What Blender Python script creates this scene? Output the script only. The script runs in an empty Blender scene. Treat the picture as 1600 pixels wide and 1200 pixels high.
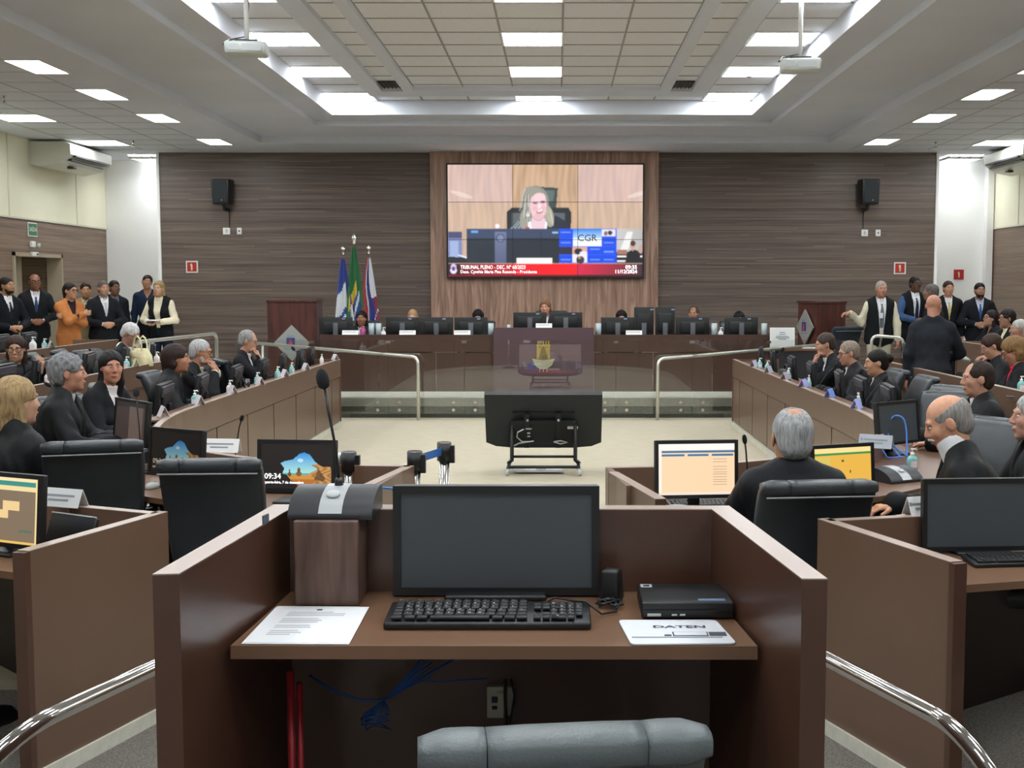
import bpy, math, random
import numpy as np
from math import pi, sin, cos, radians, sqrt, atan2
from mathutils import Vector, Matrix, Euler
random.seed(7); rng = np.random.default_rng(7)
SC = bpy.context.scene
COL = SC.collection

# ------------------------------------------------------------------ camera, world, exposure
CAM_H, PITCH, FPX, PPX = 1.87, radians(4.574), 1900.0, 872.0
cam_data = bpy.data.cameras.new('camera')
cam_data.sensor_width = 36.0
cam_data.lens = FPX / 1600 * 36.0
cam_data.shift_x = -(PPX - 800) / 1600
cam_data.clip_start = 0.05; cam_data.clip_end = 200
cam = bpy.data.objects.new('camera', cam_data); COL.objects.link(cam)
cam.location = (0, 0, CAM_H); cam.rotation_euler = (pi / 2 - PITCH, 0, 0)
SC.camera = cam
world = bpy.data.worlds.new('world'); SC.world = world; world.use_nodes = True
world.node_tree.nodes['Background'].inputs[0].default_value = (0.9, 0.95, 1.0, 1)
world.node_tree.nodes['Background'].inputs[1].default_value = 0.15
SC.view_settings.view_transform = 'Standard'
SC.view_settings.look = 'None'
SC.view_settings.exposure = 0.28
SC.view_settings.gamma = 1.0
SC.cycles.use_denoising = True
SC.cycles.max_bounces = 7
SC.cycles.diffuse_bounces = 4
SC.cycles.caustics_reflective = False
SC.cycles.caustics_refractive = False
PANEL_W = 19.0      # emission of the ceiling light diffusers

def ray(px, py):
    u = (px - PPX) / FPX; v = (600 - py) / FPX
    return (u, cos(PITCH) + v * sin(PITCH), -sin(PITCH) + v * cos(PITCH))
def atz(px, py, z):            # the place on the level z behind a spot of the photograph
    d = ray(px, py); t = (z - CAM_H) / d[2]
    return (d[0] * t, d[1] * t, z)
def aty(px, py, y):            # the place at the distance y
    d = ray(px, py); t = y / d[1]
    return (d[0] * t, y, CAM_H + d[2] * t)

# ------------------------------------------------------------------ materials
MATS = {}
def srgb(h):
    if isinstance(h, str):
        h = [int(h[i:i + 2], 16) / 255 for i in (0, 2, 4)]
    return tuple((c / 12.92 if c <= 0.04045 else ((c + 0.055) / 1.055) ** 2.4) for c in h)
def mat(name, col=(.5, .5, .5), rough=.5, metal=0, emit=0, spec=.5, coat=0, noise=None, bump=None, alpha=None, trans=0, sheen=0, var=None, sss=0, emcol=None):
    """noise=(scale, amount, stretch xyz): value variation; bump=(scale, strength, stretch)"""
    if name in MATS: return MATS[name]
    m = bpy.data.materials.new(name); m.use_nodes = True
    nt = m.node_tree; b = nt.nodes['Principled BSDF']
    if isinstance(col, str): col = srgb(col)
    c = (*col, 1)
    b.inputs['Base Color'].default_value = c
    b.inputs['Roughness'].default_value = rough
    b.inputs['Metallic'].default_value = metal
    b.inputs['Specular IOR Level'].default_value = spec
    b.inputs['Coat Weight'].default_value = coat
    b.inputs['Transmission Weight'].default_value = trans
    if sheen: b.inputs['Sheen Weight'].default_value = sheen
    if sss:
        b.inputs['Subsurface Weight'].default_value = sss
        b.inputs['Subsurface Radius'].default_value = (.012, .005, .003)
    if emit:
        b.inputs['Emission Color'].default_value = (*(emcol or col), 1)
        b.inputs['Emission Strength'].default_value = emit
    tc = None
    if noise or bump:
        tc = nt.nodes.new('ShaderNodeTexCoord')
    def tex(scale, stretch, detail=4):
        mp = nt.nodes.new('ShaderNodeMapping'); mp.inputs['Scale'].default_value = stretch
        nt.links.new(tc.outputs['Object'], mp.inputs['Vector'])
        n = nt.nodes.new('ShaderNodeTexNoise'); n.inputs['Scale'].default_value = scale; n.inputs['Detail'].default_value = detail
        nt.links.new(mp.outputs['Vector'], n.inputs['Vector'])
        return n
    if noise:
        n = tex(noise[0], noise[2] if len(noise) > 2 else (1, 1, 1))
        mx = nt.nodes.new('ShaderNodeMix'); mx.data_type = 'RGBA'
        a = noise[1]; c2 = var if var else tuple(max(0, x * (1 - a)) for x in col); c1 = col if var else tuple(min(1, x * (1 + a)) for x in col)
        if isinstance(c2, str): c2 = srgb(c2)
        mx.inputs['A'].default_value = (*c1, 1); mx.inputs['B'].default_value = (*c2, 1)
        cr = nt.nodes.new('ShaderNodeMapRange'); cr.inputs['From Min'].default_value = .35; cr.inputs['From Max'].default_value = .65
        nt.links.new(n.outputs['Fac'], cr.inputs['Value']); nt.links.new(cr.outputs['Result'], mx.inputs['Factor'])
        nt.links.new(mx.outputs['Result'], b.inputs['Base Color'])
    if bump:
        n = tex(bump[0], bump[2] if len(bump) > 2 else (1, 1, 1), 3)
        bp = nt.nodes.new('ShaderNodeBump'); bp.inputs['Strength'].default_value = bump[1]; bp.inputs['Distance'].default_value = .01
        nt.links.new(n.outputs['Fac'], bp.inputs['Height']); nt.links.new(bp.outputs['Normal'], b.inputs['Normal'])
    MATS[name] = m
    return m
def wood_slats(name, c1, c2, period=0.05, grain=(0.5, 1, 22), streak=None, groove=.12, rough=.45):
    """horizontal boards: object-space grain along the wall, dark shadow gaps every `period` metres of z"""
    m = bpy.data.materials.new(name); m.use_nodes = True; nt = m.node_tree; N = nt.nodes; L = nt.links
    b = N['Principled BSDF']; b.inputs['Roughness'].default_value = rough
    tc = N.new('ShaderNodeTexCoord'); sp = N.new('ShaderNodeSeparateXYZ'); L.new(tc.outputs['Object'], sp.inputs[0])
    def math_(op, a, bb=None):
        n = N.new('ShaderNodeMath'); n.operation = op
        for i, v in enumerate((a, bb)):
            if v is None: continue
            if isinstance(v, (int, float)): n.inputs[i].default_value = v
            else: L.new(v, n.inputs[i])
        return n.outputs[0]
    zz = math_('DIVIDE', sp.outputs['Z'], period); fl = math_('FLOOR', zz); fr = math_('FRACT', zz)
    mp = N.new('ShaderNodeMapping'); mp.inputs['Scale'].default_value = grain; L.new(tc.outputs['Object'], mp.inputs['Vector'])
    n1 = N.new('ShaderNodeTexNoise'); n1.inputs['Scale'].default_value = 2.2; n1.inputs['Detail'].default_value = 6; L.new(mp.outputs[0], n1.inputs['Vector'])
    wn = N.new('ShaderNodeTexWhiteNoise'); wn.noise_dimensions = '1D'; L.new(fl, wn.inputs['W'])
    f = math_('ADD', math_('MULTIPLY', math_('SUBTRACT', n1.outputs['Fac'], .5), 2.2), math_('ADD', math_('MULTIPLY', wn.outputs['Value'], .5), .25))
    mx = N.new('ShaderNodeMix'); mx.data_type = 'RGBA'; mx.clamp_factor = True
    mx.inputs['A'].default_value = (*srgb(c1), 1); mx.inputs['B'].default_value = (*srgb(c2), 1)
    L.new(f, mx.inputs['Factor'])
    out = mx.outputs['Result']
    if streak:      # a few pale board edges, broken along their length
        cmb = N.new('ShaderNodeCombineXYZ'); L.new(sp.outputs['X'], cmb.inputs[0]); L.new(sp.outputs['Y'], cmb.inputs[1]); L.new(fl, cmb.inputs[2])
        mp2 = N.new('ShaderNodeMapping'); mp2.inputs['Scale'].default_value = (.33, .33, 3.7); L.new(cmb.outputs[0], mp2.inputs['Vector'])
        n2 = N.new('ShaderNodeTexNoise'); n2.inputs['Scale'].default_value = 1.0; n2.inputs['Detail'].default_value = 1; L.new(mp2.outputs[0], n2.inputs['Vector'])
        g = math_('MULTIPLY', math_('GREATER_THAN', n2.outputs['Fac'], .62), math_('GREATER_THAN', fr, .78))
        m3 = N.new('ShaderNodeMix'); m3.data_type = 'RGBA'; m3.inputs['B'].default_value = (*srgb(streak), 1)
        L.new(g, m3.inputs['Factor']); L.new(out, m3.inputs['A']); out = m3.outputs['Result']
    L.new(out, b.inputs['Base Color'])
    bp = N.new('ShaderNodeBump'); bp.inputs['Strength'].default_value = .6; bp.inputs['Distance'].default_value = .012
    L.new(math_('LESS_THAN', fr, 1 - groove), bp.inputs['Height']); L.new(bp.outputs[0], b.inputs['Normal'])
    MATS[name] = m
    return m
def wood_grain(name, c1, c2, scale=3, stretch=(12, 12, .6), rough=.4, dist=1.0):
    m = bpy.data.materials.new(name); m.use_nodes = True; nt = m.node_tree; N = nt.nodes; L = nt.links
    b = N['Principled BSDF']; b.inputs['Roughness'].default_value = rough
    tc = N.new('ShaderNodeTexCoord'); mp = N.new('ShaderNodeMapping'); mp.inputs['Scale'].default_value = stretch
    L.new(tc.outputs['Object'], mp.inputs['Vector'])
    n1 = N.new('ShaderNodeTexNoise'); n1.inputs['Scale'].default_value = scale; n1.inputs['Detail'].default_value = 6; n1.inputs['Distortion'].default_value = dist
    L.new(mp.outputs[0], n1.inputs['Vector'])
    cr = N.new('ShaderNodeValToRGB'); cr.color_ramp.elements[0].position = .33; cr.color_ramp.elements[1].position = .66
    cr.color_ramp.elements[0].color = (*srgb(c1), 1); cr.color_ramp.elements[1].color = (*srgb(c2), 1)
    L.new(n1.outputs['Fac'], cr.inputs[0]); L.new(cr.outputs[0], b.inputs['Base Color'])
    MATS[name] = m
    return m
def screen_mat(name, strength=1.0):
    m = bpy.data.materials.new(name); m.use_nodes = True; nt = m.node_tree; b = nt.nodes['Principled BSDF']
    a = nt.nodes.new('ShaderNodeVertexColor'); a.layer_name = 'Col'
    b.inputs['Base Color'].default_value = (.01, .01, .01, 1); b.inputs['Roughness'].default_value = .35
    nt.links.new(a.outputs['Color'], b.inputs['Emission Color']); b.inputs['Emission Strength'].default_value = strength
    MATS[name] = m
    return m
def glass_mat(name, tint=(.93, .97, .95), refl=.06, rough=0.0):
    m = bpy.data.materials.new(name); m.use_nodes = True; nt = m.node_tree; N = nt.nodes; L = nt.links
    N.remove(N['Principled BSDF']); out = N['Material Output']
    t = N.new('ShaderNodeBsdfTransparent'); t.inputs[0].default_value = (*tint, 1)
    g = N.new('ShaderNodeBsdfGlossy'); g.inputs['Roughness'].default_value = rough
    fr = N.new('ShaderNodeFresnel'); fr.inputs[0].default_value = 1.5
    ad = N.new('ShaderNodeMath'); ad.operation = 'ADD'; ad.inputs[1].default_value = refl; L.new(fr.outputs[0], ad.inputs[0])
    mx = N.new('ShaderNodeMixShader'); L.new(ad.outputs[0], mx.inputs[0]); L.new(t.outputs[0], mx.inputs[1]); L.new(g.outputs[0], mx.inputs[2])
    L.new(mx.outputs[0], out.inputs[0]); MATS[name] = m
    return m

# ------------------------------------------------------------------ mesh builder
def rotz(a):
    return np.array([[cos(a), -sin(a), 0], [sin(a), cos(a), 0], [0, 0, 1]])
def rotx(a):
    return np.array([[1, 0, 0], [0, cos(a), -sin(a)], [0, sin(a), cos(a)]])
def roty(a):
    return np.array([[cos(a), 0, sin(a)], [0, 1, 0], [-sin(a), 0, cos(a)]])
I3 = np.eye(3)
def to_mesh(name, V, F, mats, mi=None, smooth=True):
    me = bpy.data.meshes.new(name)
    V = np.asarray(V, dtype=np.float32)
    tot = np.array([len(f) for f in F], dtype=np.int32) if not isinstance(F, np.ndarray) else np.full(len(F), F.shape[1], dtype=np.int32)
    idx = F.reshape(-1).astype(np.int32) if isinstance(F, np.ndarray) else np.fromiter((i for f in F for i in f), dtype=np.int32)
    me.vertices.add(len(V)); me.vertices.foreach_set('co', V.reshape(-1))
    me.loops.add(len(idx)); me.loops.foreach_set('vertex_index', idx)
    me.polygons.add(len(tot)); st = np.concatenate([[0], np.cumsum(tot)[:-1]]).astype(np.int32)
    me.polygons.foreach_set('loop_start', st); me.polygons.foreach_set('loop_total', tot)
    for m in mats: me.materials.append(m)
    if mi is not None: me.polygons.foreach_set('material_index', np.asarray(mi, dtype=np.int32))
    if isinstance(smooth, bool): me.polygons.foreach_set('use_smooth', np.full(len(tot), smooth))
    else: me.polygons.foreach_set('use_smooth', np.asarray(smooth, dtype=bool))
    me.update(calc_edges=True); me.validate()
    return me
def link(name, me, parent=None):
    o = bpy.data.objects.new(name, me); COL.objects.link(o)
    if parent is not None: o.parent = parent
    return o
_GL = {}
def glyphs(text, size=1.0, bold=0.0, align='CENTER'):
    k = (text, bold, align)
    if k not in _GL:
        cu = bpy.data.curves.new('t', 'FONT'); cu.body = text; cu.align_x = align; cu.align_y = 'CENTER'; cu.resolution_u = 2; cu.offset = bold
        o = bpy.data.objects.new('t', cu); COL.objects.link(o)
        me = o.to_mesh()
        V = np.array([v.co[:] for v in me.vertices]) if len(me.vertices) else np.zeros((0, 3))
        F = [tuple(p.vertices) for p in me.polygons]
        o.to_mesh_clear(); bpy.data.objects.remove(o); bpy.data.curves.remove(cu)
        _GL[k] = (V, F)
    V, F = _GL[k]
    return V * size, F
class MB:
    def __init__(s): s.V = []; s.F = []; s.M = []; s.S = []; s.n = 0
    def add(s, V, F, m=0, sm=False, R=None, t=(0, 0, 0)):
        V = np.asarray(V, dtype=float)
        if R is not None: V = V @ np.asarray(R).T
        V = V + np.asarray(t, dtype=float)
        s.V.append(V); s.F += [tuple(int(i) + s.n for i in f) for f in F]; s.M += [m] * len(F); s.S += [sm] * len(F); s.n += len(V)
        return s
    def box(s, c, d, m=0, R=None, bev=0, t=(0, 0, 0), taper=None):
        hx, hy, hz = d[0] / 2, d[1] / 2, d[2] / 2
        if bev <= 0:
            V = np.array([[x, y, z] for x in (-hx, hx) for y in (-hy, hy) for z in (-hz, hz)])
            if taper: V[V[:, 2] > 0, :2] *= taper
            F = [(0, 1, 3, 2), (4, 6, 7, 5), (0, 4, 5, 1), (2, 3, 7, 6), (0, 2, 6, 4), (1, 5, 7, 3)]
            return s.add(V + np.array(c), F, m, False, R, t)
        bev = min(bev, hx * .98, hy * .98, hz * .98)
        V = []; n = 3
        # rounded box via sphere directions pushed to the corners
        prof = [(-1, 0)] + [(-1, a) for a in ()]
        lat = [-pi / 2 + pi / 2 * i / n for i in range(n + 1)]
        rows = [(a, -1) for a in lat] + [(-a, 1) for a in reversed(lat)]
        m4 = [(1, 1), (-1, 1), (-1, -1), (1, -1)]
        ring = [(q * pi / 2 + pi / 2 * i / n, m4[q]) for q in range(4) for i in range(n + 1)]
        k = len(ring)
        for a, sz in rows:
            for b, (sx, sy) in ring:
                V.append((sx * (hx - bev) + bev * cos(a) * cos(b), sy * (hy - bev) + bev * cos(a) * sin(b), sz * (hz - bev) + bev * sin(a)))
        F = []
        for i in range(len(rows) - 1):
            for j in range(k):
                F.append((i * k + j, i * k + (j + 1) % k, (i + 1) * k + (j + 1) % k, (i + 1) * k + j))
        F.append(tuple(reversed(range(k)))); F.append(tuple(range((len(rows) - 1) * k, len(rows) * k)))
        V = np.array(V)
        if taper: V[:, :2] *= (1 + (taper - 1) * (V[:, 2:3] + hz) / (2 * hz))
        return s.add(V + np.array(c), F, m, True, R, t)
    def tube(s, pts, r, m=0, seg=8, R=None, t=(0, 0, 0), caps=True, flat=None):
        P = [np.array(p, dtype=float) for p in pts]; n = len(P)
        rr = [r] * n if isinstance(r, (int, float)) else list(r)
        V = []; prev = None
        for i in range(n):
            d = P[min(i + 1, n - 1)] - P[max(i - 1, 0)]; d = d / (np.linalg.norm(d) + 1e-12)
            if prev is None:
                ref = np.array([0, 0, 1.]) if abs(d[2]) < .9 else np.array([0, 1., 0])
                u = np.cross(d, ref)
            else: u = prev - d * np.dot(prev, d)
            u /= (np.linalg.norm(u) + 1e-12); prev = u; w = np.cross(d, u)
            for j in range(seg):
                a = 2 * pi * j / seg
                V.append(P[i] + rr[i] * (cos(a) * u + sin(a) * w * (flat or 1)))
        F = [(i * seg + j, i * seg + (j + 1) % seg, (i + 1) * seg + (j + 1) % seg, (i + 1) * seg + j) for i in range(n - 1) for j in range(seg)]
        if caps: F.append(tuple(reversed(range(seg)))); F.append(tuple(range((n - 1) * seg, n * seg)))
        return s.add(V, F, m, True, R, t)
    def cyl(s, c, r, h, m=0, seg=16, axis='z', R=None, t=(0, 0, 0), r2=None):
        r2 = r if r2 is None else r2
        V = [(r * cos(2 * pi * i / seg), r * sin(2 * pi * i / seg), -h / 2) for i in range(seg)] + [(r2 * cos(2 * pi * i / seg), r2 * sin(2 * pi * i / seg), h / 2) for i in range(seg)]
        V = np.array(V)
        if axis == 'x': V = V[:, [2, 0, 1]]
        if axis == 'y': V = V[:, [1, 2, 0]]
        F = [(i, (i + 1) % seg, seg + (i + 1) % seg, seg + i) for i in range(seg)]
        n0 = len(s.F); s.add(V + np.array(c), F + [tuple(reversed(range(seg))), tuple(range(seg, 2 * seg))], m, True, R, t)
        s.S[-1] = s.S[-2] = False
        return s
    def lathe(s, prof, c=(0, 0, 0), m=0, seg=20, R=None, t=(0, 0, 0), sx=1, sy=1):
        V = [(r * cos(2 * pi * j / seg) * sx, r * sin(2 * pi * j / seg) * sy, z) for r, z in prof for j in range(seg)]
        F = [(i * seg + j, i * seg + (j + 1) % seg, (i + 1) * seg + (j + 1) % seg, (i + 1) * seg + j) for i in range(len(prof) - 1) for j in range(seg)]
        F.append(tuple(reversed(range(seg)))); F.append(tuple(range((len(prof) - 1) * seg, len(prof) * seg)))
        return s.add(np.array(V) + np.array(c), F, m, True, R, t)
    def loft(s, secs, m=0, n=28, e=4.0, R=None, t=(0, 0, 0), caps=True):
        """secs: (cx, cy, cz, hx, hy): super-elliptic sections stacked along z"""
        V = []
        for q in secs:
            cx, cy, cz, hx, hy = q[:5]; ee = q[5] if len(q) > 5 else e
            for j in range(n):
                a = 2 * pi * j / n; ca, sa = cos(a), sin(a)
                V.append((cx + hx * math.copysign(abs(ca) ** (2 / ee), ca), cy + hy * math.copysign(abs(sa) ** (2 / ee), sa), cz))
        F = [(i * n + j, i * n + (j + 1) % n, (i + 1) * n + (j + 1) % n, (i + 1) * n + j) for i in range(len(secs) - 1) for j in range(n)]
        if caps: F.append(tuple(reversed(range(n)))); F.append(tuple(range((len(secs) - 1) * n, len(secs) * n)))
        return s.add(V, F, m, True, R, t)
    def sweep(s, path, prof, m=0, closed=False):
        """prof: (offset to the left of the path, z) closed outline swept along a 2-D path"""
        P = [np.array(p[:2], dtype=float) for p in path]; n = len(P); k = len(prof); V = []
        for i in range(n):
            a = P[i] - P[i - 1] if i > 0 else P[1] - P[0]; b = P[i + 1] - P[i] if i < n - 1 else P[-1] - P[-2]
            a = a / np.linalg.norm(a); b = b / np.linalg.norm(b); na = np.array([-a[1], a[0]]); nb = np.array([-b[1], b[0]])
            nn = na + nb; nn = nn / np.linalg.norm(nn); sc = 1 / max(.4, float(np.dot(nn, na)))
            for o, z in prof: V.append((*(P[i] + nn * o * sc), z))
        F = [(i * k + j, i * k + (j + 1) % k, (i + 1) * k + (j + 1) % k, (i + 1) * k + j) for i in range(n - 1) for j in range(k)]
        F.append(tuple(reversed(range(k)))); F.append(tuple(range((n - 1) * k, n * k)))
        return s.add(V, F, m, False)
    def poly(s, pts, m=0, R=None, t=(0, 0, 0)):
        return s.add(pts, [tuple(range(len(pts)))], m, False, R, t)
    def prism(s, pts2, z0, z1, m=0, R=None, t=(0, 0, 0)):
        n = len(pts2); V = [(x, y, z0) for x, y in pts2] + [(x, y, z1) for x, y in pts2]
        F = [(i, (i + 1) % n, n + (i + 1) % n, n + i) for i in range(n)] + [tuple(reversed(range(n))), tuple(range(n, 2 * n))]
        return s.add(V, F, m, False, R, t)
    def text(s, txt, size, m=0, R=None, t=(0, 0, 0), bold=0.0, align='CENTER', sx=1.0):
        V, F = glyphs(txt, size, bold, align)
        if len(V) == 0: return s
        V = V.copy(); V[:, 0] *= sx
        return s.add(V, F, m, False, R, t)
    def build(s, name, mats, parent=None, fix=True):
        if not isinstance(mats, (list, tuple)): mats = [mats]
        V = np.concatenate(s.V) if s.V else np.zeros((0, 3))
        me = to_mesh(name, V, s.F, mats, s.M, s.S)
        return link(name, me, parent)
def tag(o, label, cat, group=None, kind=None):
    if label: o['label'] = label
    if cat: o['category'] = cat
    if group: o['group'] = group
    if kind: o['kind'] = kind
    return o
def thing(name, label, cat, loc=(0, 0, 0), rz=0, group=None):
    o = bpy.data.objects.new(name, None); COL.objects.link(o); o.empty_display_size = .1
    o.location = loc; o.rotation_euler = (0, 0, rz)
    return tag(o, label, cat, group)
def struct(name, mb, mats):
    o = mb.build(name, mats); o['kind'] = 'structure'; return o
KIDS = {}
def kids(o):
    return [c for c in bpy.data.objects if c.parent == o]
def dup(root, loc, rz, label=None, group=None, _kc={}):
    if root.name not in _kc:
        _kc[root.name] = [(c, [(g, kids(g)) for g in kids(c)]) for c in kids(root)]
    r = root.copy(); COL.objects.link(r); r.location = loc; r.rotation_euler = (root.rotation_euler[0], root.rotation_euler[1], rz)
    if label: r['label'] = label
    if group: r['group'] = group
    for c, gs in _kc[root.name]:
        cc = c.copy(); COL.objects.link(cc); cc.parent = r
        for g, _ in gs:
            gg = g.copy(); COL.objects.link(gg); gg.parent = cc
    return r
def smooth_path(pts, it=2):
    P = [np.array(p, dtype=float) for p in pts]
    for _ in range(it):
        Q = [P[0]]
        for a, b in zip(P[:-1], P[1:]): Q += [a * .75 + b * .25, a * .25 + b * .75]
        Q.append(P[-1]); P = Q
    return [tuple(p) for p in P]
# ------------------------------------------------------------------ implicit surfaces for bodies, hair and clothes
class Field:
    def __init__(s, lo, hi, vox):
        s.v = vox; s.lo = np.array(lo, dtype=np.float32)
        s.n = np.maximum(4, np.ceil((np.array(hi) - s.lo) / vox).astype(int) + 1)
        s.ax = [s.lo[i] + vox * np.arange(s.n[i], dtype=np.float32) for i in range(3)]
        s.F = np.full(tuple(s.n), .15, dtype=np.float32)
    def _sub(s, lo, hi):
        sl = []
        for i in range(3):
            a = int(max(0, math.floor((lo[i] - s.lo[i]) / s.v))); b = int(min(s.n[i], math.ceil((hi[i] - s.lo[i]) / s.v) + 1))
            if b <= a: return None, None
            sl.append(slice(a, b))
        P = [s.ax[0][sl[0]][:, None, None], s.ax[1][sl[1]][None, :, None], s.ax[2][sl[2]][None, None, :]]
        return tuple(sl), P
    def _comb(s, sl, d, k, cut):
        A = s.F[sl]
        if cut:
            d = -d
            if k > 0:
                h = np.clip(.5 - .5 * (A - d) / k, 0, 1); s.F[sl] = A * (1 - h) + d * h + k * h * (1 - h)
            else: s.F[sl] = np.maximum(A, d)
        else:
            if k > 0:
                h = np.clip(.5 + .5 * (A - d) / k, 0, 1); s.F[sl] = A * (1 - h) + d * h - k * h * (1 - h)
            else: s.F[sl] = np.minimum(A, d)
    def ell(s, c, r, R=None, k=.02, cut=False, disp=None):
        c = np.asarray(c, dtype=float); r = np.asarray(r, dtype=float); m = (r.max() if R is not None else r) + k + 3 * s.v + .01
        sl, P = s._sub(c - m, c + m)
        if sl is None: return
        p = [P[i] - np.float32(c[i]) for i in range(3)]
        if R is not None: p = [sum(np.float32(R[j][i]) * p[j] for j in range(3)) for i in range(3)]
        k0 = np.sqrt(sum((p[i] / np.float32(r[i])) ** 2 for i in range(3))); k1 = np.sqrt(sum((p[i] / np.float32(r[i] ** 2)) ** 2 for i in range(3)))
        d = k0 * (k0 - 1) / np.maximum(k1, 1e-6)
        if disp is not None: d = d + disp(*p)
        s._comb(sl, d.astype(np.float32), k, cut)
    def cone(s, a, b, ra, rb, k=.02, cut=False, disp=None):
        a = np.asarray(a, dtype=float); b = np.asarray(b, dtype=float); m = max(ra, rb) + k + 3 * s.v + .01
        sl, P = s._sub(np.minimum(a, b) - m, np.maximum(a, b) + m)
        if sl is None: return
        ab = b - a; L2 = float(ab @ ab) + 1e-12
        p = [P[i] - np.float32(a[i]) for i in range(3)]
        t = np.clip(sum(p[i] * np.float32(ab[i]) for i in range(3)) / np.float32(L2), 0, 1)
        d = np.sqrt(sum((p[i] - t * np.float32(ab[i])) ** 2 for i in range(3))) - (np.float32(ra) + t * np.float32(rb - ra))
        if disp is not None: d = d + disp(P[0] + 0 * d, P[1] + 0 * d, P[2] + 0 * d)
        s._comb(sl, d.astype(np.float32), k, cut)
    def box(s, c, h, R=None, rad=.01, k=0, cut=False):
        c = np.asarray(c, dtype=float); h = np.asarray(h, dtype=float); m = (np.linalg.norm(h) if R is not None else h) + k + 3 * s.v + .01
        sl, P = s._sub(c - m, c + m)
        if sl is None: return
        p = [P[i] - np.float32(c[i]) for i in range(3)]
        if R is not None: p = [sum(np.float32(R[j][i]) * p[j] for j in range(3)) for i in range(3)]
        q = [np.abs(p[i]) - np.float32(h[i] - rad) for i in range(3)]
        z = 0 * (q[0] + q[1] + q[2])
        q = [x + z for x in q]
        d = np.sqrt(sum(np.maximum(x, 0) ** 2 for x in q)) + np.minimum(np.maximum(np.maximum(q[0], q[1]), q[2]), 0) - np.float32(rad)
        s._comb(sl, d.astype(np.float32), k, cut)
    def func(s, f, lo, hi, cut=True, k=0):
        sl, P = s._sub(lo, hi)
        if sl is None: return
        s._comb(sl, f(*P).astype(np.float32), k, cut)
    def mesh(s):
        F = s.F; F[0] = F[-1] = .1; F[:, 0] = F[:, -1] = .1; F[:, :, 0] = F[:, :, -1] = .1
        S = F < 0; n = s.n
        cnt = np.zeros((n[0] - 1, n[1] - 1, n[2] - 1), dtype=np.int8)
        for i in (0, 1):
            for j in (0, 1):
                for k in (0, 1): cnt += S[i:n[0] - 1 + i, j:n[1] - 1 + j, k:n[2] - 1 + k]
        act = (cnt > 0) & (cnt < 8); I = np.argwhere(act)
        if len(I) == 0: return np.zeros((0, 3)), np.zeros((0, 4), dtype=int)
        acc = np.zeros((len(I), 3)); c = np.zeros(len(I))
        for ax in range(3):
            o = [a for a in range(3) if a != ax]
            for u in (0, 1):
                for w in (0, 1):
                    A = I.copy(); A[:, o[0]] += u; A[:, o[1]] += w; B = A.copy(); B[:, ax] += 1
                    fa = F[A[:, 0], A[:, 1], A[:, 2]].astype(float); fb = F[B[:, 0], B[:, 1], B[:, 2]].astype(float)
                    x = (fa < 0) != (fb < 0); t = np.where(x, fa / np.where(x, fa - fb, 1), 0)
                    p = A.astype(float); p[:, ax] += t; acc += p * x[:, None]; c += x
        V = s.lo + s.v * acc / c[:, None]
        idx = np.full(act.shape, -1, dtype=np.int32); idx[act] = np.arange(len(I))
        Q = []
        for ax in range(3):
            a, b = [(1, 2), (2, 0), (0, 1)][ax]
            sl0 = [slice(None)] * 3; sl1 = [slice(None)] * 3; sl0[ax] = slice(0, n[ax] - 1); sl1[ax] = slice(1, n[ax])
            x = S[tuple(sl0)] != S[tuple(sl1)]; E = np.argwhere(x)
            E = E[(E[:, a] > 0) & (E[:, b] > 0) & (E[:, a] < n[a] - 1) & (E[:, b] < n[b] - 1)]
            neg = S[E[:, 0], E[:, 1], E[:, 2]]
            def cell(da, db):
                G = E.copy(); G[:, a] += da; G[:, b] += db; return idx[G[:, 0], G[:, 1], G[:, 2]]
            q = np.stack([cell(-1, -1), cell(0, -1), cell(0, 0), cell(-1, 0)], 1)
            q[~neg] = q[~neg][:, ::-1]; Q.append(q)
        return V, np.concatenate(Q)
    def build(s, name, m, parent=None):
        V, Q = s.mesh()
        me = to_mesh(name, V, Q, [m], None, True)
        return link(name, me, parent)
def vec(*a): return np.array(a, dtype=float)
def unit(v): v = np.asarray(v, dtype=float); return v / (np.linalg.norm(v) + 1e-9)
def skin(hexcol): return mat('skin_' + hexcol, hexcol, .48, noise=(38, .09), spec=.35, sss=.0)
def hairm(hexcol, k=1.35): return mat('hair_' + hexcol, hexcol, .55, noise=(90, .30, (1, 1, .18)), bump=(120, .4, (1, 1, .15)), spec=.22)
def cloth(hexcol, r=.8, folds=.25): return mat('cloth_' + hexcol + '_%d' % int(folds * 100), hexcol, r, noise=(7, .14), bump=(13, folds * 1.5, (1, 1, .5)), spec=.16)
def ik(S, W, l1, l2, pole):
    d = W - S; L = np.linalg.norm(d); mx = (l1 + l2) * .985
    if L > mx: W = S + d / L * mx; d = W - S; L = mx
    a = (l1 ** 2 - l2 ** 2 + L ** 2) / (2 * L); h = sqrt(max(1e-6, l1 ** 2 - a ** 2)); u = d / L
    p = pole - u * np.dot(pole, u); p = unit(p)
    return S + u * a + p * h, W

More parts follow.
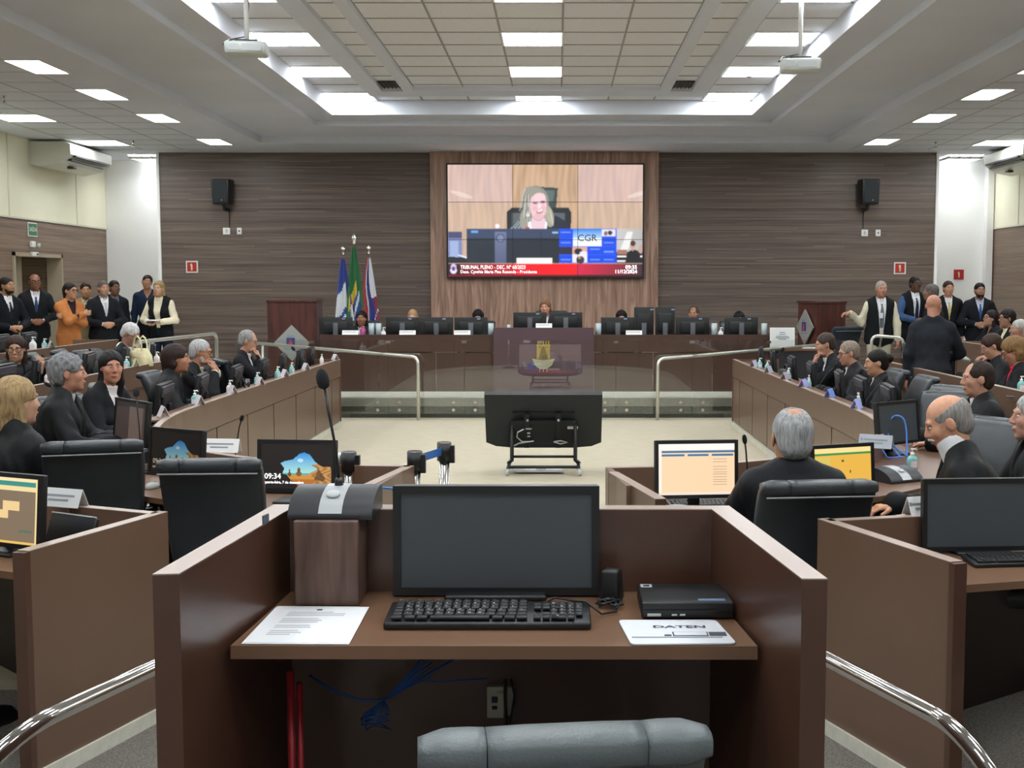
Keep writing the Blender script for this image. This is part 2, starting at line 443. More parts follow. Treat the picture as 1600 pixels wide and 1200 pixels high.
ALL_PEOPLE = []
def person(label, head, a, floor=0.0, sit=True, hy=0, hp=0, hr=0, lean=6, sk='b98a6a', hair='2a211c', style='short', top='suit', topc='17191d', shirt='e8e8ea', tie=None,
           arms=('desk', 'desk'), fem=False, fat=1.0, glasses=None, beard=None, group=None, legc='15161a', vox=None, extra=None, curl=.6, mouth=True, sleeve=None, hs=1.0, collar=True, vz=.24):
    """head: world place of the head's centre; a: azimuth the body faces (deg, 0=+X, 90=+Y); hy/hp/hr head yaw, pitch, roll relative to the body"""
    Y = head[1]; near = Y < 10
    if vox is None: vox = min(.0115, max(.0058, Y * .00078))
    hz = head[2] - floor
    if sit:
        pel = .55; base = .69; fp = 0.17
    else:
        pel = hz * .571; base = hz - pel; fp = 0
    ln = radians(lean); T = rotx(-ln)           # torso leans forward
    P0 = vec(0, 0, pel)
    # scale of the spine so that the head lands at its height
    up = hz - pel; sp = max(.42, min(.60, (up - .165 * cos(ln)) / cos(ln) * .99))
    ks = sp / .52
    tor = lambda x, y, z: P0 + T @ vec(x, y, z * ks)
    NB = tor(0, -.012, .52)
    Rh = rotz(radians(hy)) @ rotx(-radians(hp)) @ roty(radians(hr))
    HC = NB + vec(0, .028 + .02 * abs(sin(radians(hp))), 0) + (T @ vec(0, 0, .165)) * .75 + vec(0, 0, .04)
    dz = hz - HC[2]
    if abs(dz) > .002: P0 = P0 + vec(0, 0, dz); NB = NB + vec(0, 0, dz); HC = HC + vec(0, 0, dz)
    if sit: pass
    hd = lambda x, y, z: HC + Rh @ (vec(x, y, z) * hs)
    sw = .158 if fem else .178
    SH = {s: tor(s * sw, -.005, .445) for s in (-1, 1)}
    E = {}; W = {}; HD = {}; PN = {}; CU = {}
    deskz = .78 + 0
    for s, ar in zip((-1, 1), arms):
        hd_dir = None; pn = vec(0, 0, -1); pole = vec(s * .7, -.4, -.8); cu = curl
        if isinstance(ar, dict):
            w = vec(*ar['w']); hd_dir = ar.get('d'); pn = vec(*ar.get('n', (0, 0, -1))); pole = vec(*ar.get('p', pole)); cu = ar.get('c', curl)
        elif ar == 'desk': w = vec(s * .15, .40, deskz + .02); hd_dir = (-s * .3, 1, -.08); cu = .45
        elif ar == 'type': w = vec(s * .12, .42, deskz + .03); hd_dir = (-s * .25, 1, -.15); cu = .6
        elif ar == 'lap': w = vec(s * .09, .27, .66); hd_dir = (-s * .6, 1, -.1)
        elif ar == 'clasp': w = vec(s * .085, .235, pel + .13); hd_dir = (-s * 1, .45, -.25); pn = vec(0, -1, -.2); pole = vec(s * 1, -.5, -.3)
        elif ar == 'cross': w = vec(-s * .10, .215 + .03 * s, pel + .30 + .02 * s); hd_dir = (-s * 1, -.1, .15); pn = vec(0, -1, 0); pole = vec(s * 1, .3, -.9); cu = .35
        elif ar == 'side': w = vec(s * .255, .03, pel - .10); hd_dir = (0, .1, -1); pn = vec(-s, 0, 0); pole = vec(s * .4, -1, 0); cu = .4
        elif ar == 'face': w = HC + Rh @ vec(s * .055, .125, -.15); hd_dir = tuple(Rh @ vec(-s * .35, -.25, 1)); pn = Rh @ vec(0, -1, 0); pole = vec(s * .5, .3, -1); cu = .7
        elif ar == 'mouth': w = HC + Rh @ vec(s * .04, .165, -.17); hd_dir = tuple(Rh @ vec(-s * .25, -.45, .9)); pn = Rh @ vec(0, -1, -.2); pole = vec(s * .5, .4, -1); cu = .95
        E[s], W[s] = ik(SH[s], w, .285, .255, pole)
        HD[s] = unit(hd_dir if hd_dir is not None else W[s] - E[s]); PN[s] = pn; CU[s] = cu
    # legs
    LG = []
    for s in (-1, 1):
        if sit:
            hp_ = P0 + vec(s * .085, .0, -.02); kn = vec(s * .12, .42, P0[2] - .03); an = vec(s * .12, .40, .09)
        else:
            hp_ = P0 + vec(s * .085, 0, -.02); kn = vec(s * .10, .015, P0[2] * .52); an = vec(s * .11, -.01, .09)
        LG.append((s, hp_, kn, an))
    allp = [HC, NB, P0, *E.values(), *W.values(), *SH.values()] + [W[s] + HD[s] * .2 for s in (-1, 1)]
    for l in LG: allp += [l[1], l[2], l[3], l[3] + vec(0, .19, -.08)]
    allp = np.array(allp); lo = allp.min(0) - .2; hi = allp.max(0) + .2; lo[2] = max(lo[2], -.02)
    # ------- body
    B = Field(lo, hi, vox)
    fx = (.92 if fem else 1.0) * fat
    def torso(f, g, k=.045):
        f.ell(tor(0, -.005, .02), (.165 * fx + g, .115 * fat + g, .135 + g), T, k)
        f.ell(tor(0, .008, .18), (.145 * fx + g, .108 * fat + g, .17 + g), T, k)
        f.ell(tor(0, -.002, .34), (.165 * fx + g, .108 * (fat * .5 + .5) + g, .16 + g), T, k)
        if fem:
            for q in (-1, 1): f.ell(tor(q * .07, .085, .31), (.062 + g, .05 + g, .062 + g), T, .03)
        f.cone(tor(-sw * .85, -.005, .45), tor(sw * .85, -.005, .45), .048 + g, .048 + g, k)
        for q in (-1, 1): f.cone(tor(q * sw * .8, -.008, .465), tor(q * .035, -.012, .535), .036 + g, .038 + g, .035)
    torso(B, 0)
    B.cone(NB + vec(0, 0, -.03), hd(0, -.02, -.055), .056, .051, .03)
    for s, h_, k_, a_ in LG:
        B.cone(h_, k_, .085, .056, .03); B.cone(k_, a_, .054, .036, .02); B.cone(a_ + vec(0, -.03, -.04), a_ + vec(0, .15, -.055), .036, .03, .02)
    for s in (-1, 1):
        B.cone(SH[s], E[s], .047, .038, .03); B.cone(E[s], W[s], .037, .026, .015)
        # hand: palm, four fingers, thumb
        d = HD[s]; n = unit(PN[s] - d * np.dot(PN[s], d)); sd = unit(np.cross(d, n)) * (1 if s > 0 else -1)
        # sd points to the thumb side
        sd = -sd if np.dot(np.cross(sd, d), n) * s < 0 else sd
        fr = max(.0082, vox * .86)
        B.cone(W[s], W[s] + d * .03, .026, .026, .015)
        for q in (-.025, -.009, .009, .025): B.cone(W[s] + d * .025 + sd * q * .7, W[s] + d * .088 + sd * q, .014, .0125, .012)
        for q, L in ((-.030, .060), (-.010, .074), (.010, .080), (.030, .072)):
            p0 = W[s] + d * .088 + sd * q; c1 = CU[s] * .9; d1 = unit(d * cos(c1) + n * sin(c1)); p1 = p0 + d1 * L * .52
            c2 = CU[s] * 1.9; d2 = unit(d * cos(c2) + n * sin(c2)); p2 = p1 + d2 * L * .48
            B.cone(p0, p1, fr * 1.08, fr, .003); B.cone(p1, p2, fr, fr * .85, .002)
        t0 = W[s] + d * .028 + sd * .024; t1 = W[s] + d * .062 + sd * .05 + n * .014; t2 = t1 + unit(d * .85 + sd * .15 + n * .35) * .034
        B.cone(t0, t1, .014, .0115, .01); B.cone(t1, t2, .0112, .0088, .003)
    H = B
    H.ell(hd(0, -.014, .034), vec(.0755, .096, .086) * hs, Rh, .02)
    H.ell(hd(0, .024, -.03), vec(.062, .068, .083) * hs, Rh, .03)
    H.ell(hd(0, .03, -.075), vec(.046, .048, .036) * hs, Rh, .03)
    H.ell(hd(0, .073, -.098), vec(.019, .016, .016) * hs, Rh, .02)
    for q in (-1, 1):
        H.ell(hd(q * .04, .06, -.02), vec(.022, .024, .026) * hs, Rh, .02)
        H.ell(hd(q * .031, .106, .008), vec(.021, .02, .013) * hs, Rh, .014, cut=True)
        H.ell(hd(q * .079, -.006, -.004), vec(.008, .021, .033) * hs, Rh @ rotz(q * .35), .006)
    H.cone(hd(-.034, .079, .029), hd(.034, .079, .029), .012, .012, .014)
    H.cone(hd(0, .087, .02), hd(0, .1085, -.022), .0082, .0122, .012)
    H.ell(hd(0, .097, -.028), vec(.0175, .012, .009) * hs, Rh, .008)
    H.ell(hd(0, .089, -.055), vec(.025, .012, .0065) * hs, Rh, .007)
    H.ell(hd(0, .086, -.068), vec(.020, .013, .007) * hs, Rh, .007)
    skm = skin(sk)
    loc = (head[0] - 0, head[1] - 0, floor)
    th = radians(a - 90)
    off = rotz(th) @ vec(HC[0], HC[1], 0)
    root = B.build('person', skm)
    root.location = (head[0] - off[0], head[1] - off[1], floor); root.rotation_euler = (0, 0, th)
    tag(root, label, 'person', group)
    ALL_PEOPLE.append(root)
    hv = min(vox, .0085) if near else min(vox, .0105)
    # ------- legs
    hem = top in ('robe',)
    Lf = Field(lo, hi, max(vox, .009))
    Lf.ell(P0 + vec(0, 0, .0), (.185 * fx, .135 * fat, .13), None, .04)
    for s, h_, k_, a_ in LG:
        Lf.cone(h_, k_, .098 * (fat * .5 + .5), .070, .035); Lf.cone(k_, a_ + vec(0, 0, -.0), .068, .055, .02)
    Lf.build('skirt' if hem and fem else 'trousers', cloth(legc), root)
    for s, h_, k_, a_ in LG:
        Sf = MB()
        Sf.loft([(a_[0], a_[1] + .055, max(.002, a_[2] - .088), .050, .145, 2.6), (a_[0], a_[1] + .055, a_[2] - .055, .052, .148, 2.6), (a_[0], a_[1] + .045, a_[2] - .02, .050, .13, 2.4), (a_[0], a_[1] - .0, a_[2] + .01, .046, .07, 2.2)], 0, 16)
        Sf.build('shoe', mat('shoe_leather', '101012', .35), root)
    # ------- upper garments
    tm = cloth(topc, .75 if top != 'robe' else .55, .3 if top != 'robe' else .5)
    arm_m = tm
    def sleeves(f, g, g2, stop=.02, disp=None):
        for s in (-1, 1):
            w_ = W[s] - unit(W[s] - E[s]) * stop
            f.cone(SH[s], E[s], .047 + g, .040 + g, .035, disp=disp); f.cone(E[s], w_, .040 + g, .030 + g2, .02, disp=disp)
    fold = lambda x, y, z: .0045 * np.sin(46 * x + 9 * z + 3 * np.sin(11 * z)) * np.cos(17 * y + 5 * z)
    foldr = lambda x, y, z: .0085 * np.sin(58 * x + 21 * y + 3 * np.sin(9 * z)) * np.cos(13 * y + 3 * z)
    if top in ('suit', 'robe', 'blouse', 'uniform', 'polo', 'black'):
        J = Field(lo, hi, vox)
        g = {'robe': .040, 'blouse': .016, 'polo': .014}.get(top, .026)
        torso(J, g)
        if top == 'robe':
            J.cone(tor(-.10, -.02, .36), tor(.10, -.02, .36), .12, .12, .06)
            sleeves(J, .030, .040, .01, foldr)
            if sit:
                for s, h_, k_, a_ in LG: J.cone(h_, k_ + vec(0, -.04, 0), .115, .10, .05)
            else: J.cone(P0, P0 * vec(1, 1, .45), .17, .22, .06)
            J.func(lambda x, y, z: .2 - .0 * x + 0 * y + 0 * z, lo, lo + .01)
        else:
            sleeves(J, .020 if top != 'blouse' else .010, .020 if top != 'blouse' else .012, .035 if top != 'polo' else .12, fold)
            if top in ('suit', 'uniform', 'black'):
                # the jacket skirt over the hips
                J.cone(tor(0, 0, -.02), tor(0, .0, -.09 if sit else -.16), .13 * fat, .135 * fat, .06)
                J.ell(tor(0, 0, -.08), (.185 * fx + .01, .13 * fat, .12), T, .05)
        # gathers of the cloth round the body
        gx_ = J.ax[0][:, None, None]; gy_ = (J.ax[1] - P0[1])[None, :, None]; gz_ = J.ax[2][None, None, :]
        an_ = np.arctan2(gy_ + 0 * gx_, gx_ + 0 * gy_); low_ = np.clip((SH[1][2] - gz_) / .16, 0, 1)
        if top == 'robe': J.F += (.0060 * low_ * np.sin(19 * an_ + 2.2 * np.sin(7 * gz_) + 9 * gx_)).astype(np.float32)
        else: J.F += (.0022 * low_ * np.sin(34 * gz_ + 14 * gx_ * np.sign(gx_) + 2 * np.sin(5 * an_))).astype(np.float32)
        # neck opening
        if top != 'black' or True:
            wv = .062 if top in ('suit', 'uniform') else .05
            z0 = vz if top in ('suit',) else (.33 if top in ('robe', 'uniform') else .42)
            Ti = T.T; P0c = P0.copy()
            def vcut(x, y, z):
                X = x - P0c[0]; Yy = y - P0c[1]; Z = z - P0c[2]
                yt = Ti[1][1] * Yy + Ti[1][2] * Z; zt = (Ti[2][1] * Yy + Ti[2][2] * Z) / ks
                w = np.clip((zt - z0) / (.52 - z0), 0, 1) * wv
                return np.maximum(np.maximum(np.abs(X) - w, .02 - yt), z0 - zt) + 0 * (X + yt + zt)
            J.func(vcut, lo, hi)
            J.cone(NB + T @ vec(0, .01, -.02), NB + T @ vec(0, .03, .12), .064, .080 if top == 'robe' else .072, .01, cut=True)
        nm = {'suit': 'suit_jacket', 'robe': 'robe', 'blouse': 'blouse', 'uniform': 'uniform_jacket', 'polo': 'polo_shirt', 'black': 'jacket'}[top]
        J.build(nm, tm, root)
    if top == 'vest':
        J = Field(lo, hi, vox); torso(J, .032)
        J.ell(tor(0, 0, -.10), (.19 * fx + .01, .135 * fat, .13), T, .05)
        for s in (-1, 1): J.ell(SH[s] + vec(s * .055, 0, -.03), (.05, .09, .12), None, .01, cut=True)
        def vcut2(x, y, z):
            X = x - P0[0]; Yy = y - P0[1]; Z = z - P0[2]
            return np.maximum(np.abs(X) - np.clip((Z + .25) * .1, .02, .075), .02 - Yy) + 0 * Z
        J.func(vcut2, lo, hi)
        J.cone(NB + vec(0, .01, -.02), NB + vec(0, .03, .12), .058, .062, .01, cut=True)
        J.build('waistcoat', tm, root)
    if shirt and top in ('suit', 'robe', 'uniform', 'vest', 'black'):
        Sh = Field(lo, hi, vox); torso(Sh, .0115 if top != 'robe' else .018)
        if collar == 'tall': Sh.cone(NB + T @ vec(0, .01, .0), NB + T @ vec(0, .032, .088), .078, .070, .01)
        elif collar: Sh.cone(NB + T @ vec(0, .012, -.012), NB + T @ vec(0, .02, .020), .067, .063, .012)
        Sh.cone(NB + T @ vec(0, .005, -.02), NB + T @ vec(0, .04, .14), .0575, .0595, .002, cut=True)
        if top == 'vest':
            Sl = Field(lo, hi, vox); sleeves(Sl, .018, .018, .02, fold); Sl.build('shirt_sleeves', cloth(sleeve or shirt, .7, .12), root)
        else:
            for s in (-1, 1):
                u = unit(W[s] - E[s]); Sh.cone(W[s] - u * .10, W[s] - u * .012, .033, .0345, .01)
        shm = cloth(shirt, .7, .12)
        Sh.build('shirt', shm, root)
    if tie:
        t_ = MB(); y0 = .108 * (fat * .5 + .5) + .016
        pts = [(.475, .018, y0 - .045), (.45, .012, y0 - .028), (.40, .020, y0 - .004), (.34, .027, y0 + .004), (.26, .031, y0 + .004), (.18, .033, y0 + .008), (.12, .030, y0 + .008), (.10, .004, y0 + .006)]
        V = []; F = []
        for z, w, y in pts:
            for sx, dy in ((-1, 0), (0, .010), (1, 0)): V.append(tor(sx * w, y + dy, z))
        for i in range(len(pts) - 1):
            for j in range(2): F.append((i * 3 + j, i * 3 + j + 1, (i + 1) * 3 + j + 1, (i + 1) * 3 + j))
        t_.add(V, F, 0, True).build('tie', cloth(tie, .6, .05), root)
    # ------- hair
    if style != 'bald0' and hair:
        hl = HC - .24; hh = HC + .22; hl[2] = HC[2] - (.36 if style in ('long', 'longback', 'bob') else .2)
        Hf = Field(hl, hh, hv * .9)
        hd_disp = (lambda x, y, z: .0018 * np.sin(170 * x + 60 * y) * np.cos(40 * z)) if style not in ('curly',) else (lambda x, y, z: .007 * np.sin(95 * x) * np.sin(95 * y) * np.sin(95 * z))
        gv = {'curly': .014, 'long': .008, 'longback': .010, 'bob': .012, 'wavy': .008, 'fringe': .001}.get(style, .004)
        Hf.ell(hd(0, -.018, .036), vec(.0785 + gv, .099 + gv, .088 + gv) * hs, Rh, .01, disp=hd_disp)
        Hf.ell(hd(0, -.05, -.02), vec(.066 + gv, .062 + gv, .065 + gv * .5) * hs, Rh, .02, disp=hd_disp)
        # the face stays free
        Hf.ell(hd(0, .125, -.015), vec(.073, .095, (.088 if fem else .092) if style not in ('recede', 'fringe') else .12) * hs, Rh, .006, cut=True)
        Hf.box(hd(0, .09, -.115), vec(.12, .112, .125) * hs, Rh, .004, cut=True)
        if style in ('short', 'recede', 'fringe', 'curly', 'wavy'):
            Hf.box(hd(0, -.05, -.17), vec(.2, .2, .085) * hs, Rh, .004, cut=True)
            for q in (-1, 1): Hf.ell(hd(q * .088, .0, -.02), vec(.026, .028, .045) * hs, Rh, .002, cut=True)
        if style == 'recede': Hf.ell(hd(0, .085, .085), vec(.05, .07, .05) * hs, Rh, .004, cut=True)
        if style == 'crown': Hf.ell(hd(0, -.045, .125), vec(.036, .045, .03) * hs, Rh, .004, cut=True); Hf.box(hd(0, -.05, -.17), vec(.2, .2, .085) * hs, Rh, .004, cut=True)
        if style == 'fringe':
            Hf.ell(hd(0, .02, .10), vec(.083, .125, .075) * hs, Rh, .004, cut=True)
        if style in ('long', 'longback', 'bob'):
            L = {'long': -.21, 'longback': -.26, 'bob': -.09}[style]
            for q in (-1, 1):
                Hf.cone(hd(q * .064, -.012, .05), hd(q * .070, -.022, L * .45), .024, .026, .02, disp=hd_disp)
                Hf.cone(hd(q * .070, -.022, L * .45), HC + (Rh @ vec(q * .064, -.035, 0)) + vec(0, .0, L), .028, .022, .02, disp=hd_disp)
            Hf.cone(hd(0, -.06, .02), HC + (Rh @ vec(0, -.07, 0)) + vec(0, 0, L), .068, .06, .03, disp=hd_disp)
            Hf.ell(hd(0, .12, -.02), vec(.056, .085, .09) * hs, Rh, .004, cut=True)
        if style == 'bun': Hf.ell(hd(0, -.125, .03), vec(.045, .042, .045) * hs, Rh, .01, disp=hd_disp)
        if style in ('bun', 'pony'):
            for q in (-1, 1): Hf.ell(hd(q * .092, .0, -.02), vec(.024, .028, .045) * hs, Rh, .002, cut=True)
        if style == 'pony': Hf.cone(hd(0, -.11, .02), HC + vec(.03, -.07, -.24), .035, .02, .02)
        Hf.build('hair', hairm(hair), root)
    if beard:
        Bf = Field(HC - .16, HC + .16, hv * .8)
        Bf.ell(hd(0, .038, -.078), vec(.056, .058, .042) * hs, Rh, .01); Bf.ell(hd(0, .03, -.05), vec(.066, .045, .045) * hs, Rh, .01)
        Bf.ell(hd(0, .10, -.058), vec(.026, .03, .012) * hs, Rh, .004, cut=True); Bf.ell(hd(0, .10, .012), vec(.09, .07, .055) * hs, Rh, .004, cut=True)
        Bf.box(hd(0, -.05, -.05), vec(.1, .055, .2) * hs, Rh, .002, cut=True)
        Bf.build('beard', hairm(beard), root)
    # ------- face details
    face = MB()
    for q in (-1, 1):
        em = MB()
        c0 = hd(q * .0305, .0775, .0075); r = .0122 * hs
        for (mi_, off_, rr, ry) in ((0, 0, r, r), (1, .0072, r * .52, r * .52)):
            prof = [(rr * sin(pi * i / 8), -rr * cos(pi * i / 8)) for i in range(9)]; prof[0] = (1e-4, prof[0][1]); prof[-1] = (1e-4, prof[-1][1])
            em.lathe([(x_, y_ * .55) for x_, y_ in prof], (0, 0, 0), mi_, 12, R=Rh, t=c0 + Rh @ vec(0, off_, 0))
        em.build('eye', [mat('eye_white', 'cfc8c0', .2), mat('iris_dark', '1d130d', .15)], root)
        eb = MB(); eb.tube([hd(q * .013, .0915, .0285), hd(q * .030, .0895, .0315), hd(q * .049, .0775, .026)], [.003, .0034, .002], 0, 6)
        eb.build('eyebrow', hairm(hair if style != 'bald0' else '3a2f28'), root)
    if mouth:
        lp = MB(); lp.tube([hd(-.025, .0895, -.061), hd(-.012, .0985, -.0605), hd(0, .1005, -.062), hd(.012, .0985, -.0605), hd(.025, .0895, -.061)], [.001, .0042, .0045, .0042, .001], 0, 6, flat=1.0)
        lp.build('lips', mat('lip_' + sk + ('f' if fem else ''), tuple(x * y for x, y in zip(srgb(sk), (.85, .48, .48) if fem else (.72, .52, .5))), .4), root)
    if extra == 'moustache':
        mu = MB(); mu.tube([hd(-.026, .088, -.052), hd(-.013, .101, -.045), hd(0, .105, -.043), hd(.013, .101, -.045), hd(.026, .088, -.052)], [.003, .0075, .008, .0075, .003], 0, 8); mu.build('moustache', hairm('d9d6d0'), root)
    if glasses:
        gl = MB(); gr = max(.0016, min(.003, vox * .25))
        for q in (-1, 1):
            c = (q * .0325, .101, .006)
            ring = [hd(c[0] + .026 * cos(t), c[1] - .012 * abs(cos(t)) * (q * cos(t) > 0), c[2] + .019 * sin(t)) for t in np.linspace(0, 2 * pi, 17)]
            gl.tube(ring, gr, 0, 5)
            gl.tube([hd(q * .058, .092, .01), hd(q * .076, .06, .012), hd(q * .081, .0, .008)], gr, 0, 5)
        gl.tube([hd(-.008, .104, .009), hd(.008, .104, .009)], gr, 0, 5)
        g_ = gl.build('glasses', mat('frame_' + glasses, glasses, .55, spec=.2), root)
        if glasses == '0c0c0e':
            ln_ = MB()
            for q in (-1, 1):
                ln_.poly([hd(q * .0325 + .024 * cos(t), .099, .006 + .018 * sin(t)) for t in np.linspace(0, 2 * pi, 13)[:-1]], 0)
            if extra == 'sun': ln_.build('lens', mat('dark_lens', '1a0d10', .1), root)
    return root, dict(W=W, HD=HD, HC=HC, NB=NB, tor=tor, hd=hd, E=E, PN=PN)
# ------------------------------------------------------------------ the room
XL, XR, YB, YF = -8.6, 8.23, -4.0, 23.3
Z0, Z1, Z2, Z3, STAGE = 4.26, 4.38, 4.463, 4.65, .283
plaster = mat('ceiling_plaster', 'dce1eb', .85, noise=(.8, .03))
tile_m = mat('ceiling_tile', 'eceef3', .9, noise=(60, .05), bump=(240, .15))
tbar = mat('ceiling_grid_bar', 'a3a29e', .6)
dark_slot = mat('slot_grille', '3a3c3a', .5)
cream = mat('cream_panel', 'efebd0', .75, noise=(.7, .04))
white_wall = mat('white_paint', 'f6f6f3', .8, noise=(.6, .03))
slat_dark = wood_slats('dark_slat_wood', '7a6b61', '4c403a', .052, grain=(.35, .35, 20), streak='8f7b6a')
slat_side = wood_slats('side_slat_wood', '927c6a', '6b5747', .065, grain=(.35, .35, 18), streak=None, groove=.2)
oak = wood_grain('warm_oak_veneer', '856452', 'c09d88', 1.6, (7, 7, .55), .42, 1.3)
brown = mat('brown_laminate', '4f3529', .29, noise=(3, .05), bump=(260, .05), spec=.6)
brown2 = mat('brown_laminate_lit', '6a5242', .36, noise=(3, .04), bump=(260, .05), spec=.6)  # same laminate as brown, glancing reflected light put into a paler colour
brown_top = mat('brown_worktop', '72543f', .3, noise=(2.5, .05, (1, 6, 1)), spec=.6)
edge_t = mat('pale_edge_laminate', 'a39084', .3, spec=.6)
joint_m = mat('joint_shadow_gap', '170b07', .6)
carpet_b = mat('beige_carpet', 'bbb29b', .95, noise=(9, .06, (.6, 3, 1)), bump=(220, .5))
carpet_g = mat('grey_carpet', '7d7870', .95, noise=(120, .35), bump=(260, .8))
granite = mat('green_granite', '666d66', .3, noise=(90, .35), spec=.5)
granite_d = mat('dark_granite_plinth', '4b514c', .35, noise=(90, .35))
stone = mat('pale_stone', 'cfcec0', .6, noise=(20, .06))
steel = mat('brushed_steel', 'c9c8c2', .16, metal=1)
chrome = mat('chrome', 'd8d8d8', .06, metal=1)
black_pl = mat('black_plastic', '16181a', .42, noise=(200, .1), spec=.5)
grey_pl = mat('dark_grey_plastic', '2d2f33', .45)
lgrey_pl = mat('light_grey_plastic', 'b9bcbc', .4)
white_pl = mat('white_plastic', 'e6e6e2', .4)
leather = mat('black_leather', '2a2f33', .36, noise=(6, .12), bump=(180, .16), spec=.55)
leather_g = mat('grey_leather', '5e6668', .4, noise=(6, .1), bump=(180, .16), spec=.5)
paper = mat('paper_white', 'eceef0', .8)
ink = mat('printed_grey_ink', '8b8f96', .8)
ink_d = mat('dark_ink', '24262c', .7)
diffuser = mat('lit_diffuser', (.9, .95, 1.0), .5, emit=PANEL_W, emcol=(.93, .97, 1.0))

f = MB(); f.box((-.185, (YB + 17.33) / 2, -.05), (XR - XL, 17.33 - YB, .1)); struct('floor', f, carpet_b)
f = MB(); f.box((-.185, (17.33 + YF) / 2, STAGE - .06), (XR - XL, YF - 17.33, .12), 0)
f.box((-.185, 17.40, (STAGE - .12) / 2), (XR - XL, .1, STAGE - .12), 1); f.box((-.3, 17.335, .035), (5.35, .02, .07), 2)
struct('floor_stage', f, [stone, granite, granite_d])
# raised grey carpet tiers along both sides, and the near podium
f = MB()
f.box((XL + (-4.25 - XL) / 2, 12.3, .06), (-4.25 - XL, 10.0, .12)); f.box((XL + (-5.75 - XL) / 2, 12.3, .125), (-5.75 - XL, 10.0, .25))
f.box((XR - (XR - 3.6) / 2, 12.3, .06), (XR - 3.6, 10.0, .12)); f.box((XR - (XR - 5.4) / 2, 12.3, .11), (XR - 5.4, 10.0, .22))
struct('floor_tiers', f, carpet_g)
f = MB(); f.box((-.13, .3, .075), (3.4, 5.9, .15)); struct('floor_podium', f, carpet_g)
f = MB(); f.box((0, .8, .005), (9.6, 9.4, .01)); struct('floor_aisle_carpet', f, carpet_g)

# ceiling: outer slab, stepped coffer, tiled centre
AX0, AX1, AY = -4.96, 4.52, 20.55; BX0, BX1, BY = -3.78, 3.33, 19.3; CX0, CX1, CY = -3.42, 2.93, 18.65
def ring(mb, o, i, z, t, m=0):
    (ox0, ox1, oy), (ix0, ix1, iy) = o, i
    mb.box(((ox0 + ix0) / 2, (YB + oy) / 2, z + t / 2), (ix0 - ox0, oy - YB, t), m)
    mb.box(((ox1 + ix1) / 2, (YB + oy) / 2, z + t / 2), (ox1 - ix1, oy - YB, t), m)
    mb.box(((ix0 + ix1) / 2, (iy + oy) / 2, z + t / 2), (ix1 - ix0, oy - iy, t), m)
c = MB()
ring(c, (XL - .1, XR + .1, YF + .1), (AX0, AX1, AY), Z0, .12)
ring(c, (AX0 - .2, AX1 + .2, AY + .2), (BX0, BX1, BY), Z1, Z2 - Z1)
ring(c, (BX0 - .2, BX1 + .2, BY + .2), (CX0, CX1, CY), Z2, .25)
c.box(((CX0 + CX1) / 2, (YB + CY) / 2, Z3 + .13), (CX1 - CX0 + .3, CY - YB + .3, .2), 1)
struct('ceiling', c, [plaster, tile_m])
# grid bars of the tile ceilings (a visible dark joint with a little depth)
g = MB()
ys = [18.62 - .7 * i for i in range(33)]
for x in (-2.70, -2.04, -1.34, -.64, .05, .75, 1.44, 2.16): g.box((x, (YB + CY) / 2, Z3 + .028), (.022, CY - YB, .012))
for y in ys: g.box(((CX0 + CX1) / 2, y, Z3 + .028), (CX1 - CX0, .014, .012))
struct('ceiling_grid', g, tbar)
g = MB()
for x in (-8.0, -7.25, -6.55, -5.86): g.box((x, (YB + 21.5) / 2, Z0 - .001), (.012, 21.5 - YB, .006))
for x in (5.12, 5.75, 6.45, 7.05, 7.7): g.box((x, (YB + 21.5) / 2, Z0 - .001), (.012, 21.5 - YB, .006))
for i in range(36):
    y = 21.5 - .7 * i
    g.box(((-8.0 - 5.86) / 2, y, Z0 - .001), (2.14, .01, .006)); g.box(((5.12 + 7.7) / 2, y, Z0 - .001), (2.58, .01, .006))
struct('ceiling_grid_sides', g, mat('thin_ceiling_joint', 'b2b0aa', .7))
# centre frame with linear air slots
g = MB()
for a, b in ((-2.72, -2.48), (-2.18, -2.04), (1.44, 1.58), (1.88, 2.12)): g.box(((a + b) / 2, (YB + 17.9) / 2, Z3 + .0), (b - a, 17.9 - YB, .07), 0)
g.box((-.3, 17.62, Z3 + .0), (3.5, .5, .069), 0)
g.box((-2.33, 17.66, Z3 + .0), (.3, .46, .069), 0); g.box((1.73, 17.66, Z3 + .0), (.3, .46, .069), 0)
for x in (-2.33, 1.73):
    g.box((x, 17.15, Z3 + .02), (.29, .5, .01), 1)
    for k in range(5): g.box((x - .11 + .055 * k, 17.15, Z3 + .008), (.012, .5, .02), 1)
struct('trim_1', g, [plaster, dark_slot])

# walls
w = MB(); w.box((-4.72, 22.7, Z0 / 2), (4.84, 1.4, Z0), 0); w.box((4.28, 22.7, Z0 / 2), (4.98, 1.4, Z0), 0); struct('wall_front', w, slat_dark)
w = MB(); w.box((-.245, 22.5, Z0 / 2), (4.07, 1.3, Z0)); struct('wall_center', w, oak)
w = MB(); w.box((-.185, YF + .08, Z0 / 2), (XR - XL + .4, .16, Z0)); struct('wall_far', w, white_wall)
w = MB(); w.box((XR + .1, YF / 2 + YB / 2, 1.48), (.2, YF - YB, 2.96), 0); w.box((XR + .1, YF / 2 + YB / 2, 3.62), (.2, YF - YB, 1.3), 1); struct('wall_right', w, [slat_side, cream])
DY0, DY1, DZ = 19.25, 21.15, 2.42
w = MB(); w.box((XL - .1, (YB + DY0) / 2, 1.48), (.2, DY0 - YB, 2.96), 0); w.box((XL - .1, (YF + DY1) / 2, 1.48), (.2, YF - DY1, 2.96), 0)
w.box((XL - .1, (DY0 + DY1) / 2, (2.96 + DZ) / 2), (.2, DY1 - DY0, 2.96 - DZ), 0); w.box((XL - .1, YF / 2 + YB / 2, 3.62), (.2, YF - YB, 1.3), 1)
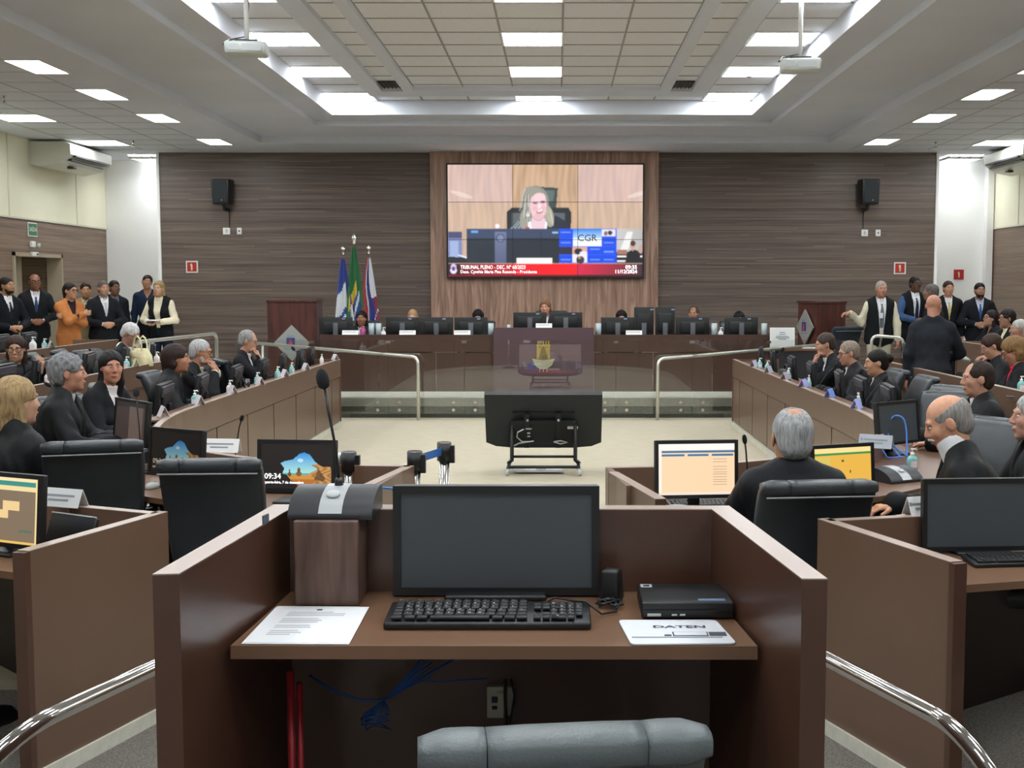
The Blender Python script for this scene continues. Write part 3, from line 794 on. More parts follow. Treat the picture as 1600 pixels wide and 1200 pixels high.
struct('wall_left', w, [slat_side, cream])
w = MB(); w.box((-.185, YB - .1, Z0 / 2 + .2), (XR - XL + .4, .2, Z0 + .4)); struct('wall_back', w, white_wall)
w = MB()
for x, s in ((XL, 1), (XR, -1)):
    w.box((x + s * .012, (YB + YF) / 2, 2.965), (.024, YF - YB, .03), 0)
    for y in (19.2, 16.6, 13.9, 11.2, 21.9): w.box((x + s * .006, y, 3.62), (.012, .025, 1.28), 0)
struct('trim_2', w, mat('cream_trim', 'd9d6c0', .6))
w = MB(); w.box((-7.16, 22.0, Z0 / 2), (.05, .06, Z0)); w.box((6.79, 22.0, Z0 / 2), (.05, .06, Z0)); w.box((8.15, 23.2, Z0 / 2), (.12, .2, Z0)); struct('trim_3', w, white_wall)
# door recess on the left wall: vestibule, frame, leaf with a lit pane
w = MB(); beige = mat('beige_door_paint', 'a89a84', .6)
w.box((XL - .75, DY0 - .05, 1.35), (1.1, .1, 2.2), 0); w.box((XL - .75, DY1 + .05, 1.35), (1.1, .1, 2.2), 1); w.box((XL - 1.3, 20.2, 1.35), (.1, 2.1, 2.2), 0); w.box((XL - .75, 20.2, DZ + .05), (1.1, 2.1, .1), 0)
struct('wall_vestibule', w, [cream, slat_side])
w = MB()
for y in (DY0 + .03, DY1 - .03): w.box((XL - .1, y, (DZ + STAGE) / 2), (.26, .06, DZ - STAGE), 0)
w.box((XL - .1, (DY0 + DY1) / 2, DZ - .03), (.26, DY1 - DY0, .06), 0); struct('trim_4', w, beige)
w = MB(); w.box((0, .47, 1.05), (.045, .94, 2.1), 0); w.box((.026, .47, 1.45), (.012, .2, .5), 1); w.box((.035, .84, 1.0), (.03, .03, .16), 2); w.box((.04, .1, 2.0), (.05, .25, .06), 3)
d = w.build('door_1', [beige, mat('warm_lit_pane', (1, .85, .5), .3, emit=1.6, emcol=(1, .83, .45)), steel, black_pl]); d['kind'] = 'structure'; d.location = (XL - .55, DY0 + .1, STAGE); d.rotation_euler = (0, 0, -.25)
w = MB(); w.box((XL + .01, (YB + DY0) / 2, STAGE + .04), (.02, DY0 - YB, .08)); struct('baseboard_left', w, stone)

# ------------------------------------------------------------------ ceiling lights
def ceil_light(x0, x1, y0, y1, z, label, group, ex=0, parts=None):
    if parts is None:
        t = thing('ceiling_light', label, 'ceiling light', ((x0 + x1) / 2, (y0 + y1) / 2, z), 0, group)
        w_, l_ = (x1 - x0) / 2, (y1 - y0) / 2
        m = MB()
        for s in (-1, 1): m.box((s * (w_ + .012), 0, 0), (.024, 2 * l_ + .048, .022)); m.box((0, s * (l_ + .012), 0), (2 * w_, .024, .022))
        m.build('frame', white_pl, t)
        m = MB(); m.box((0, 0, .002), (2 * w_, 2 * l_, .008)); m.build('diffuser', diffuser, t)
        return t
ROWS = [(17.88, 18.6), (15.78, 16.5), (13.68, 14.42), (11.5, 12.24), (9.4, 10.12), (7.3, 8.0), (5.1, 5.85), (3.0, 3.7), (.9, 1.6), (-1.2, -.5)]
ORD = ['closest to the front wall', 'second from the front wall', 'third from the front wall', 'fourth from the front wall']
def cl(kind, xs, rows, z, name, grp):
    first = None
    for i, (y0, y1) in enumerate(rows):
        lab = f'{name}, {ORD[i]}' if i < 4 else f'{name}, nearer than the photo shows'
        if first is None: first = ceil_light(xs[0], xs[1], y0, y1, z, lab, grp); fy = y1 - y0
        else: dup(first, ((xs[0] + xs[1]) / 2, (y0 + y1) / 2, z), 0, lab)
cl(0, (-3.40, -2.74), ROWS, Z3 + .022, 'square lit panel in the left row of the raised ceiling', 'raised ceiling lights')
cl(0, (-.62, .04), ROWS, Z3 + .022, 'square lit panel in the middle row of the raised ceiling', 'raised ceiling lights')
cl(0, (2.19, 2.86), ROWS, Z3 + .022, 'square lit panel in the right row of the raised ceiling', 'raised ceiling lights')
R2 = [(19.9, 20.7), (17.1, 17.85), (15.0, 15.7), (13.1, 13.8), (10.9, 11.6), (8.7, 9.4), (6.5, 7.2), (4.3, 5.0), (2.1, 2.8)]
cl(0, (-5.84, -5.48), R2, Z0 - .004, 'narrow lit panel of the left side ceiling beside the coffer', 'narrow side ceiling lights')
cl(0, (5.14, 5.52), R2, Z0 - .004, 'narrow lit panel of the right side ceiling beside the coffer', 'narrow side ceiling lights')
R3 = [(20.1, 20.8), (17.1, 17.8), (14.2, 14.9), (11.3, 12.0), (8.4, 9.1), (5.5, 6.2)]
cl(0, (-7.92, -7.24), R3, Z0 - .004, 'wide lit panel of the left side ceiling beside the wall', 'wide side ceiling lights')
cl(0, (7.0, 7.66), R3, Z0 - .004, 'wide lit panel of the right side ceiling beside the wall', 'wide side ceiling lights')
for x, sd in ((-7.5, 'left'), (7.42, 'right')):
    t = thing('louvred_light', f'louvred ceiling light in the {sd} corner by the white wall', 'ceiling light', (x, 22.75, Z0 - .02))
    m = MB(); m.box((0, 0, .012), (.62, .8, .01)); m.build('diffuser', diffuser, t)
    m = MB()
    for k in range(5): m.box((0, -.32 + .16 * k, -.02), (.62, .012, .05))
    for k in range(4): m.box((-.3 + .2 * k, 0, -.02), (.012, .78, .05))
    m.build('louvre', steel, t)

# ------------------------------------------------------------------ wall and ceiling fixtures
def ac(x, s, lab):
    t = thing('air_conditioner', lab, 'air conditioner', (x, 20.9, 4.22), 0 if s > 0 else pi)
    m = MB(); sec = [(0, 0), (0, -.36), (.18, -.40), (.5, -.33), (.68, -.2), (.68, -.04), (.6, 0)]
    V = [(a, y, b) for y in (-.92, .92) for a, b in sec]; n = len(sec)
    m.add(V, [(i, n + i, n + (i + 1) % n, (i + 1) % n) for i in range(n)] + [tuple(range(n)), tuple(reversed(range(n, 2 * n)))], 0)
    m.build('body', mat('off_white_plastic', 'cfcfc2', .4), t)
    for k in range(2):
        m = MB(); m.box((.655 - .07 * k, 0, -.215 - .06 * k), (.1, 1.5, .03), 0, R=None); m.build('air_outlet', dark_slot, t)
    m = MB(); m.box((.45, -.3, -.37), (.1, .12, .03), 0); m.build('receiver', black_pl, t)
ac(XL, 1, 'white ceiling-hung air conditioner on the left wall'); ac(XR, -1, 'white ceiling-hung air conditioner on the right wall')
spr = MB(); spr.cyl((0, 0, -.01), .035, .01); spr.cyl((0, 0, -.05), .012, .08); spr.cyl((0, 0, -.095), .035, .006)
sm = spr.build('sprinkler', steel); first = sm
SP = [(atz(208, 220, Z0), 'left side ceiling before the dark wall'), (atz(6, 150, Z0), 'left side ceiling at the picture edge'), (atz(628, 241, Z0), 'plaster strip above the dark wall, left of the screen'), (atz(1038, 241, Z0), 'plaster strip above the dark wall, right of the screen'), (atz(1462, 222, Z0), 'right side ceiling before the white wall'), (atz(518, 109, Z3), 'left light row of the raised ceiling'), (atz(1170, 113, Z3), 'right light row of the raised ceiling')]
for i, (p, lb) in enumerate(SP):
    o = sm if i == 0 else sm.copy()
    if i: COL.objects.link(o)
    o.location = (p[0], p[1], p[2] + (.01 if p[2] < 4.5 else .04)); tag(o, 'small metal sprinkler on the ' + lb, 'sprinkler', 'ceiling sprinklers')
# projectors
def projector(px, py, Y, lab, rz):
    p = aty(px, py, Y); top = Z3 + .03 - p[2]
    t = thing('projector', lab, 'projector', p, rz)
    m = MB(); m.loft([(0, 0, -.05, .17, .125), (0, 0, -.035, .185, .14), (0, 0, .04, .19, .145), (0, 0, .055, .18, .135)], 0, 28, 7); m.build('body', mat('pale_projector_shell', 'c9d0cc', .4), t)
    m = MB(); m.box((-.1, -.142, .002), (.09, .012, .055), 0); m.box((.06, -.142, .0), (.17, .012, .06), 0); m.build('vent', lgrey_pl, t)
    m = MB(); m.cyl((.1, .145, .0), .045, .03, 0, 18, 'y'); m.build('lens', black_pl, t)
    m = MB(); m.box((0, 0, .075), (.2, .16, .012)); [m.tube([(a, b, .055), (a * .4, b * .4, .08)], .006) for a in (-.1, .1) for b in (-.08, .08)]
    m.build('bracket', grey_pl, t)
    m = MB(); m.cyl((0, 0, top / 2 + .04), .022, top - .06, 0, 14); m.cyl((0, 0, top - .01), .06, .02, 0, 18); m.build('drop_pole', white_pl, t)
    m = MB(); m.tube([(-.05, .1, .05), (-.16, .05, .10), (-.2, -.05, .04), (-.12, -.02, .09), (0, 0, .12), (.02, 0, top * .6), (.02, .01, top - .02)], .007); m.build('cable', grey_pl, t)
projector(386, 78, 11.2, 'pale ceiling projector on a drop pole, left side', .1); projector(1250, 104, 11.6, 'pale ceiling projector on a white drop pole, right side', -.12)
# loudspeakers on the dark wall
def speaker(px, lab, rz):
    p = aty(px, 300, 21.75)
    t = thing('loudspeaker', lab, 'loudspeaker', p, rz)
    m = MB(); m.box((0, 0, 0), (.30, .24, .44), 0, bev=.02, taper=1.1); m.build('cabinet', black_pl, t)
    m = MB(); m.box((0, -.128, .0), (.26, .012, .38), 0, bev=.005); g_ = m.build('grille', mat('speaker_mesh', '1c2528', .7, bump=(500, .5)), t)
    m = MB(); m.box((.03, -.137, -.15), (.018, .004, .02)); m.build('badge', mat('copper_badge', 'c89a8a', .3), t)
    m = MB(); m.tube([(0, .02, -.2), (0, .06, -.3), (0, .24, -.3)], .035); m.build('wall_bracket', black_pl, t)
    m = MB(); m.tube([(.01, .235, -.3), (.01, .24, -.62)], .008); m.build('cable', mat('brown_cable', '3a221a', .5), t)
speaker(348, 'black loudspeaker high on the dark wall, left of the screen', radians(-8)); speaker(1357, 'black loudspeaker high on the dark wall, right of the screen', radians(8))
for px, py, w_, lb, hole in ((354, 361, .13, 'white double switch plate below the left loudspeaker', 0), (374, 361, .085, 'white cable outlet plate right of the switch plate, left wall half', 1), (1351, 364, .12, 'white double switch plate below the right loudspeaker', 0), (1372, 364, .09, 'white cable outlet plate right of the switch plate, right wall half', 1)):
    p = aty(px, py, 21.99); t = thing('wall_plate', lb, 'wall plate', p)
    m = MB(); m.box((0, 0, 0), (w_, .016, .12), 0, bev=.006); m.build('plate', white_pl, t)
    m = MB()
    if hole: m.cyl((0, -.01, 0), .014, .006, 0, 12, 'y')
    else: m.box((0, -.01, 0), (.035, .006, .06), 0, bev=.002)
    m.build('outlet' if hole else 'rocker', ink_d if hole else lgrey_pl, t)
red = mat('sign_red', 'b3262b', .5); ylw = mat('sign_pale_yellow', 'f2e3b0', .5)
def fire_sign(p, s, border, lab):
    t = thing('fire_extinguisher_sign', lab, 'sign', p)
    m = MB(); m.box((0, 0, 0), (s, .01, s), 1 if border else 0)
    if border: m.box((0, -.007, 0), (s * .78, .006, s * .78), 0)
    m.build('board', [red, white_pl], t)
    m = MB(); m.loft([(0, 0, -.30 * s, .075 * s, .004), (0, 0, .12 * s, .075 * s, .004), (0, 0, .2 * s, .045 * s, .004), (0, 0, .27 * s, .04 * s, .004)], 0, 12, 3, t=(0, -.016, 0)); m.box((-.06 * s, -.016, .24 * s), (.14 * s, .006, .035 * s)); m.box((-.1 * s, -.016, .16 * s), (.03 * s, .006, .17 * s))
    m.build('extinguisher_symbol', ylw, t)
fire_sign(aty(300, 417, 21.99), .215, True, 'red fire extinguisher sign with white border on the dark wall, left')
fire_sign(aty(1406, 419, 21.99), .215, True, 'red fire extinguisher sign with white border on the dark wall, right')
fire_sign(aty(1498, 429, YF - .01), .19, False, 'red fire extinguisher sign on the white wall at right')
t = thing('exit_sign', 'green exit sign on the left wall above the door', 'sign', (XL + .012, 20.0, 2.80))
m = MB(); m.box((0, 0, 0), (.014, .34, .23), 0); m.box((.009, 0, 0), (.004, .30, .19), 1); m.build('board', [white_pl, mat('exit_green', '2f7a52', .5)], t)
m = MB(); m.text('SAÍDA', .10, 0, R=rotz(pi / 2) @ rotx(pi / 2), t=(.014, 0, 0), bold=.01); m.build('lettering', white_pl, t)
t = thing('emergency_lamp', 'small white emergency lamp on the left wall below the exit sign', 'lamp', (XL + .03, 20.0, 2.56)); m = MB(); m.box((0, -.05, 0), (.05, .14, .10), 0, bev=.01); m.build('housing', white_pl, t); m = MB(); m.lathe([(.001, 0), (.035, .01), (.04, .05)], m=0, R=roty(pi / 2), t=(.02, .07, -.02)); m.build('spot_head', lgrey_pl, t)
t = thing('door_sensor', 'white sensor box on the left wall just above the door', 'sensor', (XL + .035, 20.0, 2.5 - .07)); m = MB(); m.box((0, 0, -.03), (.06, .2, .07), 0, bev=.012); m.build('housing', white_pl, t)
m = MB(); m.box((.032, .04, -.03), (.006, .05, .03), 0); m.build('sensor_eye', grey_pl, t)

# ------------------------------------------------------------------ painted screens: a fine grid whose colours are the picture on the screen
class Paint:
    def __init__(s, w, h): s.w, s.h = w, h; s.a = np.zeros((h, w, 3)); s.y, s.x = np.mgrid[0:h, 0:w]; s.x = (s.x + .5) / w; s.y = (s.y + .5) / h
    def rect(s, x0, y0, x1, y1, c, c2=None, axis='x'):
        m = (s.x >= x0) & (s.x < x1) & (s.y >= y0) & (s.y < y1); c = np.array(srgb(c))
        if c2 is None: s.a[m] = c
        else:
            t = ((s.x - x0) / (x1 - x0) if axis == 'x' else (s.y - y0) / (y1 - y0))[m][:, None]; s.a[m] = c * (1 - t) + np.array(srgb(c2)) * t
    def ell(s, cx, cy, rx, ry, c, rot=0, amt=1):
        asp = s.h / s.w; dx = s.x - cx; dy = (s.y - cy) * asp; ca, sa = cos(rot), sin(rot)
        m = ((dx * ca + dy * sa) / rx) ** 2 + ((-dx * sa + dy * ca) / (ry * asp)) ** 2 < 1; s.a[m] = s.a[m] * (1 - amt) + np.array(srgb(c)) * amt
    def poly(s, pts, c, amt=1):
        m = np.zeros(s.x.shape, bool); n = len(pts)
        for i in range(n):
            (x1, y1), (x2, y2) = pts[i], pts[(i + 1) % n]
            if y1 == y2: continue
            k = ((y1 > s.y) != (y2 > s.y)) & (s.x < (x2 - x1) * (s.y - y1) / (y2 - y1) + x1); m ^= k
        s.a[m] = s.a[m] * (1 - amt) + np.array(srgb(c)) * amt
    def mesh(s, name, W, H, matl, parent=None):
        w, h = s.w, s.h; gx, gz = np.meshgrid(np.linspace(-W / 2, W / 2, w + 1), np.linspace(H / 2, -H / 2, h + 1))
        V = np.stack([gx.ravel(), 0 * gx.ravel(), gz.ravel()], 1); i = np.arange(h)[:, None] * (w + 1) + np.arange(w)[None, :]
        Fq = np.stack([i, i + w + 1, i + w + 2, i + 1], -1).reshape(-1, 4)
        me = to_mesh(name, V, Fq, [matl], None, False)
        ca = me.color_attributes.new('Col', 'FLOAT_COLOR', 'CORNER'); cols = np.ones((w * h, 4, 4), dtype=np.float32); cols[:, :, :3] = s.a.reshape(-1, 1, 3); ca.data.foreach_set('color', cols.ravel())
        return link(name, me, parent)
scr_wall = screen_mat('video_wall_picture', 1.0); scr_dim = screen_mat('monitor_picture', .95)
def paint_meeting(w, h):
    P = Paint(w, h); P.rect(0, 0, 1, 1, 'c4a284')
    n = np.sin(P.x * 90 + 3 * np.sin(P.x * 23) + 2 * np.sin(P.y * 7 + P.x * 31)) * .5 + np.sin(P.x * 217 + np.sin(P.y * 9) * 2) * .3
    P.a *= (1 + .22 * n)[..., None]
    lk = (P.x < .33) | (P.x > .667); P.a[lk & (P.y < .335)] = P.a[lk & (P.y < .335)] * .62 + np.array(srgb('dcc4cf')) * .42
    P.a[lk & (P.y >= .335)] = P.a[lk & (P.y >= .335)] * .7 + np.array(srgb('d9c6bb')) * .3
    P.ell(.07, .27, .06, .02, 'efe2d6', .3, .5); P.ell(.97, .27, .05, .02, 'efe2d6', -.3, .5)
    P.poly([(.47, .2), (.565, .21), (.555, .42), (.47, .42)], '3c4644'); P.poly([(.49, .23), (.55, .235), (.54, .33), (.49, .33)], '6a7f7c', .6)
    P.poly([(.305, .42), (.33, .385), (.62, .385), (.635, .43), (.63, .62), (.305, .62)], '1c2226'); P.rect(.33, .43, .39, .6, '5c6265'); P.rect(.53, .43, .60, .6, '59606a')
    P.poly([(.30, .6), (.36, .5), (.44, .46), (.56, .46), (.62, .52), (.64, .62)], '1e2636')
    for i in range(4): P.poly([(.31 + .02 * i, .59), (.36 + .01 * i, .50), (.365 + .01 * i, .505), (.32 + .02 * i, .6)], 'a8b2bd', .7)
    P.ell(.45, .34, .068, .15, '8b8c86'); P.ell(.402, .45, .030, .14, '9c9b90', .2); P.ell(.517, .46, .026, .10, 'a09d8c', -.2)
    for i_ in range(26):
        q_ = i_ / 25; P.ell(.385 + .06 * q_ + .012 * sin(i_ * 2.1), .30 + .24 * q_ * (i_ % 3 > 0), .0035, .10, ('c8c7bd', '6f7470', 'b3af9d', '83857f')[i_ % 4], .25 - .5 * q_)
    for i_ in range(10): P.ell(.505 + .028 * i_ / 9, .42 + .006 * i_, .0035, .085, ('cfcab6', '85857a', 'b5b09c')[i_ % 3], -.2)
    P.poly([(.43, .48), (.50, .48), (.51, .6), (.42, .6)], 'e6c9d4'); P.poly([(.41, .52), (.425, .5), (.43, .6), (.41, .6)], 'f4f2f4'); P.poly([(.50, .5), (.51, .52), (.505, .6), (.495, .6)], 'f4f2f4')
    P.ell(.464, .37, .045, .135, 'd9a9b0'); P.ell(.464, .365, .041, .125, 'e9c3ca'); P.ell(.443, .245, .045, .045, '9a988b', .3); P.ell(.47, .295, .032, .04, 'ecccd0'); P.ell(.447, .39, .012, .022, 'e4b3b9'); P.ell(.49, .385, .011, .02, 'e4b3b9'); P.ell(.466, .455, .02, .03, 'e3b6be')
    P.ell(.447, .345, .012, .010, '8c5f6a'); P.ell(.487, .335, .012, .010, '8c5f6a'); P.ell(.470, .37, .008, .02, 'f6dde0'); P.ell(.472, .418, .019, .016, 'b4606c', -.25); P.ell(.473, .413, .016, .009, 'f6eeee', -.25)
    P.ell(.41, .447, .009, .017, 'fbf8f2'); P.ell(.41, .447, .004, .008, '8a8378'); P.ell(.408, .575, .012, .02, 'c04a5c')
    P.rect(.0, .60, .07, .88, '7c87b8'); P.rect(.0, .60, .07, .66, '4a4e72'); P.rect(.01, .68, .055, .86, '9fb0d8')
    P.poly([(.0, .82), (.1, .83), (.18, .88), (.0, .88)], '20242c'); P.poly([(.05, .80), (.12, .83), (.17, .875), (.16, .88), (.1, .84), (.05, .81)], 'e6e9ee')
    P.rect(.095, .575, .64, .88, '272f3c', '1c2430'); P.rect(.095, .575, .64, .66, '3c4a68', '33405c'); P.rect(.24, .60, .30, .88, '6f789a', '565e80', 'y'); P.ell(.27, .655, .022, .035, '23293a'); P.ell(.27, .655, .018, .028, '7c86a8'); P.rect(.476, .6, .479, .88, '0e1216'); P.rect(.12, .592, .155, .61, '6fa6ee'); P.rect(.535, .6, .565, .617, '8fc4e8')
    P.rect(.35, .83, .535, .885, 'f4f2f0'); P.ell(.255, .55, .012, .02, 'f0eef0', .7)
    P.rect(.57, .575, .866, .88, '0a49e6'); P.rect(.57, .73, .645, .80, '2a2540')
    for (x, y) in ((.605, .6), (.605, .69), (.605, .84), (.755, .745), (.825, .69), (.825, .77), (.825, .84), (.755, .84)): P.rect(x - .025, y, x + .025, y + .012, '6b9cf6')
    for y in (.665, .725, .80, .87): P.rect(.57, y, .866, y + .006, '2160f0')
    P.rect(.643, .58, .79, .725, '1e8be8', 'e6f4fa', 'y'); P.rect(.643, .66, .79, .725, 'eef8fb')
    P.rect(.64, .73, .715, .80, 'd9a596'); P.ell(.67, .775, .02, .03, '2b2730'); P.ell(.695, .79, .02, .02, 'e6e2ea'); P.rect(.64, .80, .715, .875, 'e9e7ee'); P.ell(.68, .85, .02, .035, '3a3b42'); P.ell(.675, .83, .008, .012, 'b08874')
    P.rect(.79, .578, .86, .64, 'e2e0ee'); P.ell(.81, .615, .01, .02, '8a6a5a'); P.ell(.832, .61, .012, .02, '3a2a26')
    P.rect(.866, .575, 1, .88, 'c9c7c6', 'b3b1ae'); P.poly([(.92, .6), (.95, .6), (.93, .75), (.88, .78)], 'e9e9e6'); P.rect(.866, .78, 1, .88, '1c1a1e'); P.rect(.87, .76, .92, .80, 'a8745e'); P.rect(.87, .81, .93, .825, 'eceaf0'); P.rect(.87, .855, .92, .87, 'eceaf0'); P.rect(.975, .81, 1, .825, 'eceaf0')
    P.poly([(.91, .88), (.92, .78), (.95, .755), (.985, .77), (.99, .88)], '17151a'); P.ell(.95, .72, .013, .035, 'c99c8e'); P.ell(.95, .70, .014, .025, '4a2f28'); P.poly([(.975, .77), (.99, .71), (1, .72), (.995, .8)], 'c99c8e'); P.poly([(.945, .755), (.955, .755), (.95, .78)], 'c99c8e')
    P.rect(0, .885, 1, 1, '6b1420'); P.rect(0, .885, .33, 1, '3c1020', 'c01a28'); P.rect(.33, .885, .66, 1, 'f4081c'); P.rect(.66, .885, 1, 1, 'd81c46', '3a2a34'); P.rect(0, .985, 1, 1, '7a1020', '30121c'); P.rect(.0, .885, .06, .985, '3a1426')
    P.ell(.027, .91, .014, .025, 'd9c8e8'); P.ell(.027, .945, .017, .03, 'e9e2f4'); P.ell(.027, .93, .010, .02, '5a4a9a')
    a_ = P.a.copy()
    for ax in (0, 1): a_ = (np.roll(a_, 1, ax) + 2 * a_ + np.roll(a_, -1, ax)) / 4
    a_[:1] = P.a[:1]; a_[-1:] = P.a[-1:]; P.a = a_ * .92
    return P
PW = paint_meeting(336, 190)
sx0, _, sz1 = aty(699, 257, 21.72); sx1, _, sz0 = aty(1004, 432.5, 21.72)
SW, SH_ = sx1 - sx0, sz1 - sz0
t = thing('video_wall', 'large lit video wall of nine screens on the oak panel', 'video wall', ((sx0 + sx1) / 2, 21.72, (sz0 + sz1) / 2))
m = MB(); m.box((0, .07, 0), (SW + .05, .12, SH_ + .05)); m.build('housing', black_pl, t)
wh = mat('screen_white_lettering', (1, 1, 1), .5, emit=1.2); cy = mat('screen_dark_lettering', '1b3550', .5)
for r in range(3):
    for q in range(3):
        P2 = Paint(112, [64, 63, 63][r]); y0 = [0, 64, 127][r]; P2.a = PW.a[y0:y0 + P2.h, q * 112:(q + 1) * 112]
        o = P2.mesh('display_panel', SW / 3 - .008, SH_ / 3 - .008, scr_wall, t); o.location = ((q - 1) * SW / 3, 0, (1 - r) * SH_ / 3)
RX = rotx(pi / 2)
def scr_text(par, txt, fx, fy, size, m_, al='LEFT', bold=.02, W=SW, H=SH_, name='caption', sx=1.0, y=-.004):
    b = MB(); b.text(txt, size, 0, R=RX, t=((fx - .5) * W, y, (.5 - fy) * H), bold=bold, align=al, sx=sx); b.build(name, m_, par)
scr_text(t, 'TRIBUNAL PLENO - DEC. Nº 68/2023', .063, .915, .095, wh, sx=.76, bold=.004); scr_text(t, 'Desa. Cynthia Maria Pina Resende - Presidente', .063, .956, .078, wh, sx=.92, bold=.004)
scr_text(t, '09:35', .972, .915, .095, wh, 'RIGHT'); scr_text(t, '11/12/2024', .972, .955, .088, wh, 'RIGHT'); scr_text(t, 'CGR', .715, .655, .17, cy, 'CENTER', .0, name='lettering')
# ------------------------------------------------------------------ furniture builders
def monitor(label, loc, rz, group=None, W=.51, H=.31, lift=.09, tilt=0, off=True, pict=None, back='plain', small=False):
    t = thing('monitor', label, 'monitor', loc, rz, group)
    Rt = rotx(tilt)
    def P(m_): return dict(R=Rt, t=(0, 0, lift + H / 2))
    m = MB(); m.box((0, .012, 0), (W, .03, H), 0, bev=.006, **P(0)); m.box((0, .035, -.01), (W * .72, .03, H * .62), 0, bev=.012, **P(0))
    for s in (-1, 1): m.box((s * (W / 2 - .009), -.006, 0), (.018, .012, H), 0, **P(0)); m.box((0, -.006, s * (H / 2 - .009)), (W - .036, .012, .018), 0, **P(0))
    m.build('housing', black_pl, t)
    if pict is None:
        m = MB(); m.box((0, -.0035, 0), (W - .036, .003, H - .036), 0, **P(0)); m.build('screen', mat('dark_screen', '454b4f', .35, spec=.5), t)
    else:
        o = pict.mesh('screen', W - .036, H - .036, scr_dim, t); o.location = tuple(np.array((0, 0, lift + H / 2)) + Rt @ np.array((0, -.006, 0))); o.rotation_euler = (tilt, 0, 0)
    m = MB()
    if back == 'column': m.box((0, .062, lift * .5 + .10), (.075, .02, .20 + lift), 0, bev=.006); cm = mat('stand_grey', '5b6066', .4)
    else: m.box((0, .062, lift * .5 + .06), (.06, .022, .14 + lift), 0, bev=.006); cm = black_pl
    m.build('stand_neck', cm, t)
    m = MB(); m.box((0, .03, .007), (.24, .17, .014), 0, bev=.006); m.build('stand_base', black_pl, t)
    if back == 'ridge':
        m = MB(); m.box((0, .036, H * .30), (W * .94, .02, H * .30), 0, bev=.008, **P(0)); m.build('rear_ridge', mat('rear_ridge_grey', '3b3b42', .45), t)
    if back == 'column': m = MB(); m.box((-.12, .03, H * .42), (.05, .005, .018), 0, **P(0)); m.build('badge', mat('badge_blue', '8fa6c8', .4), t)
    return t
def keyboard(label, loc, rz, group=None, hero=False, W=.445):
    t = thing('keyboard', label, 'keyboard', loc, rz, group)
    D = .145; tl = radians(4); Rt = rotx(tl)
    m = MB(); m.box((0, 0, .013), (W, D, .018), 0, bev=.006, R=Rt); m.build('case', black_pl, t)
    m = MB(); m.box((0, -D / 2 + .004, .016), (W - .01, .006, .006), 0, R=Rt); m.build('edge_strip', lgrey_pl, t)
    rows = [['Esc', '', 'F1', 'F2', 'F3', 'F4', 'F5', 'F6', 'F7', 'F8', 'F9', 'F10', 'F11', 'F12'], list("'1234567890-=") + [''], [''] + list('QWERTYUIOP') + ['´', '[', ''], [''] + list('ASDFGHJKLÇ') + ['~', ']'], [''] + list('\\ZXCVBNM,.;') + ['']]
    kc = mat('keycap_black', '232527', .5); kl = mat('keycap_legend', 'dfe3e6', .6)
    def key(mb, x, y, w, ch):
        mb.box((x, y, .028), (w - .0035, .0155, .006), 0, bev=.0015, R=Rt)
        if hero and ch: mb.text(ch, .0075 if len(ch) == 1 else .0042, 1, R=Rt, t=tuple(Rt @ np.array((x - .002, y + .001, .0322))), bold=.02)
    keys = []
    x0 = -W / 2 + .016; mw = W * .655
    for r, row in enumerate(rows):
        y = D / 2 - .024 - r * .0205; n = len(row); u = mw / n
        for i, ch in enumerate(row): keys.append((x0 + u * (i + .5), y, u, ch))
    y = D / 2 - .024 - 5 * .0205; 
    for x, w_ in ((.5, 1.2), (1.8, 1.2), (3.0, 1.2), (6.7, 6), (10.4, 1.2), (11.6, 1.2), (12.8, 1.2)): keys.append((x0 + x * mw / 13.3, y, w_ * mw / 13.3, ''))
    xn = x0 + mw + .012; u = .0195
    for r in range(1, 3):
        for i in range(3): keys.append((xn + u * (i + .5), D / 2 - .024 - r * .0205, u, ''))
    for x, r in ((1.5, 4), (.5, 5), (1.5, 5), (2.5, 5)): keys.append((xn + u * x, D / 2 - .024 - r * .0205, u, ''))
    xm = W / 2 - .016 - 4 * u * .93
    for r in range(1, 5):
        for i in range(4):
            ch = ('N/*-', '789+', '456', '123')[r - 1]; keys.append((xm + u * .93 * (i + .5), D / 2 - .024 - r * .0205, u * .93, ch[i] if i < len(ch) else ''))
    keys.append((xm + u * .93, D / 2 - .024 - 5 * .0205, u * 1.86, '0')); keys.append((xm + u * 2.3, D / 2 - .024 - 5 * .0205, u * .93, ','))
    if hero:
        for k, q in enumerate(keys[:98]): mb = MB(); key(mb, *q); mb.build('keycap', [kc, kl], t)
        mb = MB(); [key(mb, *q) for q in keys[98:]]; o = mb.build('keycap_rest', [kc, kl], t); o['kind'] = 'stuff'
    else:
        mb = MB(); [mb.box((q[0], q[1], .028), (q[2] - .0035, .0155, .006), 0, R=Rt) for q in keys]; o = mb.build('keycaps', [kc, kl], t); o['kind'] = 'stuff'
    return t
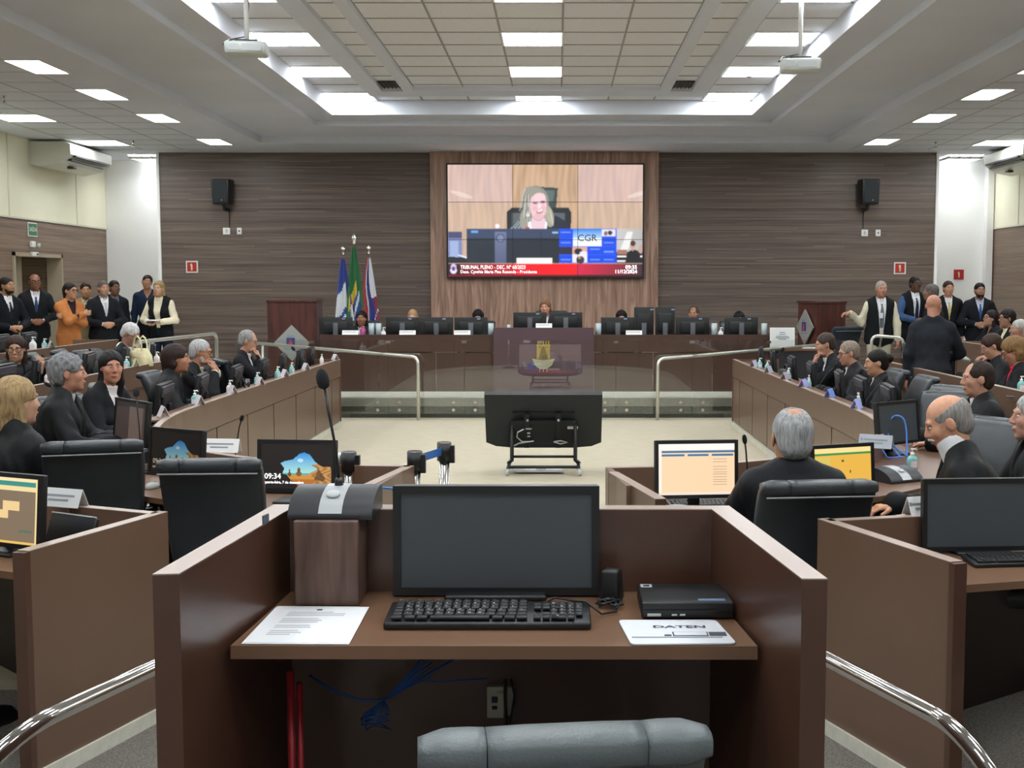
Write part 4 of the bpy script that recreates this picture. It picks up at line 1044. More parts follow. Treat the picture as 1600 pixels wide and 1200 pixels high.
def chair(label, loc, rz, mt=None, group=None, h=1.08, arms=True, w=.50, recl=.12):
    """executive chair, back towards -y when rz=0 (the sitter faces +y)"""
    mt = mt or leather
    t = thing('office_chair', label, 'chair', loc, rz, group)
    z0, z1 = .50, h
    m = MB(); S = []
    for i in range(15):
        f_ = i / 14; z = z0 + (z1 - .016 - z0) * f_; hw = w / 2 * (.84 + .16 * sin(pi * min(1, f_ * 1.25) / 2)); cy = -.22 - recl * f_ ** 1.5 + .03 * sin(pi * f_)
        th_ = .050 + .012 * sin(pi * f_); k = min(1, .4 + 6 * f_, .75 + 3 * (1 - f_)); S.append((0, cy, z, hw * (.9 + .1 * k), th_ * k, 5))
    m.loft(S, 0, 36, 5); m.build('backrest', mt, t)
    m = MB(); cy = -.22 - recl
    for a, b in ((-.5, -.27), (-.27, .27), (.27, .5)):
        n = 8; secs = []
        x0_, x1_ = a * w * 1.0 + .001, b * w * 1.0 - .001
        for i in range(n + 1):
            f_ = i / n; x = x0_ + (x1_ - x0_) * f_; k = min(1, (.55 + .45 * min(1, 4 * f_, 4 * (1 - f_)))); e = 1 - .35 * max(0, abs(x) / (w * .51) - .8) / .2
            secs.append((0, 0, x, .034 * (1 - .10 * (1 - k)) * e, .052 * (1 - .08 * (1 - k)) * e, 3))
        m.loft(secs, 0, 20, 3, R=roty(pi / 2), t=(0, cy - .012, z1 - .034))
    m.build('head_roll', mt, t)
    m = MB()
    for s in (-1, 1): m.tube([(s * w * .27, -.155 - recl * f_ ** 1.5 + .02 * sin(pi * f_) - .012, z0 + .05 + (z1 - z0 - .18) * f_) for f_ in np.linspace(0, 1, 9)], .006)
    m.build('seam', mat('seam_dark', '15181a', .5), t)
    m = MB(); m.tube([(x, cy - .062 - .0, z1 - .068) for x in np.linspace(-w * .48, w * .48, 5)], .004); m.build('piping', mat('piping_grey', '8d9396', .4), t)
    m = MB(); m.box((0, .02, .46), (w * .98, .50, .10), 0, bev=.045); m.build('seat', mt, t)
    m = MB(); m.box((0, -.22, .44), (.12, .12, .03), 0); m.box((0, -.02, .40), (.2, .25, .03)); m.cyl((0, 0, .25), .028, .30); m.cyl((0, 0, .14), .04, .1); m.build('column', chrome, t)
    m = MB()
    for k in range(5):
        a = 2 * pi * k / 5 + .3; m.tube([(0, 0, .12), (.12 * cos(a), .12 * sin(a), .115), (.28 * cos(a), .28 * sin(a), .075)], [.03, .024, .016], 0, 8)
    m.build('base', grey_pl, t)
    for k in range(5):
        a = 2 * pi * k / 5 + .3; m = MB(); m.cyl((.28 * cos(a), .28 * sin(a), .031), .03, .045, 0, 12, 'x'); m.cyl((.28 * cos(a), .28 * sin(a), .06), .01, .03); m.build('caster', black_pl, t)
    if arms:
        for s in (-1, 1):
            m = MB(); m.tube([(s * w * .40, .14, .43), (s * w * .56, .16, .46), (s * w * .60, .17, .60), (s * w * .59, .10, .67), (s * w * .57, -.08, .68), (s * w * .5, -.22, .70)], .014, 0, 8, flat=1.6); m.build('armrest', chrome, t)
            m = MB(); m.box((s * w * .585, .02, .69), (.055, .24, .03), 0, bev=.012); m.build('arm_pad', black_pl, t)
    return t
teal = mat('teal_gel', '7fc3c0', .25, trans=.0, spec=.6); clearp = mat('clear_gel', 'dfe9ea', .2)
def bottle(label, loc, rz, group='hand sanitizer bottles', color=None, lib={}):
    k = color or 'teal'
    if k in lib: return dup(lib[k], loc, rz, label, group)
    t = thing('sanitizer_bottle', label, 'sanitizer bottle', loc, rz, group)
    mt = teal if k == 'teal' else (white_pl if k == 'white' else clearp)
    m = MB(); m.loft([(0, 0, 0, .036, .024), (0, 0, .01, .04, .028), (0, 0, .085, .04, .028), (0, 0, .105, .03, .022), (0, 0, .115, .014, .014)], 0, 20, 3); m.build('bottle_body', mt, t)
    for y_ in (-.0285, .0285): m = MB(); m.box((0, y_, .05), (.05, .002, .05)); m.build('bottle_label', mat('sticker_pale', 'c9e2e2' if k == 'teal' else 'e9d8dc', .6), t)
    m = MB(); m.cyl((0, 0, .125), .016, .024, 0, 14); m.cyl((0, 0, .145), .006, .03, 0, 8); m.box((.010, 0, .163), (.045, .02, .012), 0, bev=.005); m.box((.032, 0, .157), (.008, .01, .012)); m.build('pump', white_pl, t)
    t.scale = (.8, .8, .8) if k != 'clear' else (1, 1, 1)
    lib[k] = t
    return t
def nameplate(label, loc, rz, group='folded name plates', W=.20, H=.085, col='dfe0e4', lib={}, lines=2):
    k = (W, col, lines)
    if k in lib: return dup(lib[k], loc, rz, label, group)
    t = thing('name_plate', label, 'name plate', loc, rz, group)
    a = radians(24); m = MB(); L = H
    for s in (-1, 1): m.box((0, 0, L / 2), (W, .003, L), 0, R=rotx(-s * -a) , t=(0, s * L * sin(a), 0))
    m.build('folded_card', mat('card_' + col, col, .45), t)
    m = MB()
    for i in range(lines): m.box((0, -.0025, L * (.62 - .24 * i)), (W * (.72 - .25 * i), .001, .009), 0, R=rotx(-a), t=(0, -L * sin(a), 0))
    m.box((-W * .42, -.0025, L * .62), (.012, .001, .016), 0, R=rotx(-a), t=(0, -L * sin(a), 0))
    m.build('printed_lines', ink, t)
    lib[k] = t
    return t
gl_clear = glass_mat('clear_drinking_glass', (.96, .98, .98), .03)
water = glass_mat('water', (.93, .96, .97), .02)
def tumbler(label, loc, group='drinking glasses', lib={}):
    if 0 in lib: return dup(lib[0], loc, 0, label, group)
    t = thing('drinking_glass', label, 'glass', loc, 0, group)
    m = MB(); m.lathe([(.001, .004), (.026, .004), (.036, .05), (.034, .10), (.0315, .10), (.033, .05), (.024, .012), (.001, .012)]); m.build('glass_wall', gl_clear, t)
    m = MB(); m.lathe([(.001, .013), (.0235, .013), (.032, .05), (.0318, .06), (.001, .06)]); m.build('water', water, t)
    m = MB(); m.cyl((0, 0, .003), .04, .004); m.build('coaster', lgrey_pl, t)
    lib[0] = t
    return t
def cup(label, loc, lib={}):
    if 0 in lib: return dup(lib[0], loc, 0, label)
    t = thing('stacked_cups', label, 'cup', loc, 0, 'clear cups on the high bench')
    return t
def gooseneck(label, loc, rz, group='gooseneck microphones', lean=.14, h=.38, lib={}, big=False):
    k = (lean, h)
    if k in lib: return dup(lib[k], loc, rz, label, group)
    t = thing('gooseneck_microphone', label, 'microphone', loc, rz, group)
    m = MB(); m.box((0, 0, .012), (.12, .15, .024), 0, bev=.01); m.build('base', black_pl if not big else lgrey_pl, t)
    pts = [(0, .03, .02), (0, .03, .08), (0, .03 - lean * .25, h * .5), (0, .03 - lean * .7, h * .85), (0, .03 - lean, h)]
    m = MB(); m.tube(pts, .0045); m.build('stem', black_pl, t)
    m = MB(); d = unit(np.array(pts[-1]) - np.array(pts[-2])); p = np.array(pts[-1]); m.tube([p - d * .005, p + d * .005, p + d * .02, p + d * .04, p + d * .05], [.006, .011, .013, .011, .004], 0, 10); m.build('windscreen', mat('foam_black', '1b1f20', .95, bump=(600, .6)), t)
    lib[k] = t
    return t
def console(label, loc, rz, group=None, h=.0, stem=True, lean=(-.05, .02), sh=.42, tilt=0):
    """delegate console: dark wedge with a silver strip; faces -y"""
    t = thing('microphone_console', label, 'microphone console', loc, rz, group)
    m = MB(); W = .245; pr = [(-.09, .0), (-.092, .006), (-.09, .016), (-.075, .034), (-.05, .052), (-.02, .064), (.02, .074), (.06, .078), (.085, .076), (.094, .068), (.097, .055), (.097, 0)]
    n = len(pr); V = [(x, y, z) for x in (-W / 2, W / 2) for y, z in pr]
    m.add(V, [(i, i + 1, n + i + 1, n + i) for i in range(n - 1)], 0, True)
    m.add(V, [(0, n, 2 * n - 1, n - 1), tuple(reversed(range(n))), tuple(range(n, 2 * n))], 0)
    m.build('case', mat('console_dark', '23262a', .38), t)
    m = MB(); pr2 = [(y, z + .0018) for y, z in pr[2:9]]; k = len(pr2)
    V = [(x, y, z) for x in (-.034, .034) for y, z in pr2]; m.add(V, [(i, i + 1, k + i + 1, k + i) for i in range(k - 1)], 0, True)
    for x in (-.034, .034): m.add([(x, y, z) for y, z in pr2] + [(x, y, z - .006) for y, z in pr2], [(i, i + 1, k + i + 1, k + i) for i in range(k - 1)], 0)
    m.build('silver_strip', mat('console_silver', 'b4b8ba', .35, metal=.3), t)
    m = MB(); m.lathe([(.001, 0), (.016, 0), (.016, .004), (.012, .006), (.001, .006)], R=rotx(radians(32)), t=(0, -.035, .064), sx=1.25); m.build('talk_button', lgrey_pl, t)
    if stem:
        m = MB(); x1, y1 = lean; m.tube([(0, .05, .078), (0, .05, .10)], [.014, .010]); m.tube([(0, .05, .09), (x1 * .2, .05 + y1 * .2, .09 + sh * .35), (x1 * .7, .05 + y1 * .6, .09 + sh * .75), (x1, .05 + y1, .09 + sh)], .0042)
        m.build('gooseneck', black_pl, t)
        p = np.array((x1, .05 + y1, .09 + sh)); d = unit(np.array((x1 * .35, y1 * .3, sh * .25))); m = MB(); m.tube([p, p + d * .006, p + d * .022, p + d * .042, p + d * .056, p + d * .062], [.006, .0155, .0195, .0185, .011, .003], 0, 14); m.build('foam_windscreen', mat('foam_black', '1b1f20', .95, bump=(600, .6)), t)
    return t
# ------------------------------------------------------------------ desks
ZL, ZW = .90, .75
def resample(P, step=.12):
    P = [np.array(p[:2], dtype=float) for p in P]; out = [P[0]]; acc = [0.0]
    for a, b in zip(P[:-1], P[1:]):
        L = np.linalg.norm(b - a); n = max(1, int(round(L / step)))
        for i in range(1, n + 1): out.append(a + (b - a) * i / n); acc.append(acc[-1] + L / n)
    return out, np.array(acc)
def cutpath(P, S, a, b):
    def at(s):
        i = int(np.clip(np.searchsorted(S, s) - 1, 0, len(P) - 2)); f_ = (s - S[i]) / (S[i + 1] - S[i] + 1e-9); return P[i] + (P[i + 1] - P[i]) * f_
    return [at(a)] + [p for p, s in zip(P, S) if a + .01 < s < b - .01] + [at(b)]
def bench_desk(path, s, label, zb=0.0, depth=.62, step=1.05, off=0.0, skirt=True, group=None, endpanels=(True, True), hb=ZL, near=None):
    P, S = resample(path); t = thing('bench_desk', label, 'desk', (0, 0, zb), 0, group)
    m = MB(); m.sweep(P, [(-s * .001, hb), (-s * .001, hb + .003), (s * .046, hb + .003), (s * .046, hb)], 0); m.build('rail_cap', edge_t, t)
    m = MB(); m.sweep(P, [(0, hb - .235), (0, hb), (s * .045, hb), (s * .045, hb - .235)], 0); m.build('ledge', brown2, t)
    m = MB(); PW_ = P if near is None else cutpath(P, S, .28, S[-1])
    m.sweep(PW_, [(s * .046, ZW - .03), (s * depth, ZW - .03), (s * depth, ZW), (s * .046, ZW)], 0)
    if near is not None:      # the wedge between the slanted side panel and the swept worktop
        u = unit(PW_[1] - PW_[0]); nn = np.array([-u[1], u[0]]) * s; A_ = P[0]; v = unit(np.array(near[:2]) - A_); w0 = PW_[0] + nn * .046; w1 = PW_[0] + nn * depth
        m.prism([tuple(A_ + v * .05 + u * .02), tuple(w0), tuple(w1), tuple(A_ + v * depth + u * .02)], ZW - .03, ZW, 0)
    m.build('worktop', brown_top, t)
    if near is None: m = MB(); m.sweep(cutpath(P, S, S[-1] - 7.2 if S[-1] > 9 else .2, S[-1] - .05), [(s * .047, hb - .045), (s * .21, hb - .045), (s * .21, hb - .03), (s * .047, hb - .03)], 0); m.build('shelf', brown_top, t)
    m = MB(); m.sweep(P, [(s * .032, 0), (s * .032, hb - .236), (s * .05, hb - .236), (s * .05, 0)], 0); m.build('backing_board', joint_m, t)
    js = list(np.arange(S[-1] - off, 0.3, -step))[::-1]; ed = [0] + js + [S[-1]]
    ed = sorted(set(round(float(x), 3) for x in ed))
    for a, b in zip(ed[:-1], ed[1:]):
        if b - a < .08: continue
        m = MB(); m.sweep(cutpath(P, S, a + .016, b - .016), [(s * .012, .07 if skirt else .0), (s * .012, hb - .245), (s * .031, hb - .245), (s * .031, .07 if skirt else 0)], 0); m.build('front_panel', brown2, t)
        if b < S[-1] - .2:
            q = cutpath(P, S, b - .01, b + .01); d = unit(q[-1] - q[0]); nrm = np.array([-d[1], d[0]]) * s
            m = MB(); c0 = q[0] + nrm * (.05 + (depth - .1) / 2); m.box((0, 0, 0), (depth - .12, .03, ZW - .04), 0, R=rotz(atan2(nrm[1], nrm[0])), t=(c0[0], c0[1], (ZW - .04) / 2)); m.build('divider', brown, t)
    if skirt: m = MB(); m.sweep(P, [(-s * .012, 0), (-s * .012, .065), (s * .03, .065), (s * .03, 0)], 0); m.build('skirting', stone, t)
    for e, i0, i1 in ((endpanels[0], 0, 1), (endpanels[1], -1, -2)):
        if not e: continue
        d = unit(P[i0] - P[i1]); nrm = np.array([-d[1], d[0]]) * (1 if i0 == -1 else -1) * s; c0 = P[i0] + nrm * depth / 2 - d * .01
        m = MB(); m.box((0, 0, 0), (depth, .03, hb), 0, R=rotz(atan2(nrm[1], nrm[0])), t=(c0[0], c0[1], hb / 2)); m.build('end_panel', brown2, t)
    return t
def mir(p): return (-.6 - p[0], p[1])
LP = smooth_path([(-.80, 6.55), (-1.2, 6.6), (-1.75, 6.85), (-2.3, 7.35), (-2.7, 8.1), (-2.9, 9.0), (-2.94, 10.0), (-2.94, 12), (-2.92, 16.3)])
RP = smooth_path([mir(p) for p in [(-.86, 6.5), (-1.25, 6.55), (-1.8, 6.8), (-2.35, 7.3), (-2.75, 8.0), (-2.93, 8.9), (-2.96, 10.0), (-2.94, 12), (-2.94, 16.3)]])
bench_desk(LP, 1, 'long brown curved bench desk on the left side of the central floor', off=.6)
bench_desk(RP, -1, 'long brown curved bench desk on the right side of the central floor', off=.6)
bench_desk([(-4.5, 7.2), (-4.5, 15.6)], 1, 'second-row brown bench desk on the left tier', .12, skirt=False)
bench_desk([(3.78, 7.6), (3.72, 14.6)], -1, 'second-row brown bench desk on the right tier', .12, skirt=False)
bench_desk([(-6.0, 9.5), (-6.0, 16.6)], 1, 'third-row brown bench desk on the upper left tier', .25, skirt=False)
bench_desk([(5.5, 11.5), (5.5, 16.8)], -1, 'third-row brown bench desk on the upper right tier', .22, skirt=False)
# side panels closing the desks of the front arcs
def side_panel(name, A, B, label, z1=ZL, th=.05, base=0):
    A = np.array(A[:2]); B = np.array(B[:2]); d = B - A; L = np.linalg.norm(d); a = atan2(d[1], d[0])
    t = thing(name, label, 'desk panel', (*((A + B) / 2), base), a)
    m = MB(); m.box((0, 0, z1 / 2), (L, th, z1), 0); m.build('panel', brown2, t)
    m = MB(); m.box((0, 0, z1 + .0015), (L + .004, th + .002, .003), 0); m.build('rail_cap', edge_t, t)
    for e_ in (-1, 1): m = MB(); m.box((e_ * (L / 2 + .001), 0, z1 / 2), (.004, th + .002, z1), 0); m.build('edge_band', brown, t)
    return t
side_panel('end_screen', atz(640, 728, ZL), (-.97, 5.72), 'brown end screen of the left desk beside the belt posts')
side_panel('end_screen', atz(958, 738, ZL), atz(1032, 780, ZL), 'brown end screen of the desk of the grey-haired man seen from behind')
# row of booths nearest the camera
def booth(path, s, near, label):
    t = bench_desk(path, s, label, 0, .60, 2.0, skirt=True, endpanels=(False, True), near=near)
    A = np.array(path[0]); B = np.array(near[:2]); d = B - A; L = np.linalg.norm(d)
    m = MB(); a = atan2(d[1], d[0]); m.box((L / 2 - .02, 0, ZL / 2), (L, .05, ZL), 0, R=rotz(a), t=(A[0], A[1], 0)); m.build('side_panel', brown2, t)
    m = MB(); m.box((L - .01, 0, ZL / 2), (.03, .054, ZL - .002), 0, R=rotz(a), t=(A[0], A[1], 0)); m.build('edge_band', brown, t)
    m = MB(); m.box((L / 2 - .02, 0, ZL + .0015), (L, .052, .003), 0, R=rotz(a), t=(A[0], A[1], 0)); m.build('rail_cap', edge_t, t)
    m = MB(); m.box((L / 2, s * .03, .035), (L, .012, .07), 0, R=rotz(a), t=(A[0], A[1], 0)); m.build('skirting', stone, t)
booth([atz(250, 801, ZL)[:2], atz(123, 789, ZL)[:2], (-2.75, 5.95), (-3.3, 6.6)], 1, atz(30, 863, ZL), 'nearest brown booth at the left edge of the photo')
booth([atz(1290, 812, ZL)[:2], atz(1443, 804, ZL)[:2], (2.15, 5.55), (2.75, 6.1)], -1, atz(1500, 880, ZL), 'nearest brown booth at the right edge of the photo')

# our own desk on the podium
ZR, ZD, ZP = 1.333, 1.133, .15
a1 = atz(238, 899, ZR); a2 = atz(428, 789.5, ZR); b1 = atz(280, 898, ZR); b2 = atz(452, 797, ZR)
c1 = atz(1293, 906, ZR); c2 = atz(1139, 791.5, ZR); d1 = atz(1253, 906, ZR); d2 = atz(1112, 797, ZR)
t = thing('lectern_desk', 'foreground dark brown booth desk with the switched-off monitor', 'desk', (0, 0, 0))
for q in ((a1, a2, b2, b1), (c1, d1, d2, c2)):
    m = MB(); m.prism([p[:2] for p in q], ZP, ZR, 0); m.build('side_panel', brown, t)
m = MB(); m.prism([b2[:2], d2[:2], c2[:2], a2[:2]], ZP, ZR, 0); m.build('back_panel', brown, t)
e1 = atz(360, 1009, ZD); e2 = atz(1184, 1010, ZD)
m = MB(); m.prism([e1[:2], e2[:2], (d2[0] + .0, d2[1] - .0), (b2[0], b2[1])], ZD - .028, ZD, 0); m.build('worktop', brown_top, t)
for nm, q in (('rail_cap', (a1, b1, b2, a2)), ('rail_cap', (d1, c1, c2, d2)), ('rail_cap', (b2, d2, c2, a2))):
    m = MB(); m.prism([p[:2] for p in q], ZR, ZR + .0025, 0); m.build(nm, edge_t, t)
m = MB(); p = aty(415, 811, 2.66); m.box((0, 0, 0), (.004, .03, .02), 0, R=rotz(-.15), t=p); m.build('asset_tag', mat('tag_blue_grey', '59606c', .5), t)

Rm = (aty(775, 858, 2.84))
monitor('large switched-off monitor on the foreground desk', (Rm[0], 2.86, ZD), 0, W=.49, H=.262, lift=.004, tilt=-.03)
kp = atz(764, 971, ZD); keyboard('black keyboard on the foreground desk', (kp[0], kp[1] + .002, ZD), -.0, hero=True, W=.448)
# wooden riser box with the microphone console
bx0 = atz(460, 948, ZD); bx1 = atz(561, 948, ZD); bw = bx1[0] - bx0[0]
wbox = wood_grain('worn_dark_wood', '49352d', '6c5348', 2.5, (16, 16, 1.2), .5, .6)
m = MB(); m.box((0, 0, .1), (bw, .17, .2), 0, bev=.004); o = m.build('wooden_riser', wbox); o.location = ((bx0[0] + bx1[0]) / 2, bx0[1] + .086, ZD); tag(o, 'dark wooden riser box under the foreground microphone console', 'riser')
console('microphone console with tall gooseneck on the wooden riser', ((bx0[0] + bx1[0]) / 2 + .008, bx0[1] + .09, ZD + .2), -.02, lean=(-.045, .03), sh=.275).scale = (.80, .80, .80)
# mini computer
p0 = atz(1003, 969, ZD); p1 = atz(1148, 971, ZD)
t = thing('mini_computer', 'flat black mini computer on the right of the foreground desk', 'computer', ((p0[0] + p1[0]) / 2, p0[1] + .09, ZD))
cw = p1[0] - p0[0]
m = MB(); m.box((0, 0, .021), (cw, .175, .036), 0, bev=.004); m.build('case', black_pl, t)
m = MB(); m.box((0, -.089, .022), (cw * .96, .004, .002)); m.build('front_groove', mat('groove_black', '050506', .4), t)
for px_, w_ in ((-.03, .012), (-.012, .012)): m = MB(); m.box((px_, -.0895, .012), (w_, .003, .004)); m.build('port', lgrey_pl, t)
m = MB(); m.box((-.075, -.0895, .012), (.03, .003, .006)); m.build('model_strip', lgrey_pl, t)
m = MB(); m.box((.055, -.066, .0395), (.06, .018, .0012)); m.build('front_badge', mat('badge_blue_grey', '6f86a6', .4), t)
m = MB(); m.box((-cw / 2 + .02, .062, .0395), (.026, .026, .0012), 0, bev=.0005); m.box((-cw / 2 + .02, .06, .0405), (.014, .012, .0008), 1); m.build('label_sticker', [mat('sticker_silver', 'b9bec2', .4), ink_d], t)
# mouse pad
q = [atz(966, 971.5, ZD), atz(1118, 971.5, ZD), atz(1151, 1008, ZD - .0), atz(986, 1009.5, ZD)]
cx = sum(a[0] for a in q) / 4; cyy = sum(a[1] for a in q) / 4
t = thing('mouse_pad', 'white printed mouse pad beside the mini computer', 'mouse pad', (cx, cyy, ZD + .0015))
m = MB(); pts = []
Q = [np.array(a[:2]) - (cx, cyy) for a in q]
for i in range(4):
    a, b, c_ = Q[i - 1], Q[i], Q[(i + 1) % 4]; u = unit(a - b); v = unit(c_ - b)
    for f_ in np.linspace(0, 1, 5): pts.append(tuple(b + u * .014 * (1 - f_) ** 2 + v * .014 * f_ ** 2))
m.prism(pts, 0, .003, 0); m.build('pad', mat('pad_white', 'd5d9de', .6), t)
m = MB(); m.text('DATEN', .026, 0, t=(.012, .032, .0036), bold=.03, sx=1.35); m.build('lettering', mat('pad_print', '3c4048', .6), t)
m = MB(); m.box((.03, -.022, .0036), (.075, .030, .0006), 0); m.box((.03, -.022, .0041), (.069, .024, .0006), 1); m.box((.088, -.022, .0036), (.036, .028, .0006), 0); m.box((-.018, -.032, .0036), (.015, .01, .0006), 0); m.box((-.0, -.046, .0036), (.19, .006, .0006), 2); m.build('print', [mat('pad_print', '3c4048'), mat('pad_white', 'd5d9de'), ink], t)
# sheets of paper
q = [atz(432, 949, ZD), atz(576, 950.5, ZD), atz(545, 1008, ZD), atz(377, 1007, ZD)]; cx = sum(a[0] for a in q) / 4; cyy = sum(a[1] for a in q) / 4
t = thing('document', 'printed white sheets on the left of the foreground desk', 'paper', (cx, cyy, ZD + .001)); Q = [(a[0] - cx, a[1] - cyy) for a in q]
m = MB(); m.prism(Q, 0, .0012); m.build('bottom_sheet', paper, t)
m = MB(); m.prism([(x * .99 + .002, y * .985 + .003) for x, y in Q], .0014, .0022); m.build('top_sheet', paper, t)
m = MB(); m.box((.0, .115, .0026), (.012, .008, .0006), 1)
for i, w_ in enumerate((.10, .13, .13, 0, .08, .09, .085, 0, .075, .08, 0, .06, .07, .05)):
    if w_: m.box((-.065 + w_ / 2 - .0008 * i, .095 - .0135 * i, .0026), (w_, .005, .0004), 0)
m.build('printed_lines', [mat('print_light', 'c3c6cc', .8), ink_d], t)
# black device with tangled cables behind the monitor
p = atz(958, 935, ZD); t = thing('webcam_box', 'small black device with tangled cable right of the foreground monitor', 'device', (p[0] - .005, 2.80, ZD), -.35)
m = MB(); m.box((0, 0, .042), (.05, .05, .075), 0, bev=.008, taper=.8); m.build('body', black_pl, t)
m = MB(); r_ = np.random.default_rng(3); pts = [(.0 + .035 * cos(k * 1.3) * r_.uniform(.5, 1) + .01, -.05 + .02 * sin(k * 1.7), .006 + .012 * abs(sin(k * .9))) for k in range(26)]; m.tube(smooth_path(pts, 1) if 0 else pts, .0028, 0, 6); m.build('tangled_cable', black_pl, t)
pa = atz(880, 948, ZD); m = MB(); m.tube([(kp[0] + .12, kp[1] + .07, ZD + .02), (kp[0] + .145, kp[1] + .085, ZD + .032), (kp[0] + .18, kp[1] + .075, ZD + .028), (kp[0] + .215, kp[1] + .045, ZD + .033), (kp[0] + .25, kp[1] + .04, ZD + .006), (kp[0] + .285, kp[1] + .06, ZD + .006), (kp[0] + .275, kp[1] + .1, ZD + .008)], .0024, 0, 6); tag(m.build('keyboard_cable', black_pl), 'black keyboard cable curling to the right of the foreground monitor', 'cable')
blue_c = mat('blue_cable', '3f7fc9', .4)
cx0 = bx1[0]; m = MB(); m.tube([(cx0 - .03, bx0[1] + .16, ZD + .235), (cx0 + .025, bx0[1] + .17, ZD + .250), (cx0 + .055, bx0[1] + .17, ZD + .248), (cx0 + .08, bx0[1] + .168, ZD + .22)], .003, 0, 6); tag(m.build('network_cable', blue_c), 'thin blue cable arching between the foreground microphone console and monitor', 'cable'); m = MB(); m.tube([(cx0 - .02, bx0[1] + .15, ZD + .20), (cx0 + .015, bx0[1] + .15, ZD + .195), (cx0 + .05, bx0[1] + .15, ZD + .165)], .0042, 0, 6); tag(m.build('network_cable', blue_c), 'short thick blue cable sloping down behind the foreground microphone console', 'cable')
# things under our desk
p = aty(782, 1097, 2.875)
t = thing('network_outlet', 'beige network outlet box under the foreground desk', 'outlet', (p[0], 2.885, p[2])); sc_ = 1.0
m = MB(); m.box((-.012, 0, 0), (.042, .03, .078), 0, bev=.003); m.build('box', mat('aged_plastic', 'a9a694', .5), t)
m = MB(); m.box((.022, .004, 0), (.02, .024, .07), 0, bev=.003); m.build('side_box', mat('aged_plastic', 'a9a694', .5), t)
m = MB(); m.box((-.014, -.016, .008), (.014, .003, .014)); m.box((-.014, -.016, -.012), (.012, .003, .008)); m.build('socket', ink_d, t)
m = MB(); m.text('LOA', .010, 0, R=RX, t=(.002, -.0165, .027)); m.build('lettering', ink_d, t)
m = MB(); m.tube([(.014, -.02, .06), (.014, -.022, .0), (.016, -.02, -.07)], .003); m.tube([(.026, -.02, .06), (.034, -.02, .02), (.022, -.02, -.06)], .0025); m.build('lead', black_pl, t)
p = aty(455, 1120, 2.66); m = MB(); m.tube([(p[0], 2.66, ZP + .0), (p[0], 2.66, ZD - .12)], .009); tag(m.build('red_conduit', mat('red_pvc', 'a8252e', .4)), 'thicker left one of two red cables under the foreground desk', 'cable'); m = MB(); m.tube([(p[0] + .018, 2.67, ZP), (p[0] + .018, 2.67, ZD - .15)], .007); tag(m.build('red_conduit', mat('red_pvc', 'a8252e', .4)), 'thinner right one of two red cables under the foreground desk', 'cable')
p = aty(600, 1095, 2.8); m = MB(); X0, Z0_ = p[0], p[2]
m.tube([(X0 - .18, 2.82, Z0_ + .055), (X0 - .12, 2.81, Z0_ + .02), (X0 - .05, 2.80, Z0_ + .0), (X0 + .0, 2.80, Z0_ + .002), (X0 + .06, 2.81, Z0_ + .035), (X0 + .16, 2.83, Z0_ + .09)], .003, 0, 6)
for k in range(7):
    a = .5 + k * .35; L = .05 + .012 * (k % 3); m.tube([(X0, 2.8, Z0_), (X0 + L * cos(a) * .6 - .01, 2.79, Z0_ - L * sin(a) * .4 - .01), (X0 - .02 - L * cos(a) * .8, 2.79, Z0_ - L * .9), (X0 - .045, 2.8, Z0_ - .03 - .005 * k), (X0, 2.8, Z0_)], .002, 0, 5)
for k in range(7): m.tube([(X0, 2.8, Z0_), (X0 + .05, 2.8, Z0_ + .03 + .004 * k), (X0 + .11, 2.82, Z0_ + .05 + .012 * k)], .002, 0, 5)
m.tube([(X0 + .1, 2.82, Z0_ + .04), (X0 + .16, 2.84, Z0_ + .035), (X0 + .24, 2.86, Z0_ + .035)], .0022, 0, 5); tag(m.build('cable_bundle', mat('blue_cable_bundle', '1f56a0', .5)), 'tied bundle of blue network cables under the foreground desk', 'cable')
ch_top = (.012, 2.03)
chair('grey leather chair back at the bottom of the photo, pushed to the foreground desk', (-.03, 2.03 + .35, ZP), .12, leather_g, h=.967, w=.505)

# handrails
def handrail(name, pts, r, label, posts=(), mt=chrome, group=None):
    t = thing('handrail', label, 'handrail', (0, 0, 0), 0, group)
    m = MB(); P = [np.array(pts[0])]
    for i in range(1, len(pts) - 1):      # rounded bends
        a, b, c_ = map(np.array, pts[i - 1:i + 2]); u = unit(a - b); v = unit(c_ - b); k = min(.11, np.linalg.norm(a - b) * .45, np.linalg.norm(c_ - b) * .45)
        for f_ in np.linspace(0, 1, 7): P.append(b + u * k * (1 - f_) ** 2 + v * k * f_ ** 2)
    P.append(np.array(pts[-1])); m.tube(P, r, 0, 14); m.build('rail', mt, t)
    for q in posts: m = MB(); m.tube([q[0], q[1]], r * .8, 0, 10); m.cyl((q[0][0], q[0][1], q[0][2] + .006), r * 2, .012, 0, 14); m.build('post', mt, t)
l1 = atz(238, 1046, .86); l2 = atz(42, 1136, .86); r1 = atz(1294, 1037, .86); r2 = atz(1492, 1134, .86)
handrail('h', [(l1[0] + .16, l1[1] + .5, .02), (l1[0] + .16, l1[1] + .5, .86), l2, (l2[0] - .10, l2[1] - .14, .76), (l2[0] - .115, l2[1] - .16, .02)], .0205, 'polished steel handrail at the bottom left beside the foreground desk')
handrail('h', [(r1[0] - .16, r1[1] + .5, .02), (r1[0] - .16, r1[1] + .5, .86), r2, (r2[0] + .07, r2[1] - .14, .76), (r2[0] + .085, r2[1] - .16, .02)], .0205, 'polished steel handrail at the bottom right beside the foreground desk')
rs = mat('satin_steel_rail', 'dcdcd2', .3, metal=.7)
def far_rail(p_end, ybase, xo, yo, zo, label, ps=()):
    handrail('h', [(p_end[0], p_end[1], ybase), p_end, (xo, yo, zo)], .024, label, ps, rs)
